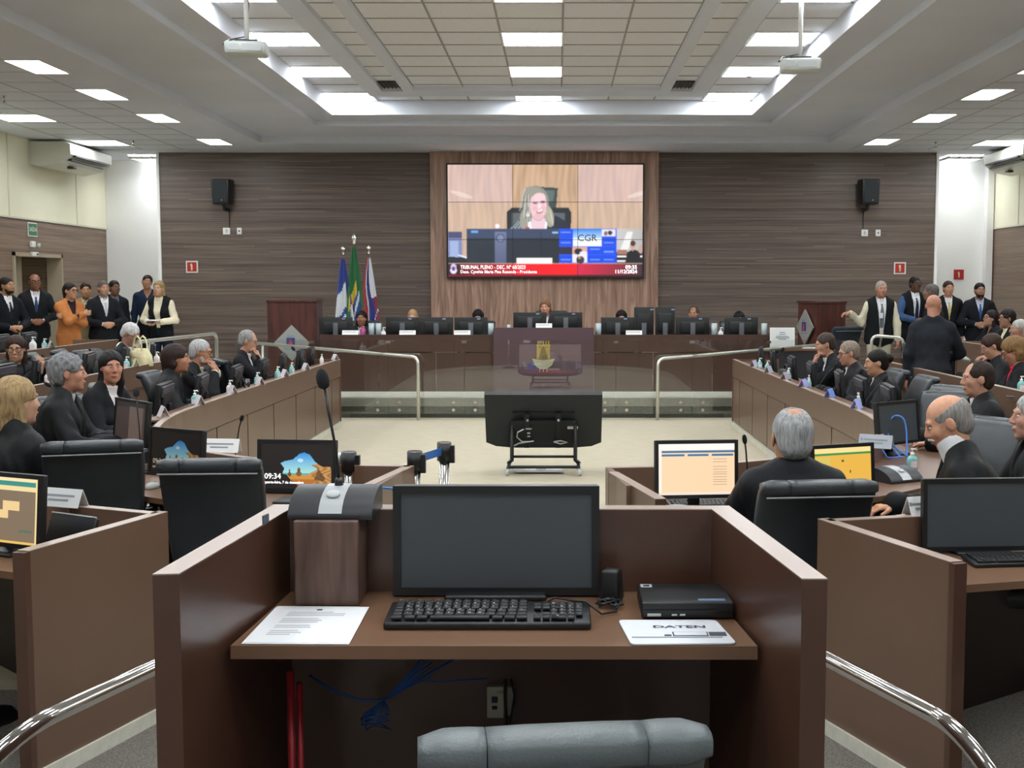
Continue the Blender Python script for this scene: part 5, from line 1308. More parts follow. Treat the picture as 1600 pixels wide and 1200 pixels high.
pe = aty(653, 558, 17.0); far_rail((pe[0], 17.0, pe[2]), 0, -4.75, 18.6, 1.02, 'white steel ramp handrail left of the central floor, before the glass', [((-4.5, 18.5, STAGE), (-4.5, 18.5, 1.0))])
pe = aty(1028, 561, 17.0); far_rail((pe[0], 17.0, pe[2]), 0, 4.2, 18.6, 1.0, 'white steel ramp handrail right of the central floor, before the glass', [((4.1, 18.5, STAGE), (4.1, 18.5, .98))])
pe = aty(338, 521, 17.6); q = aty(215, 534, 15.2); handrail('h', [(pe[0], pe[1], .25), pe, (-5.3, 14.6, 1.18), (-5.3, 14.6, .25)], .024, 'pale steel handrail behind the cream handbag', (), rs)
pe = aty(1362, 524, 17.4); q = aty(1412, 528, 17.4); handrail('h', [(pe[0], pe[1], STAGE), pe, q, (q[0], q[1], STAGE)], .022, 'short pale handrail before the man in the black waistcoat', (), rs)

# glass balustrade on the stage edge
gm = glass_mat('balustrade_glass', (.965, .98, .975), .045)
gx = [atz(x, 650, .05)[0] for x in (487, 606, 725, 844, 962, 1082, 1201)]; gx = [-(872 - x) / 1900 * 17.28 for x in (368, 487, 606, 725, 844, 962, 1082, 1201, 1320)]
first = None
nm = ['leftmost', 'second from left', 'third from left', 'fourth from left', 'fifth from left', 'sixth from left', 'seventh from left', 'rightmost']
for i in range(8):
    lb = f'clear glass balustrade pane before the high bench, {nm[i]} of eight'
    w_ = gx[1] - gx[0]
    if first is None:
        t = first = thing('glass_balustrade', lb, 'balustrade', ((gx[0] + gx[1]) / 2, 17.29, 0), 0, 'glass balustrade panes')
        m = MB(); m.box((0, 0, .585), (w_ - .01, .012, 1.06)); m.build('pane', gm, t)
        for sx in (-1, 1):
            for z in (.115, .225): m = MB(); m.cyl((sx * (w_ / 2 - .155), -.014, z), .024, .016, 0, 16, 'y'); m.cyl((sx * (w_ / 2 - .155), -.024, z), .014, .006, 0, 12, 'y'); m.cyl((sx * (w_ / 2 - .155), .03, z), .012, .05, 0, 10, 'y'); m.build('standoff', steel, t)
        m = MB(); m.box((w_ / 2, -.002, 1.085), (.07, .03, .035), 0); m.build('clamp', steel, t)
    else: dup(first, ((gx[i] + gx[i + 1]) / 2, 17.29, 0), 0, lb)

# the high bench
HZ = aty(640, 523, 18.4)[2] - STAGE; hx0 = aty(500, 523, 18.4)[0]; hx1 = aty(1207, 523, 18.4)[0]; mx0 = aty(771, 512, 18.3)[0]; mx1 = aty(928, 512, 18.3)[0]; MZ = aty(850, 512, 18.3)[2] - STAGE
t = thing('high_bench', 'long dark brown judges bench on the stage below the screen', 'bench desk', (0, 18.4, STAGE))
for a, b in ((hx0, mx0), (mx1, hx1)):
    n = 3; m = MB(); m.box(((a + b) / 2, .015, HZ - .13), (b - a, .05, .26)); m.build('upper_panel', mat('bench_brown', '4a332b', .3, noise=(3, .05), spec=.6), t)
    for i in range(n):
        q0 = a + (b - a) * i / n; q1 = a + (b - a) * (i + 1) / n
        m = MB(); m.box(((q0 + q1) / 2, .03, (HZ - .27) / 2), (q1 - q0 - .012, .04, HZ - .27)); m.build('front_panel', MATS['bench_brown'], t)
    m = MB(); m.box(((a + b) / 2, .35, HZ - .075), (b - a, .62, .03)); m.build('worktop', MATS['bench_brown'], t)
m = MB(); m.box(((mx0 + mx1) / 2, -.1, MZ / 2), (mx1 - mx0, .04, MZ)); m.box((mx0 + .02, .3, MZ / 2 - .02), (.04, .78, MZ - .04)); m.box((mx1 - .02, .3, MZ / 2 - .02), (.04, .78, MZ - .04)); m.build('central_front', mat('bench_brown_glass_tint', '564048', .3, spec=.6), t)  # purplish tint of the panes in front is put into this brown
m = MB(); m.box(((mx0 + mx1) / 2, .31, MZ - .105), (mx1 - mx0 - .08, .74, .03)); m.build('central_worktop', MATS['bench_brown'], t)
m = MB(); m.box(((mx0 + mx1) / 2, .04, .14), (mx1 - mx0 + .02, .02, .001)); m.build('base_line', joint_m, t)
for x in (hx0 + .015, hx1 - .015): m = MB(); m.box((x, .33, HZ / 2 - .01), (.03, .66, HZ - .02)); m.build('end_panel', MATS['bench_brown'], t)
# gilded coat of arms on the central front
ec = aty(849, 560, 18.27)
t = thing('coat_of_arms', 'yellow metal coat of arms on the middle of the high bench', 'emblem', (ec[0], 18.262, ec[2]))
gold = mat('gilded_yellow', 'b59a3c', .4, metal=.2); goldp = mat('gilded_pale', 'a8a27a', .45)
m = MB(); m.box((0, 0, .09), (.20, .02, .24), 0)
for k in range(5): m.box((-.08 + .04 * k, 0, .235), (.022, .02, .06), 0)
m.box((0, -.006, .2), (.21, .02, .02), 0); m.build('tower_crest', gold, t)
m = MB(); m.poly([(-.17, -.014, .0), (-.13, -.014, -.10), (-.05, -.014, -.16), (.05, -.014, -.16), (.13, -.014, -.10), (.17, -.014, .0), (.06, -.014, -.02), (-.06, -.014, -.02)]); m.box((0, 0, -.07), (.2, .02, .12)); m.build('ribbon', goldp, t)
m = MB(); m.add([(-.02, -.014, .18), (.02, -.014, .18), (.07, -.014, .0), (-.07, -.014, .0)], [(0, 1, 2, 3)]); [m.cyl((-.05 + .05 * k, -.012, .17), .012, .01, 0, 10, 'y') for k in range(3)]; m.build('relief', mat('relief_dark', '6e5f2c', .5), t)
for k in (-1, 0, 1): m = MB(); m.box((k * .055, 0, -.18), (.012, .015, .05)); m.build('pendant', goldp, t)
# bench equipment
BY0 = 18.72
def bmon(px, lab, z, W=.51, H=.30, y=BY0): p = aty(px, 500, y); return monitor(lab, (p[0], y, STAGE + z - (.09 if z > HZ else .06)), pi, 'monitors on the high bench', W, H, .03, 0, back='column')
sm_ = [(525, 'single monitor at the left end of the high bench'), (629, 'monitor behind the second white name plate of the high bench'), (682, 'monitor right of the fair-haired person at the high bench'), (736, 'monitor before the woman with long black hair at the high bench')]
sm_ += [(965, 'monitor right of the central block of the high bench'), (1082, 'monitor before the balding man at the high bench'), (1158, 'rightmost monitor on the high bench')]
for px, lb in sm_: bmon(px, lb, HZ, H=.285)
bmon(828, 'left one of the two monitors on the central block of the high bench', MZ, H=.28); bmon(884, 'right one of the two monitors on the central block of the high bench', MZ, H=.28)
bmon(1006, 'upright portrait monitor on the high bench, left of a pair', HZ, .30, .44); bmon(1039, 'upright portrait monitor on the high bench, right of a pair', HZ, .30, .44)
for px, py, lb in ((549, 523, 'white name plate at the left of the high bench beside the pink bottle'), (638, 523, 'white name plate before the fair-haired person at the high bench'), (723, 523, 'white name plate before the long black hair at the high bench'), (990, 523, 'white name plate before the portrait monitors')):
    p = aty(px, py, 18.5); nameplate(lb, (p[0], 18.415, STAGE + HZ), 0, 'white name plates on the high bench', .245, .07, 'f1f1ef', lines=1)
p = aty(850, 510, 18.4); nameplate('white name plate on the central block of the high bench', (p[0], 18.30, STAGE + MZ), 0, 'white name plates on the high bench', .245, .07, 'f1f1ef', lines=1)
cupm = mat('clear_cup_plastic', 'a9b9bb', .15, spec=.8)
def jug(px, y, z, lab, h=.23, r=.045):
    z -= .09 if z > STAGE + HZ else .06; p = aty(px, 515, y); t = thing('water_jug', lab, 'jug', (p[0], y, z), 0, 'clear jugs on the high bench'); m = MB(); m.lathe([(.001, 0), (r * .8, 0), (r * .7, .05), (r * .95, .06), (r, h), (r * .92, h), (r * .85, .07), (.001, .06)]); m.build('jug_body', cupm, t); m = MB(); m.cyl((0, 0, h - .03), r * .8, .04, 0, 12); m.build('lid', grey_pl, t)
jug(580.5, 18.5, STAGE + HZ, 'clear jug on the high bench next to the pink bottle'); jug(591.5, 18.5, STAGE + HZ, 'clear jug right of its twin near the pink bottle'); jug(767, 18.5, STAGE + HZ, 'clear jug left of the central block of the high bench'); jug(795, 18.45, STAGE + MZ, 'clear jug on the left of the central block', .13, .03); jug(935, 18.5, STAGE + HZ, 'clear jug right of the central block of the high bench'); jug(1116, 18.5, STAGE + HZ, 'clear jug between the two right monitors of the high bench'); jug(1194, 18.5, STAGE + HZ, 'clear jug at the right end of the high bench')
p = aty(566, 515, 18.45); t = thing('water_bottle', 'pink water bottle on the high bench', 'bottle', (p[0], 18.5, STAGE + HZ - .06)); m = MB(); m.lathe([(.001, 0), (.042, 0), (.044, .02), (.044, .13), (.03, .155), (.001, .156)]); m.build('bottle_body', mat('magenta_plastic', 'a8447f', .35), t); m = MB(); m.lathe([(.001, .155), (.028, .155), (.028, .185), (.001, .186)]); m.build('cap', mat('magenta_cap', 'c05c96', .35), t)
for px, lb in ((599, 'small clear sanitizer bottle beside the second monitor of the high bench'), (1126, 'small clear sanitizer bottle before the right monitors')):
    p = aty(px, 520, 18.5); bottle(lb, (p[0], 18.5, STAGE + HZ - .06), 0, 'clear sanitizer bottles', 'clear')
p = aty(759, 520, 18.48); m = MB(); m.box((0, 0, .012), (.2, .2, .02), 0, bev=.005); o = m.build('documents_stack', paper); o.location = (p[0], 18.6, STAGE + HZ - .06); tag(o, 'loose papers left of the central block of the high bench', 'papers')

# lecterns beside the bench
ltm = wood_grain('reddish_dark_wood', '3c201b', '5a2f27', 2, (9, 9, .8), .4, .6)
def lectern(x, y, rz, w, h, label, emblem):
    t = thing('lectern', label, 'lectern', (x, y, STAGE), rz)
    m = MB(); m.box((0, 0, (h - .04) / 2), (w, .5, h - .04)); m.build('body', ltm, t)
    m = MB(); m.box((0, 0, h - .02), (w + .03, .54, .04), 0, bev=.006); m.build('top', ltm, t)
    Rd = roty(pi / 4); m = MB(); z = emblem; m.box((0, 0, 0), (.40, .02, .40), 0, R=Rd, t=(0, -.285, z)); ep = m.build('emblem_plate', mat('brushed_plate', 'a4a8a4', .35, metal=.3), t)
    m = MB(); m.box((-.015, -.298, z + .01), (.13, .008, .14), 0); m.build('shield', mat('crest_blue', '2c3f86', .5), ep)
    m = MB(); m.cyl((-.015, -.304, z + .04), .016, .006, 0, 12, 'y'); m.add([(-.055, -.304, z - .05), (.025, -.304, z - .05), (.01, -.304, z + .02), (-.04, -.304, z + .02)], [(0, 1, 2, 3)]); m.build('crest_figure', mat('crest_red', 'c0473f', .5), ep)
    m = MB(); m.box((-.015, -.296, z + .105), (.10, .006, .03)); m.box((-.015, -.296, z - .09), (.2, .006, .035)); m.build('crest_ornament', mat('crest_grey', '8d99a0', .5), ep)
p = aty(461, 468, 19.3); lectern(p[0], 19.3, 0, aty(500, 500, 19.05)[0] - aty(423, 500, 19.05)[0], p[2] - STAGE, 'dark reddish lectern with diamond emblem plate at left', .71)
p = aty(1284, 470, 19.3); lectern(p[0], 19.3, radians(-74), .62, p[2] - STAGE, 'dark reddish lectern turned sideways at right behind the side table', .95)
# side table right of the bench with framed notice
p0 = aty(1207, 544, 18.3); p1 = aty(1300, 544, 18.3)
t = thing('side_table', 'low side table right of the high bench with dark front', 'table', ((p0[0] + p1[0]) / 2, 18.4, STAGE)); hh = p0[2] - STAGE; w_ = p1[0] - p0[0]
m = MB(); m.box((0, 0, hh - .015), (w_, .6, .03)); m.build('tabletop', brown_top, t); m = MB(); m.box((0, -.25, hh / 2 - .02), (w_ - .04, .02, hh - .04)); m.build('modesty_panel', mat('navy_panel', '1b222c', .5), t)
for a in (-1, 1):
    for b in (-1, 1): m = MB(); m.box((a * (w_ / 2 - .03), b * .25, (hh - .03) / 2), (.04, .04, hh - .03)); m.build('leg', black_pl, t)
p = aty(1224, 526, 18.15); t = thing('notice_stand', 'white framed notice standing on the side table right of the bench', 'sign', (p[0], 18.2, STAGE + hh))
m = MB(); m.box((0, .02, .16), (.37, .02, .31), 0, R=rotx(-.1)); m.build('frame', white_pl, t); m = MB(); m.box((0, .006, .16), (.33, .003, .27), 0, R=rotx(-.1)); m.build('sheet', mat('sheet_pale', 'dfe2e0', .6), t)
m = MB(); [m.box((0, .003, .16 + dz), (w2, .002, .012), 0, R=rotx(-.1)) for dz, w2 in ((.08, .08), (.05, .1), (.02, .19), (.0, .21), (-.02, .12))]; m.build('printed_lines', ink, t)
p = aty(1270, 541, 18.2); m = MB(); m.box((0, 0, .006), (.3, .2, .012)); o = m.build('paper_sheets', paper); o.location = (p[0], 18.3, STAGE + hh); tag(o, 'flat papers on the side table beside the framed notice', 'papers')
chair('dark chair behind the side table near the right lectern', (aty(1308, 520, 18.9)[0], 18.95, STAGE), .3, mat('navy_fabric', '27303a', .8), h=.98, arms=False)

# flags
def flag(px, ptop, bands, label, finial, tw):
    y = 20.6; p = aty(px, ptop, y); H = p[2] - STAGE
    t = thing('flag', label, 'flag', (p[0], y, STAGE))
    m = MB(); m.cyl((0, 0, .02), .13, .04, 0, 20); m.tube([(0, 0, .04), (0, 0, H - .16)], .013); m.build('pole', mat('flag_pole_wood', '7a5a3c', .4), t)
    m = MB()
    if finial == 'spear': m.lathe([(.001, H - .18), (.02, H - .16), (.03, H - .14), (.015, H - .12), (.045, H - .06), (.001, H + .04)], sy=.3)
    else: m.lathe([(.001, H - .18), (.035, H - .15), (.016, H - .12), (.03, H - .07), (.04, H - .03), (.001, H + .01)], sy=.5)
    m.build('finial', steel, t)
    n = 40; rows = 44; zt = H - .2; zb = .25; V = []
    for i in range(rows + 1):
        f_ = i / rows; z = zt + (zb - zt) * f_; w0 = .03 + tw * min(1, f_ * 1.4) ** .8
        for j in range(n):
            g_ = j / (n - 1) - .5; V.append((g_ * 2 * w0 + .03 * f_ * sin(3 * f_), -.03 - .035 * sin(g_ * 15 + 2 * f_) * (.3 + f_), z + .015 * cos(g_ * 15)))
    Fq = [(i * n + j, i * n + j + 1, (i + 1) * n + j + 1, (i + 1) * n + j) for i in range(rows) for j in range(n - 1)]; mi = []; mats_ = []; idx = {}
    for i in range(rows):
        for j in range(n - 1):
            c_ = bands(j / (n - 1), i / rows)
            if c_ not in idx: idx[c_] = len(mats_); mats_.append(mat('flag_' + c_, c_, .75, sheen=.2))
            mi.append(idx[c_])
    m = MB(); m.add(V, Fq, 0, True); m.M = mi; m.build('cloth', mats_, t)
def bahia(u, v):
    w = v + (u - .5) * .22
    if w < .24: return '2b3f8c'
    if w < .46: return 'd9dce0' if u < .68 else '24346e'
    if w < .52: return '2b3f8c'
    if w < .80: return 'dcdde0'
    return 'c3343c'
def brazil(u, v):
    w = v + (u - .5) * .3
    if .30 < w < .42 and u > .12 and u < .62: return 'd9b83a'
    if .42 < w < .62 and .2 < u < .75: return '2a4a90' if abs(w - .52 + (u - .5) * .3) > .03 else 'd7dce0'
    if .62 < w < .8 and .3 < u < .55: return '2f7a52' if (int(w * 60) % 3) else 'd7dce0'
    return '1f6a3c'
def third(u, v):
    w = u + .1 * sin(v * 9)
    if w < .28: return 'a3343f'
    if w < .36 and v < .6: return 'dfe0e4'
    if w < .6: return '2a2f74'
    if v < .35: return 'd6d8de'
    if v > .45 and (int(v * 40 + u * 12) % 5) == 0: return 'd6d8de'
    return '8f2f46' if w > .7 else '3a3f8a'
flag(536, 385, bahia, 'blue, white and red draped flag, left of the three flags', 'knob', .16)
flag(553, 367, brazil, 'green draped flag with yellow and blue, middle of the three flags', 'spear', .16)
flag(576, 384, third, 'red and blue draped flag, right of the three flags', 'knob', .16)

# ------------------------------------------------------------------ television on its low trolley, belt posts
TVY = 12.2; tx0 = aty(755, 614, 12.0)[0]; tx1 = aty(943, 614, 12.0)[0]; TW = tx1 - tx0 - .02
t = thing('television_trolley', 'large television seen from behind on a low black trolley in the central floor', 'television', ((tx0 + tx1) / 2, TVY, 0))
tt = radians(30); Rt = rotx(tt); TH = .66; tz = .53
m = MB(); m.prism([(-TW / 2, TH / 2), (TW / 2, TH / 2), (TW / 2, -TH / 2 + .07), (TW / 2 - .1, -TH / 2 + .02), (TW / 4, -TH / 2), (-TW / 4, -TH / 2), (-TW / 2 + .1, -TH / 2 + .02), (-TW / 2, -TH / 2 + .07)], -.03, .03, 0, R=Rt @ rotx(pi / 2), t=(0, 0, tz)); m.build('housing', mat('tv_back', '222629', .5, spec=.4), t)
o = paint_meeting(120, 68).mesh('screen', TW - .03, TH - .06, screen_mat('television_picture', .8), t); o.location = tuple(np.array((0, 0, tz)) + Rt @ np.array((0, .0315, 0))); o.rotation_euler = Euler((-tt, 0, pi)) if 0 else Euler((tt, 0, 0)); o.scale = (1, 1, 1)
o.rotation_euler = (Matrix(Rt.tolist()) @ Matrix.Rotation(pi, 3, 'Z')).to_euler()
def tv(mb, c, d, mi=0, bev=0): mb.box(c, d, mi, R=Rt, t=(0, 0, tz), bev=bev)
m = MB(); tv(m, (0, -.035, .12), (.62, .01, .008)); m.build('groove', mat('groove_black', '050506'), t)
m = MB(); tv(m, (0, -.045, -.12), (.66, .03, .28), 0, .01); tv(m, (-.17, -.07, -.08), (.05, .03, .42), 0); tv(m, (.15, -.07, -.08), (.05, .03, .42), 0); tv(m, (0, -.07, .03), (.6, .02, .03)); m.build('wall_mount', mat('mount_black', '0e1012', .5), t)
m = MB(); [tv(m, (x, -.09, .06), (.02, .01, .02)) for x in (-.16, .15)]; tv(m, (.27, -.063, -.05), (.06, .006, .03)); tv(m, (.34, -.063, -.05), (.01, .006, .03)); tv(m, (-.15, -.09, -.045), (.06, .006, .012)); tv(m, (-.15, -.09, -.10), (.03, .006, .015)); tv(m, (-.15, -.09, -.14), (.03, .006, .01)); m.build('connector', lgrey_pl, t)
m = MB(); m.tube([Rt @ np.array(q) + (0, 0, tz) for q in ((-.2, -.09, -.05), (-.26, -.1, -.08), (-.27, -.1, -.14), (-.22, -.1, -.20), (-.15, -.1, -.2), (-.1, -.1, -.19))] , .007); m.build('cable', lgrey_pl, t); m = MB(); m.tube([Rt @ np.array(q) + (0, 0, tz) for q in ((-.1, -.1, -.19), (-.25, -.1, -.22), (-.33, -.1, -.27), (-.33, -.08, -.33))], .007); m.build('cable', lgrey_pl, t); m = MB(); m.tube([Rt @ np.array(q) + (0, 0, tz) for q in ((.1, -.1, -.2), (.17, -.11, -.18), (.24, -.11, -.2), (.17, -.11, -.22), (.1, -.1, -.2))], .006); m.build('cable', lgrey_pl, t)
m = MB()
for s in (-1, 1): m.tube([(s * .32, -.02, .6), (s * .32, -.02, .12), (s * .36, -.02, .09)], .02); m.tube([(s * .35, -.28, .075), (s * .35, .24, .075)], .018)
m.tube([(-.32, -.02, .16), (.32, -.02, .16)], .014); m.tube([(-.34, -.26, .09), (.34, -.26, .09)], .016); m.build('trolley_frame', black_pl, t)
for sx in (-1, 1):
    for y in (-.27, .23): m = MB(); m.cyl((sx * .36, y, .034), .034, .028, 0, 14, 'x'); m.box((sx * .36, y, .06), (.045, .03, .03), 0); m.build('caster', lgrey_pl, t)
m = MB(); m.box((-.05, -.05, .03), (.5, .2, .02), 1); m.box((-.13, -.1, .045), (.12, .05, .03), 0, bev=.01); m.box((.1, -.1, .045), (.16, .05, .03), 0, bev=.01); m.build('power_strip', [white_pl, lgrey_pl], t)
def belt_post(px, py, label, beltto=None):
    p = atz(px, py, .97); t = thing('belt_post', label, 'queue post', (p[0], p[1], 0), 0, 'belt barrier posts')
    m = MB(); m.cyl((0, 0, .48), .031, .84, 0, 20); m.build('pole', steel, t); m = MB(); m.lathe([(.001, 0), (.16, 0), (.16, .02), (.05, .05), (.03, .06)], seg=28); m.build('base', black_pl, t)
    m = MB(); m.cyl((0, 0, .92), .042, .105, 0, 20); m.box((.045, 0, .905), (.03, .04, .10)); m.build('head', black_pl, t)
    m = MB(); m.cyl((0, 0, .973), .038, .004, 0, 20); m.build('cap', steel, t)
    if beltto is not None:
        d = np.array(beltto) - p[:2]; L = np.linalg.norm(d); m = MB(); m.box((L / 2, 0, .925), (L - .06, .003, .045), 0, R=rotz(atan2(d[1], d[0]))); m.build('belt', mat('blue_belt', '2f66b0', .5), t)
    return p
p2 = atz(694, 692, .97); belt_post(694, 692, 'right one of the pair of steel belt posts before the central floor')
belt_post(648, 706, 'left one of the pair of steel belt posts, blue belt attached', p2[:2])
belt_post(545, 707, 'steel belt post half hidden behind the beach picture monitor')

# ------------------------------------------------------------------ equipment on the side benches
def yl(px, X): return X * 1900 / (px - PPX) * .995
ordn = ['nearest', 'second nearest', 'third nearest', 'fourth nearest', 'fifth nearest', 'sixth nearest', 'seventh nearest', 'farthest']
mL = None
for i, px in enumerate((254, 313, 367, 410, 440, 468, 495)):
    lb = f'black monitor seen from behind on the left curved bench, {ordn[i]} of seven'
    loc = (-3.28, min(16.0, yl(px, -3.28)), ZW)
    if mL is None: mL = monitor(lb, loc, -pi / 2 + .12, 'monitors on the left curved bench', H=.30, lift=.03, tilt=-.12, back='ridge')
    else: dup(mL, loc, -pi / 2 + .12 + .03 * sin(i * 2), lb)
mR = None
for i, px in enumerate((1392, 1349, 1315, 1270, 1240, 1210, 1191)):
    lb = f'black monitor seen from behind on the right curved bench, {ordn[i]} of seven'
    loc = (2.70, min(16.0, yl(px, 2.70)), ZW)
    if mR is None: mR = monitor(lb, loc, pi / 2 - .12, 'monitors on the right curved bench', H=.30, lift=.03, tilt=-.12, back='ridge')
    else: dup(mR, loc, pi / 2 - .12 + .03 * sin(i * 2), lb)
for i, (px, c_) in enumerate(((305, 'teal'), (360, 'white'), (403, 'teal'), (435, 'teal'), (457, 'teal'), (504, 'white'))):
    bottle(f'{c_} sanitizer bottle on the left curved bench, {ordn[i]} of six', (-3.05, min(16.1, yl(px, -3.05)), ZL - .03), .3 * i, None, c_)
for i, px in enumerate((255, 312, 364, 407, 446, 479, 527)):
    nameplate(f'small folded name plate on the left bench ledge, {ordn[i]} of seven', (-2.965, min(16.15, yl(px, -2.965)), ZL), pi / 2 + .5, 'name plates on the left ledge', .14, .085, 'd9d5dc')
for i, px in enumerate((386, 458)): tumbler(f'drinking glass on the left curved bench, {("nearer", "farther")[i]} of two', (-3.06, yl(px, -3.06), ZL - .03))
cons = None
for i, px in enumerate((322, 382, 423, 476)):
    lb = f'grey microphone console on the left curved bench, {ordn[i]} of four'; loc = (-3.16, yl(px, -3.16), ZW)
    if cons is None: cons = console(lb, loc, -pi / 2, 'microphone consoles on the curved benches', stem=True, lean=(.0, -.16), sh=.24)
    else: dup(cons, loc, -pi / 2, lb, 'microphone consoles on the curved benches')
for i, px in enumerate((1186, 1198, 1231, 1263, 1341, 1390)):
    bottle(f'teal sanitizer bottle on the right curved bench, {ordn[5 - i]} of six', (2.46, min(16.1, yl(px, 2.46)), ZL - .03), .4 * i, None, 'teal')
for i, (px, c_) in enumerate(((1177, 'b9b6c8'), (1200, 'b9b6c8'), (1226, 'b9aebc'), (1255, 'a99fe0'), (1296, '7f9ff0'), (1338, 'aab0f0'), (1384, 'b4bac4'))):
    nameplate(f'bluish folded name plate on the right bench ledge, {ordn[6 - i] if i else "farthest"} of seven', (2.385, min(16.15, yl(px, 2.385)), ZL), -pi / 2 - .5, 'name plates on the right ledge', .14, .085, c_)
for i, px in enumerate((1205, 1285, 1322, 1358)): dup(cons, (2.62, yl(px, 2.62), ZW), pi / 2, f'grey microphone console on the right curved bench, {ordn[3 - i] if i < 3 else "nearest"} of four', 'microphone consoles on the curved benches')
tumbler('drinking glass before the woman with the dark bun', (2.60, yl(1286, 2.62) if 0 else 11.9, ZW)); tumbler('drinking glass nearest on the right curved bench', (2.72, yl(1378, 2.72), ZW))
p = aty(1219, 590, 14.9); m = MB(); m.box((0, 0, .09), (.14, .34, .18), 0, bev=.02, taper=.85); m.tube([(0, -.08, .17), (0, -.05, .23), (0, .05, .23), (0, .08, .17)], .01); o = m.build('document_case', mat('dark_green_leather', '2c3434', .5)); o.location = (2.60, 13.85, ZW); tag(o, 'dark case among the far monitors of the right curved bench', 'bag')
# second and third rows
r2 = None
for i, (px, X) in enumerate(((4, -4.85), (64, -4.85), (138, -4.85), (196, -4.85), (238, -4.85))):
    y = yl(px, X); lb = f'black monitor on the second-row left desk, {ordn[i]} of five'
    r2 = dup(mL, (X, min(15.3, y), .12 + ZW), -pi / 2 + .1 + .05 * i, lb, 'monitors on the second-row left desk')
for i, (px, y_) in enumerate(((3, 12.8), (46, 14.0))):
    dup(mL, (-6.35, yl(px, -6.35), .25 + ZW), -pi / 2 + .15, f'black monitor on the third-row left desk, {("nearer", "farther")[i]} of two', 'monitors on the third-row left desk')
bottle('clear sanitizer bottle on the third-row left desk', (-6.12, yl(55, -6.12), .25 + ZL - .03), 0, None, 'clear'); bottle('teal sanitizer bottle on the third-row left desk', (-6.12, yl(73, -6.12), .25 + ZL - .03), 0, None, 'teal')
nameplate('grey folded name plate on the third-row left ledge', (-6.03, yl(83, -6.03), .25 + ZL), pi / 2 + .5, None, .2, .085, 'b9bcba')
bottle('white sanitizer bottle on the second-row left desk', (-4.62, yl(77, -4.62), .12 + ZL - .03), .2, None, 'white')
gooseneck('gooseneck microphone on the third-row left desk', (-6.2, yl(62, -6.2), .25 + ZW), -pi / 2 + .6, h=.34, lean=.22)
gooseneck('gooseneck microphone between the empty chairs at left', (-4.9, 13.0, .12 + ZW), -pi / 2, h=.30, lean=.12); gooseneck('gooseneck microphone beside the curly grey-haired man', (-4.9, 11.8, .12 + ZW), -pi / 2, h=.30, lean=.12)
# cream handbag
p = aty(222, 572, 13.2); t = thing('handbag', 'cream leather handbag standing on the second-row left desk', 'handbag', (-4.63, yl(222, -4.63), .12 + ZL - .03), radians(-40))
bagm = mat('cream_leather', 'dbd1a6', .45, noise=(20, .1), bump=(60, .3))
m = MB(); m.loft([(0, 0, 0, .165, .07), (0, 0, .02, .175, .08), (0, 0, .12, .16, .07), (0, 0, .19, .13, .035), (0, 0, .2, .12, .02)], 0, 32, 4.5); m.build('bag_body', bagm, t)
m = MB(); m.box((0, -.068, .115), (.2, .02, .07), 0, bev=.008, R=rotx(-.25), t=(0, -.02, 0)); m.box((-.04, -.082, .05), (.07, .01, .05), 0, bev=.005); m.box((.05, -.082, .05), (.07, .01, .05), 0, bev=.005); m.build('pocket_flap', bagm, t)
for y in (-.035, .035): m = MB(); m.tube([(-.085, y, .15), (-.08, y, .24), (-.05, y, .31), (0, y, .335), (.05, y, .31), (.08, y, .24), (.085, y, .15)], .0095); m.build('handle', bagm, t)
nameplate('grey folded name plate before the cream handbag', (-4.53, yl(214, -4.53), .12 + ZL), pi / 2 + .4, None, .2, .085, 'c4c8bc'); bottle('teal sanitizer bottle left of the cream handbag', (-4.62, yl(200, -4.62), .12 + ZL - .03), 0, None, 'teal'); bottle('white sanitizer bottle right of the cream handbag', (-4.62, yl(247, -4.62), .12 + ZL - .03), 0, None, 'white')
# second row right: papers, laptop, bottle
p = atz(1582, 590, 1.0); t = thing('open_folder', 'open grey folder before the woman in the red blouse', 'folder', (4.05, 10.1, .12 + ZW + .02), .5); m = MB(); m.box((-.16, 0, .03), (.32, .24, .004), 0, R=roty(.15)); m.box((.16, 0, .03), (.32, .24, .004), 0, R=roty(-.15)); m.build('cover', mat('folder_grey', '9a9ca4', .5), t); m = MB(); m.box((.14, 0, .036), (.26, .2, .003), 0, R=roty(-.15)); m.build('sheet', paper, t)
m = MB(); m.box((0, 0, .02), (.3, .22, .04)); o = m.build('document_stack', paper); o.location = (4.0, 9.55, .12 + ZW); tag(o, 'stack of white papers at the near end of the right second-row desk', 'papers')
bottle('teal sanitizer bottle on the right second-row desk by the picture edge', (3.88, 10.15, .12 + ZL - .03), 0, None, 'teal')
dup(mR, (4.12, 13.6, .12 + ZW), pi / 2 - .3, 'black monitor on the second-row right desk behind the dark-haired bun', 'monitors on the second-row right desk'); dup(mR, (4.12, 14.3, .12 + ZW), pi / 2 - .2, 'farther black monitor on the second-row right desk', 'monitors on the second-row right desk')
m = MB(); m.box((0, 0, 0), (.25, .34, .03), 0, bev=.004); m.box((.02, .02, .022), (.24, .3, .014)); o = m.build('newspaper_pile', mat('newsprint', 'a9ada6', .8)); o.location = (4.35, 12.6, .12 + ZW + .02); tag(o, 'pile of grey papers before the bald standing man', 'papers')

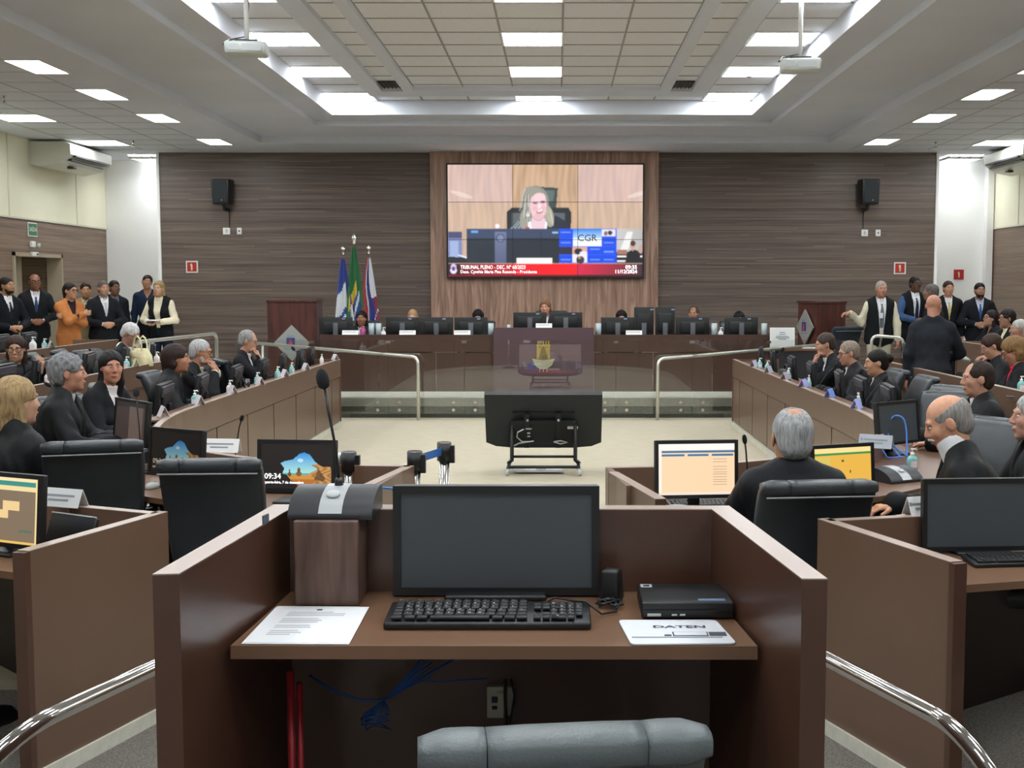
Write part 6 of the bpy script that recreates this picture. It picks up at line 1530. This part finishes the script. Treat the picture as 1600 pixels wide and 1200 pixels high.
# ------------------------------------------------------------------ desk of the front left arc: two beach-picture monitors
def paint_beach(w, h, dim=1.0):
    P = Paint(w, h); P.rect(0, 0, 1, 1, '1d1816')
    P.poly([(.27, .45), (.33, .40), (.45, .36), (.53, .24), (.60, .20), (.68, .25), (.76, .42), (.86, .52), (.97, .52), (.98, .97), (.55, .97), (.42, .82), (.36, .7), (.30, .68), (.33, .55)], '3f9fd0')
    m = (P.a.sum(2) > .3); sky = P.y
    P.a[m] = (np.array(srgb('1f86d2')) * (1 - np.clip((sky - .2) / .5, 0, 1))[..., None] + np.array(srgb('a8dcd2')) * np.clip((sky - .2) / .5, 0, 1)[..., None])[m]
    s_ = m & (P.y > .70); P.a[s_] = np.array(srgb('c98a3c')); s_ = m & (P.y > .66) & (P.y <= .70); P.a[s_] = np.array(srgb('4fa9a8'))
    s_ = m & (P.y > .80); P.a[s_] = np.array(srgb('b06a28'))
    r_ = m & (P.x > .72 + .06 * np.sin(P.y * 25)) & (P.y > .38 + .1 * np.cos(P.x * 9)); n = np.sin(P.x * 60 + 5 * np.sin(P.y * 20)); P.a[r_] = (np.array(srgb('b08048')) * (1 + .35 * n)[..., None])[r_]
    P.poly([(.74, .8), (.80, .56), (.90, .78), (.86, .84)], '4a3320', .8)
    P.ell(.40, .69, .025, .05, '6b4a2c'); P.ell(.40, .63, .012, .05, '5a4028'); P.ell(.53, .68, .04, .05, '7a5a34'); P.ell(.53, .60, .02, .06, '6a4a2c'); P.ell(.55, .38, .04, .04, 'cfe8f4', 0, .7)
    P.a *= dim
    return P
wt2 = mat('lock_screen_lettering', (1, 1, 1), .5, emit=1.0)
def beach_monitor(px0, px1, ptop, Y, rz, label, dim):
    pa_, pb_ = aty(px0, ptop, Y), aty(px1, ptop, Y); c_ = ((pa_[0] + pb_[0]) / 2, Y)
    t = monitor(label, (c_[0], Y, ZW), rz, None, .42, .27, .06, -.08, pict=paint_beach(120, 74, dim))
    W_, H_ = .384, .234
    sc = [k for k in kids(t) if k.name.startswith('screen')][0]
    wm = wt2 if dim > .8 else mat('dim_lettering', 'b0a080', .5, emit=.3)
    scr_text(t if 0 else sc, '09:34', .055, .74, .04, wm, W=W_, H=H_, name='clock', bold=.01); scr_text(sc, 'quarta-feira, 7 de dezembro', .055, .87, .0185, wm, W=W_, H=H_, name='date', bold=.02)
    return t
beach_monitor(403, 524, 684, 6.25, -.10, 'monitor showing a bright beach cave picture on the left arc desk', 1.0)
beach_monitor(236, 312, 668, 6.75, -.52, 'monitor with dimmer beach picture left of the bright beach monitor', .42)
kp1 = atz(442, 768, ZW); keyboard('black keyboard under the bright beach picture monitor', (kp1[0] - .03, kp1[1], ZW), -.10)
kp2 = atz(222, 738, ZW); keyboard('black keyboard under the dim beach picture monitor', (kp2[0] + .05, kp2[1], ZW), -.48)
p = atz(238, 763, ZW)
def mouse(loc, rz, label):
    t = thing('mouse', label, 'mouse', loc, rz); m = MB(); m.loft([(0, 0, 0, .028, .05, 2.4), (0, 0, .015, .03, .052, 2.4), (0, -.002, .028, .022, .04, 2.2), (0, -.003, .034, .01, .02, 2)], 0, 20); m.build('shell', lgrey_pl, t); m = MB(); m.box((0, .02, .031), (.006, .02, .008)); m.build('wheel', grey_pl, t)
mouse((p[0], p[1], ZW), -.3, 'grey mouse left of the empty chair on the left arc desk')
nameplate('white name plate on the ledge between the beach monitors', atz(345, 706, ZL), -.12, None, .235, .085, 'e9eae8')
gooseneck('gooseneck microphone leaning left behind the ledge name plate', (lambda q: (q[0] - .02, q[1], ZW))(atz(375, 716, ZW + .05)), .5, h=.30, lean=.16)
p = atz(400, 722, ZW); bottle('white sanitizer bottle left of the bright beach monitor', (p[0] + .02, 6.42, ZW), .3, None, 'white')
p = atz(217, 720, ZW); console('grey console left of the dim beach monitor', (p[0] - .02, p[1] - .04, ZW), -.7, None, stem=True, lean=(-.06, .02), sh=.32)
p = atz(182, 716, ZW + .01); tumbler('stemless glass of water on the left arc desk', (p[0], p[1], ZW))
p = atz(555, 738, ZW); m = MB(); r_ = np.random.default_rng(8); m.tube([(p[0] + .1 * cos(k) * r_.uniform(.4, 1), p[1] - .05 + .05 * sin(k * 1.3), ZW + .01 + .015 * abs(sin(k))) for k in range(22)], .004, 0, 6); tag(m.build('coiled_cable', black_pl), 'coiled black cable at the end of the left arc desk', 'cable')
p = atz(530, 722, ZL); m = MB(); m.lathe([(.001, 0), (.03, 0), (.045, .06), (.042, .06), (.028, .004), (.001, .004)]); o = m.build('white_bowl', white_pl); o.location = (p[0] - .0, 6.6, ZL - .0); tag(o, 'small white cup on the ledge right of the bright beach monitor', 'cup')
chair('empty black leather chair before the bright beach monitor', (-1.655, 6.02 - .02, 0), .06, h=1.07, w=.48)
chair('empty black leather chair before the dim beach monitor', (-2.50, 6.65 - .08, 0), .28, h=1.08, w=.50)
# monitor seen edge-on beside the blonde woman, with its keyboard
def paint_page(w, h, bg, bar, blocks=(), top='f2efe0'):
    P = Paint(w, h); P.rect(0, 0, 1, 1, bg); P.rect(0, 0, 1, .06, top); P.rect(0, .06, 1, .12, bar)
    for b in blocks: P.rect(*b)
    return P
p = atz(195, 718, ZW); monitor('dark monitor turned away between the blonde woman and the grey-haired man', (p[0] - .03, p[1] + .22, ZW), -pi / 2 + .75, None, .50, .31, .06, -.1, pict=paint_page(60, 38, '3a2f2b', '2b2624', ((.45, .1, .9, .9, '5a4c44'),), '2b2624'))
p = atz(142, 690, ZW); keyboard('grey keyboard before the curly grey-haired man', (p[0] - .05, p[1] + .1, ZW), -1.0)
p = atz(150, 692, ZW); gooseneck('gooseneck microphone bending over the left arc desk towards the grey-haired man', (p[0], p[1] - .05, ZW), -1.2, h=.42, lean=.30)

# nearest left booth
rz_ = -.42; pr = aty(66, 795, 4.95); cxm = pr[0] - .255 * cos(rz_); cym = 4.95 - .255 * sin(rz_)
pg = paint_page(90, 56, '7d6c58', '3c8a80', ((.58, .36, .78, .5, 'e6c68e'), (.45, .5, .65, .62, 'e6c68e'), (.78, .78, .93, .83, '5a6c60'), (0, .12, 1, .2, 'e9d29a'), (0, .965, 1, 1, 'e0b860'), (.97, 0, 1, 1, 'e9d29a')), 'f0dca8')
monitor('lit monitor with a beige web page at the left picture edge', (cxm, cym, ZW), rz_, None, .51, .31, .035, -.08, pict=pg)
nameplate('white name plate on the ledge of the nearest left booth', atz(97, 790, ZL), -.35, None, .235, .085, 'd4d6d4')
t = thing('laptop_stand', 'black slanted device behind the glass in the nearest left booth', 'device', (aty(98, 825, 5.05)[0], 5.08, ZW), -.5); m = MB(); m.box((0, 0, .08), (.28, .02, .15), 0, R=rotx(-.35), bev=.005); m.build('shell', black_pl, t); m = MB(); m.box((0, -.01, .158), (.27, .008, .006), 0, R=rotx(-.35)); m.build('edge_strip', lgrey_pl, t)
p = atz(84, 852, ZW); tumbler('drinking glass beside the lit monitor in the nearest left booth', (p[0], p[1] + .05, ZW))
# nearest right booth
rz_ = .08; pl_ = aty(1446, 800, 5.0); cxm = pl_[0] + .255; cym = 5.06
monitor('switched-off monitor at the right picture edge', (cxm, cym, ZW), .06, None, .51, .305, .012, -.04)
p = atz(1484, 866, ZW); keyboard('black keyboard in the nearest right booth', (p[0] + .235, p[1] - .16, ZW), .10)
p = atz(1443, 804, ZL); nameplate('white name plate on the ledge of the nearest right booth', (p[0] - .03, p[1], ZL), .35, None, .10, .085, 'e2e3e2')
chair('black chair in the nearest right booth, chrome armrest in view', (2.02, 4.10, 0), -.35, h=1.1, w=.52)
# second right arc: two document monitors
pg1 = paint_page(120, 74, 'f0cfa8', 'f4ddd0', ((0, .13, 1, .17, '3b6f9c'), (.04, .2, .34, .24, '3b6f9c'), (.38, .2, .66, .24, '3b6f9c'), (.70, .2, .98, .24, '3b6f9c'), (0, .0, 1, .12, 'f6ece6'), (0, .12, .04, 1, 'f6e6da'), (0, .95, 1, 1, 'e9d8c8')) + tuple((.72, .30 + .05 * i, .90, .312 + .05 * i, 'b99f84') for i in range(11)), 'f8f4f0')
pa_, pb_ = aty(1033, 700, 5.95), aty(1160, 700, 5.95)
monitor('lit monitor with a pale peach web page before the man seen from behind', ((pa_[0] + pb_[0]) / 2 - .02, 6.0, ZW), .10, None, .42, .29, .07, -.06, pict=pg1)
pg2 = paint_page(100, 66, 'e0ae48', 'd8c070', ((0, .1, 1, .15, '3f8a4a'), (0, 0, 1, .1, 'eed690'), (.0, .18, .28, 1, 'd2bc5c'), (.48, .26, .52, .31, '3a5a30'), (.62, .48, .64, .55, '4a3a18')) + tuple((.4, .6 + .05 * i, .4 + w_, .608 + .05 * i, 'a8883a') for i, w_ in enumerate((.3, .2, .35, .1, .35, .2))), 'f4e6b0')
pa_, pb_ = aty(1268, 690, 5.9), aty(1362, 690, 5.9)
monitor('lit monitor with a yellow document right of the man seen from behind', ((pa_[0] + pb_[0]) / 2 + .03, 6.0, ZW), .38, None, .37, .27, .07, -.08, pict=pg2)
p = atz(1128, 790, ZW); keyboard('black keyboard before the man seen from behind', (p[0] - .06, p[1] - .05, ZW), .1)
p = atz(1062, 778, ZL); m = MB(); m.loft([(0, 0, 0, .10, .13, 3), (0.01, 0, .02, .09, .12, 3), (.03, 0, .04, .05, .08, 2.4)], 0, 20); o = m.build('folded_cloth', mat('pale_blue_cloth', 'd3dfe4', .9, bump=(20, .5))); o.location = (p[0] + .02, 5.9, ZW); o.rotation_euler = (0, 0, .5); tag(o, 'pale blue-white folded sheets left of the peach monitor', 'cloth')
p = atz(1185, 727, ZL); m = MB(); m.cyl((0, 0, .03), .03, .06, 0, 16); o = m.build('paper_cup', white_pl); o.location = (p[0], 6.45, ZW); tag(o, 'white cup behind the man seen from behind', 'cup')
p = atz(1200, 722, ZW); gooseneck('gooseneck microphone left of the man seen from behind', (.98, 6.25, ZW), -.4, h=.32, lean=.08)
p = atz(1425, 735, ZW); bottle('large teal sanitizer bottle beside the bald robed man', (p[0], p[1], ZW), .2, None, 'teal')
p = atz(1410, 752, ZW); console('microphone console before the bald robed man', (p[0] - .03, p[1] + .02, ZW), .5, None, stem=False)
p = atz(1440, 722, ZW); monitor('dark monitor turned towards the bald robed man', (p[0] - .06, p[1] + .35, ZW), pi / 2 - .9, None, .45, .29, .07, -.1)
p = atz(1370, 700, ZL); nameplate('grey name plate on the rounded right ledge', (p[0], p[1] + .02, ZL), -.5, None, .2, .085, 'a9b0b8')
t = thing('cable_coil', 'bright blue cables beside the bald robed man', 'cable', (*atz(1405, 715, ZW)[:2], ZW)); m = MB(); m.tube(smooth_path([(.05, 0, .01), (-.04, .04, .08), (-.07, .08, .18), (-.02, .11, .27), (.05, .1, .26), (.07, .09, .18), (.05, 0, .01)], 3), .006); m.build('cable', mat('bright_blue_cable', '4f86e0', .4), t); m = MB(); m.tube(smooth_path([(-.1, -.08, .01), (-.14, -.02, .09), (-.07, .03, .11), (-.01, 0, .01), (.03, -.03, .01), (-.1, -.08, .01)], 3), .005); m.build('cable', mat('bright_blue_cable', '4f86e0', .4), t)
p = atz(1523, 712, ZW); tumbler('drinking glass behind the bald robed man', (2.18, 6.5, ZW))
# ------------------------------------------------------------------ people
seat_proto = chair('black chair under the grey-haired man seen from behind', (0, 0, 0), 0, h=1.04, w=.51)
seat_used = [False]
def seat(info_root, a, label, back=.02, z=None):
    th = radians(a - 90); l = info_root.location; loc = (l[0] + sin(th) * back, l[1] - cos(th) * back, l[2] if z is None else z)
    if not seat_used[0]:
        seat_used[0] = True; seat_proto.location = loc; seat_proto.rotation_euler = (0, 0, th); seat_proto['label'] = label; return seat_proto
    return dup(seat_proto, loc, th, label)
def pp(label, px, py, Y, a, seatlab=None, **k):
    r, inf = person(label, aty(px, py, Y), a, **k)
    if seatlab: seat(r, a, seatlab)
    return r, inf
G0, G1, G2 = '1b1c20', '202126', '17181b'
# ---- standing at left, before the door
pp('bearded man in dark suit standing at the left picture edge', 11, 447, 16.6, -30, sit=False, floor=.26, sk='a97c5c', hair='1d1714', style='short', beard='1d1714', top='suit', topc='15181f', tie='1c1e24', arms=('clasp', 'clasp'), hy=10)
pp('bald man in dark suit with blue tie before the lit door pane', 54.5, 441, 18.4, -60, sit=False, floor=STAGE, sk='8a5f48', hair='2a2220', style='fringe', top='suit', topc='1a1c20', tie='33496e', arms=('clasp', 'clasp'), glasses='0c0c0e', hy=5, fat=1.1)
pp('woman in orange trouser suit with crossed arms', 110, 455, 17.9, -40, sit=False, floor=STAGE, sk='c08f70', hair='1c1717', style='pony', top='suit', topc='b87542', legc='b87542', shirt='2a2024', arms=('cross', 'cross'), fem=True, glasses='0c0c0e', hy=20)
pp('man in khaki uniform jacket beside the woman in orange', 134, 454, 18.9, -70, sit=False, floor=STAGE, sk='b08262', hair='1e1815', top='uniform', topc='8a8263', legc='8a8263', shirt='c9c3a4', tie='1c1c1e', arms=('side', 'side'), hy=5)
pp('grey-bearded man in dark suit with white shirt beside the uniformed man', 162, 451, 18.7, -50, sit=False, floor=STAGE, sk='b98a70', hair='5a5350', beard='8a8582', top='suit', topc='1d1f24', tie='b9bcc4', arms=('clasp', 'clasp'), fat=1.1)
pp('short-haired man in dark suit half hidden behind the grey-bearded man', 179, 450, 19.8, -45, sit=False, floor=STAGE, sk='7a5644', hair='1a1513', top='suit', topc='1a1c21', shirt='6f7684', tie='3a3f4c', arms=('side', 'side'))
pp('man in navy polo shirt standing before the white wall', 230, 441, 20.6, -80, sit=False, floor=STAGE, sk='a87a5e', hair='1d1715', top='polo', topc='1f2b40', arms=('side', 'side'), hr=-12, hy=15)
r, i = pp('blonde woman in black waistcoat and cream blouse holding a pale booklet', 248, 451, 19.4, -95, sit=False, floor=STAGE, sk='c99f84', hair='9c8458', style='long', top='vest', topc='17191c', shirt='e6ddc2', sleeve='e6ddc2', legc='1c2230', arms=(dict(w=(-.10, .27, 1.03), d=(.6, .8, 0)), dict(w=(.12, .26, 1.03), d=(-.6, .8, 0))), fem=True)
m = MB(); m.box((0, 0, 0), (.2, .14, .02)); o = m.build('booklet', paper); wv = rotz(radians(-185)) @ np.array((0.0, .36, 1.05)); o.location = (r.location[0] + wv[0], r.location[1] + wv[1], STAGE + 1.06); tag(o, 'pale booklet in the hands of the blonde woman with waistcoat', 'booklet')
# ---- seated left, second row
r, i = pp('woman in glasses and black robe on the second left row', 25, 545, 11.4, -35, 'black chair of the woman in glasses on the second left row', floor=.12, sk='b58a70', hair='33231b', style='long', top='robe', topc='1b1c1f', shirt='2a2c30', fem=True, glasses='0c0c0e', hy=-40, hp=8, arms=('desk', dict(w=(-.02, .42, .96), d=(0, .3, 1), n=(0, -1, 0), p=(.5, 0, -1), c=.5)))
pp('grey-haired man in dark glasses bending forward behind the cream handbag', 204, 522, 13.7, -12, 'black chair of the man bending behind the cream handbag', floor=.12, sk='a98070', hair='c2c2c0', style='short', top='suit', topc='26282c', glasses='0c0c0e', extra='sun', hp=32, lean=14, arms=('desk', 'desk'))
# ---- seated left, first row
pp('blonde woman in black robe seen from behind at the left edge', 27, 628, 6.45, 58, 'black chair of the blonde woman at the left edge', floor=0, sk='c79a80', hair='9c825c', style='longback', top='robe', topc='191a1c', shirt=None, fem=True, hs=1.08, arms=('desk', 'desk'), hy=-5)
pp('curly grey-haired man in black robe turning his head away', 107, 583, 8.2, 8, 'black chair of the curly grey-haired man', floor=0, sk='b98670', hair='77787a', style='curly', top='robe', topc='1b1c1e', shirt='b9bfcc', hy=10, fat=1.12, lean=8, hs=1.04, arms=('desk', 'type'), vz=.3)
pp('black-haired woman in black jacket with white collar talking', 174, 574, 9.2, -18, 'black chair of the black-haired woman with white collar', floor=0, sk='b9826a', hair='181416', style='longback', top='suit', topc='1a1b1f', shirt='ece9ea', tie='5a1c28', fem=True, hy=-38, lean=10, arms=('desk', 'type'))
pp('dark-haired person in black robe looking away along the left bench', 276, 561, 10.9, 15, 'black chair of the dark-haired person on the left bench', floor=0, sk='a8765c', hair='2c201b', style='bob', top='robe', topc='1b1c1f', shirt=None, fem=True, hy=0, lean=14, hs=1.04)
pp('grey-bearded man in glasses with both hands before his mouth', 314, 550, 12.0, 0, 'black chair of the man with hands before his mouth', floor=0, sk='ad7c62', hair='a9aaaa', style='short', beard='b9b9b6', top='suit', topc='1c1d20', glasses='1a1412', shirt='d9d6c0', lean=12, arms=('mouth', 'mouth'), hp=8, fat=1.1)
pp('balding man in glasses holding a hand to his mouth, farthest on the left bench', 388, 533, 13.9, 0, 'black chair of the balding man farthest on the left bench', floor=0, sk='b98a74', hair='8d8d8c', style='recede', top='suit', topc='1b1c20', glasses='6a5a50', lean=10, arms=('desk', 'mouth'), hp=12)
def empty_chair(px, pt, X, rz, lab, z=0, mt=None): q = X * 1900 / (px - PPX); return dup(seat_proto, (X, q * .995, z), rz, lab)
empty_chair(216, 578, -3.65, -pi / 2 + .35, 'empty black chair between the black-haired woman and the dark-haired person')
empty_chair(352, 562, -3.75, -pi / 2 + .25, 'empty black chair behind the man with hands before his mouth'); empty_chair(392, 553, -3.60, -pi / 2 + .5, 'empty black chair nearer than the farthest man on the left bench')
empty_chair(106, 545, -5.35, -pi / 2 + .3, 'nearer one of two empty chairs on the second left row', .12); empty_chair(145, 538, -5.35, -pi / 2 + .2, 'farther one of two empty chairs on the second left row', .12)
# ---- the high bench
HB = dict(floor=STAGE, top='robe', topc='1a1b1e')
pp('woman with dark curly hair behind the pink bottle', 565, 498, 19.3, -90, 'dark chair of the curly-haired woman on the high bench', sk='9a6c54', hair='1a1413', style='long', fem=True, shirt='e8e8e8', **HB)
pp('fair-haired person mostly hidden behind a monitor of the high bench', 645, 496, 19.3, -90, 'dark chair of the fair-haired person on the high bench', sk='d0a48c', hair='a5835e', style='short', fem=True, shirt='e8e8e8', hp=12, **HB)
pp('woman with long black hair looking down at the high bench', 747, 496, 19.3, -90, 'dark chair of the black-haired woman on the high bench', sk='b9937e', hair='131215', style='long', fem=True, shirt='e8e8e8', hp=22, **HB)
pp('smiling woman with light brown hair on the central block of the high bench', 852, 481, 19.3, -88, None, sk='c99278', hair='7d5a40', style='bob', fem=True, shirt='e8e8e8', hy=-12, **HB)
dup(seat_proto, (aty(862, 480, 19.7)[0], 19.55, STAGE + .16), pi, 'dark high-backed chair behind the smiling woman')
pp('dark-haired woman almost hidden behind a monitor right of the central block', 971, 497, 19.3, -90, 'dark chair of the almost hidden woman on the high bench', sk='b98c78', hair='1a1414', style='long', fem=True, shirt='e8e8e8', hp=15, **HB)
pp('balding brown-haired man at the right of the high bench', 1084, 491, 19.3, -95, 'dark chair of the balding man on the high bench', sk='a87a64', hair='4a372d', style='recede', shirt='e8e8e8', hy=-15, **HB)
pp('dark-haired woman at the right end of the high bench', 1155, 499, 19.3, -90, 'dark chair of the woman at the right end of the high bench', sk='b9947f', hair='171316', style='long', fem=True, shirt='e8e8e8', hp=14, **HB)
# ---- standing right
r, i = pp('grey-haired man in black waistcoat resting one arm on the right lectern', 1377, 452, 18.2, -90, sit=False, floor=STAGE, sk='b27f6a', hair='9a9288', style='short', top='vest', topc='16181b', shirt='e3e6ea', sleeve='cfcab2', tie='6a6c70', legc='b5ad97', arms=(dict(w=(-.25, .16, .75), d=(0, .1, -1), n=(1, 0, 0)), dict(w=(.46, .08, 1.20), d=(1, .2, -.1), n=(0, 0, -1), p=(.3, -.2, -1))), fat=1.12)
m = MB(); m.box((0, 0, 0), (.055, .004, .08)); o = m.build('name_badge', mat('badge_white_blue', 'cdd6e0', .4)); bq = rotz(radians(-180)) @ np.array((.02, .19, 1.16)); o.location = (r.location[0] + bq[0], r.location[1] + bq[1], STAGE + 1.16); tag(o, 'white badge hanging on the tie of the man in the black waistcoat', 'badge')
pp('dark-skinned man in glasses with black waistcoat and blue sleeves', 1430, 444, 19.4, -75, sit=False, floor=STAGE, sk='5f4234', hair='15110f', top='vest', topc='17191d', shirt='e0e3e8', sleeve='3f5a82', tie='1d2740', glasses='0c0c0e', arms=('clasp', 'clasp'))
pp('grey-haired man in dark suit hidden behind the bald standing man', 1454, 457, 17.7, 150, sit=False, floor=.16, sk='8a6654', hair='5d5a58', style='short', top='suit', topc='23252a', arms=('side', 'side'), fat=1.1)
pp('man in dark suit with pale yellow tie before the white wall', 1482, 451, 19.4, -90, sit=False, floor=STAGE, sk='b98a70', hair='33241c', top='suit', topc='17181b', tie='b9b078', arms=('side', 'side'))
r, i = pp('bearded man in dark pinstripe suit with blue tie, rightmost of the standing people', 1531, 454, 19.3, -95, sit=False, floor=STAGE, sk='a07660', hair='17120f', beard='17120f', top='suit', topc='1a1b22', tie='34507c', shirt='b9c4d8', arms=('clasp', 'clasp'))
pp('bald man in dark suit standing with his back to the camera', 1459, 479, 12.9, 68, sit=False, floor=0, sk='b5826a', hair='8a6a58', style='bald0', top='suit', topc='1f2228', shirt='f0f0f0', hy=-14, hp=18, lean=10, fat=1.12, arms=('side', dict(w=(.12, .36, 1.08), d=(.2, 1, 0), n=(0, 0, 1), p=(1, -.4, -.5))), vz=.3)
m = MB(); m.box((0, 0, 0), (.24, .3, .02)); m.box((.02, .02, .012), (.2, .26, .01)); o = m.build('folder', mat('pale_folder', 'a9aca8', .6)); o.location = (4.28, 13.15, 1.12); o.rotation_euler = (.2, .1, .3); tag(o, 'grey folder held before the bald standing man', 'folder')
# ---- seated right, rear
pp('woman with long dark hair in the rear right row', 1548, 498, 17.6, -170, 'black chair of the long dark-haired woman in the rear right row', floor=.22, sk='b88e76', hair='211815', style='long', top='robe', topc='1b1c1f', shirt=None, fem=True, glasses='3a2f2a', hp=-8)
pp('dark-haired man in glasses in the rear right row', 1573, 498, 16.8, -175, 'black chair of the dark-haired man in the rear right row', floor=.22, sk='a67c66', hair='1d1917', style='curly', top='suit', topc='1c1d21', shirt='e2dcb8', glasses='0c0c0e')
pp('white-haired person behind the woman in the red blouse', 1592, 515, 14.6, 178, None, floor=.22, sk='b0826c', hair='a9a8a2', style='short', top='suit', topc='1f2a40')
pp('brown-haired woman in glasses reading on the second right row', 1549, 541, 12.5, 178, 'black chair of the reading brown-haired woman', floor=.12, sk='c0917a', hair='3c2922', style='wavy', top='robe', topc='1c1d20', shirt=None, fem=True, glasses='8a7468', hp=25, lean=12)
pp('light brown-haired woman with red blouse on the second right row', 1583, 548, 11.2, 172, 'black chair of the woman in the red blouse', floor=.12, sk='b98670', hair='7c603c', style='bob', top='suit', topc='191a1e', shirt='c02438', fem=True, glasses='2a1c1c', hp=28, lean=10)
# ---- seated right, first row
pp('dark-haired man resting his cheek on his hand on the right bench', 1289, 538, 13.2, 182, 'black chair of the man resting his cheek on his hand', floor=0, sk='b5866f', hair='3f342e', style='short', top='suit', topc='1d1f23', lean=16, hp=14, arms=('mouth', 'desk'))
pp('grey-blond man in dark glasses on the right bench', 1326, 552, 12.3, 182, 'black chair of the grey-blond man in glasses', floor=0, sk='bd8d76', hair='85766a', style='short', top='robe', topc='1c1d21', shirt='e6e6e6', glasses='0c0c0e', lean=12, hp=10)
pp('woman with dark hair in a bun on the right bench', 1369, 567, 11.4, 180, 'black chair of the woman with the dark bun', floor=0, sk='bb8c6e', hair='17130f', style='bun', top='robe', topc='1b1c1e', shirt='d9d6cc', fem=True, lean=10, hp=6)
pp('dark-haired balding man in black robe facing left at the bend of the right bench', 1527, 592, 8.4, 178, 'black chair of the dark-haired man at the bend of the right bench', floor=0, sk='b98a74', hair='2e231d', style='recede', top='robe', topc='17181a', shirt='e2e2e2', lean=4, hp=4)
dup(seat_proto, (3.05, 10.05, 0), pi / 2 + .5, 'empty dark grey chair left of its twin on the right bench'); dup(seat_proto, (2.98, 9.35, 0), pi - .55, 'empty dark grey chair nearest to the bald robed man, its front in view')
dup(seat_proto, (2.50, 7.55, 0), pi / 2 + .55, 'empty black chair behind the head of the bald robed man')
pp('bald white-moustached man in black robe reading at right', 1481, 660, 5.7, 168, 'black leather chair at the back of the bald robed man', floor=0, sk='cf9a7c', hair='8b8784', style='fringe', top='robe', topc='141517', shirt='eceef0', lean=14, hp=24, arms=(dict(w=(-.34, .34, .84), d=(-.3, 1, -.1)), 'desk'), hs=1.04, extra='moustache', collar='tall')
pp('grey-haired man in black robe seen from behind, thin crown', 1237, 684, 5.6, 96, 'black leather chair back of the man seen from behind', floor=0, sk='b98566', hair='9a9c9c', style='crown', top='robe', topc='16181c', shirt=None, lean=2, arms=('type', 'type'), hs=1.13)
pp('grey-haired person in black cut by the right picture edge', 1614, 652, 6.5, 172, None, floor=0, sk='c0917c', hair='a3a3a0', style='wavy', top='robe', topc='17181a', shirt=None, hs=1.04)
pp('person in the nearest left booth, only a hand in view', -200, 690, 4.75, 62, None, floor=0, sk='c4947c', hair='2a2220', style='short', top='suit', topc='1b1c20', arms=('desk', dict(w=(.27, .28, .80), d=(.2, 1, -.1))))
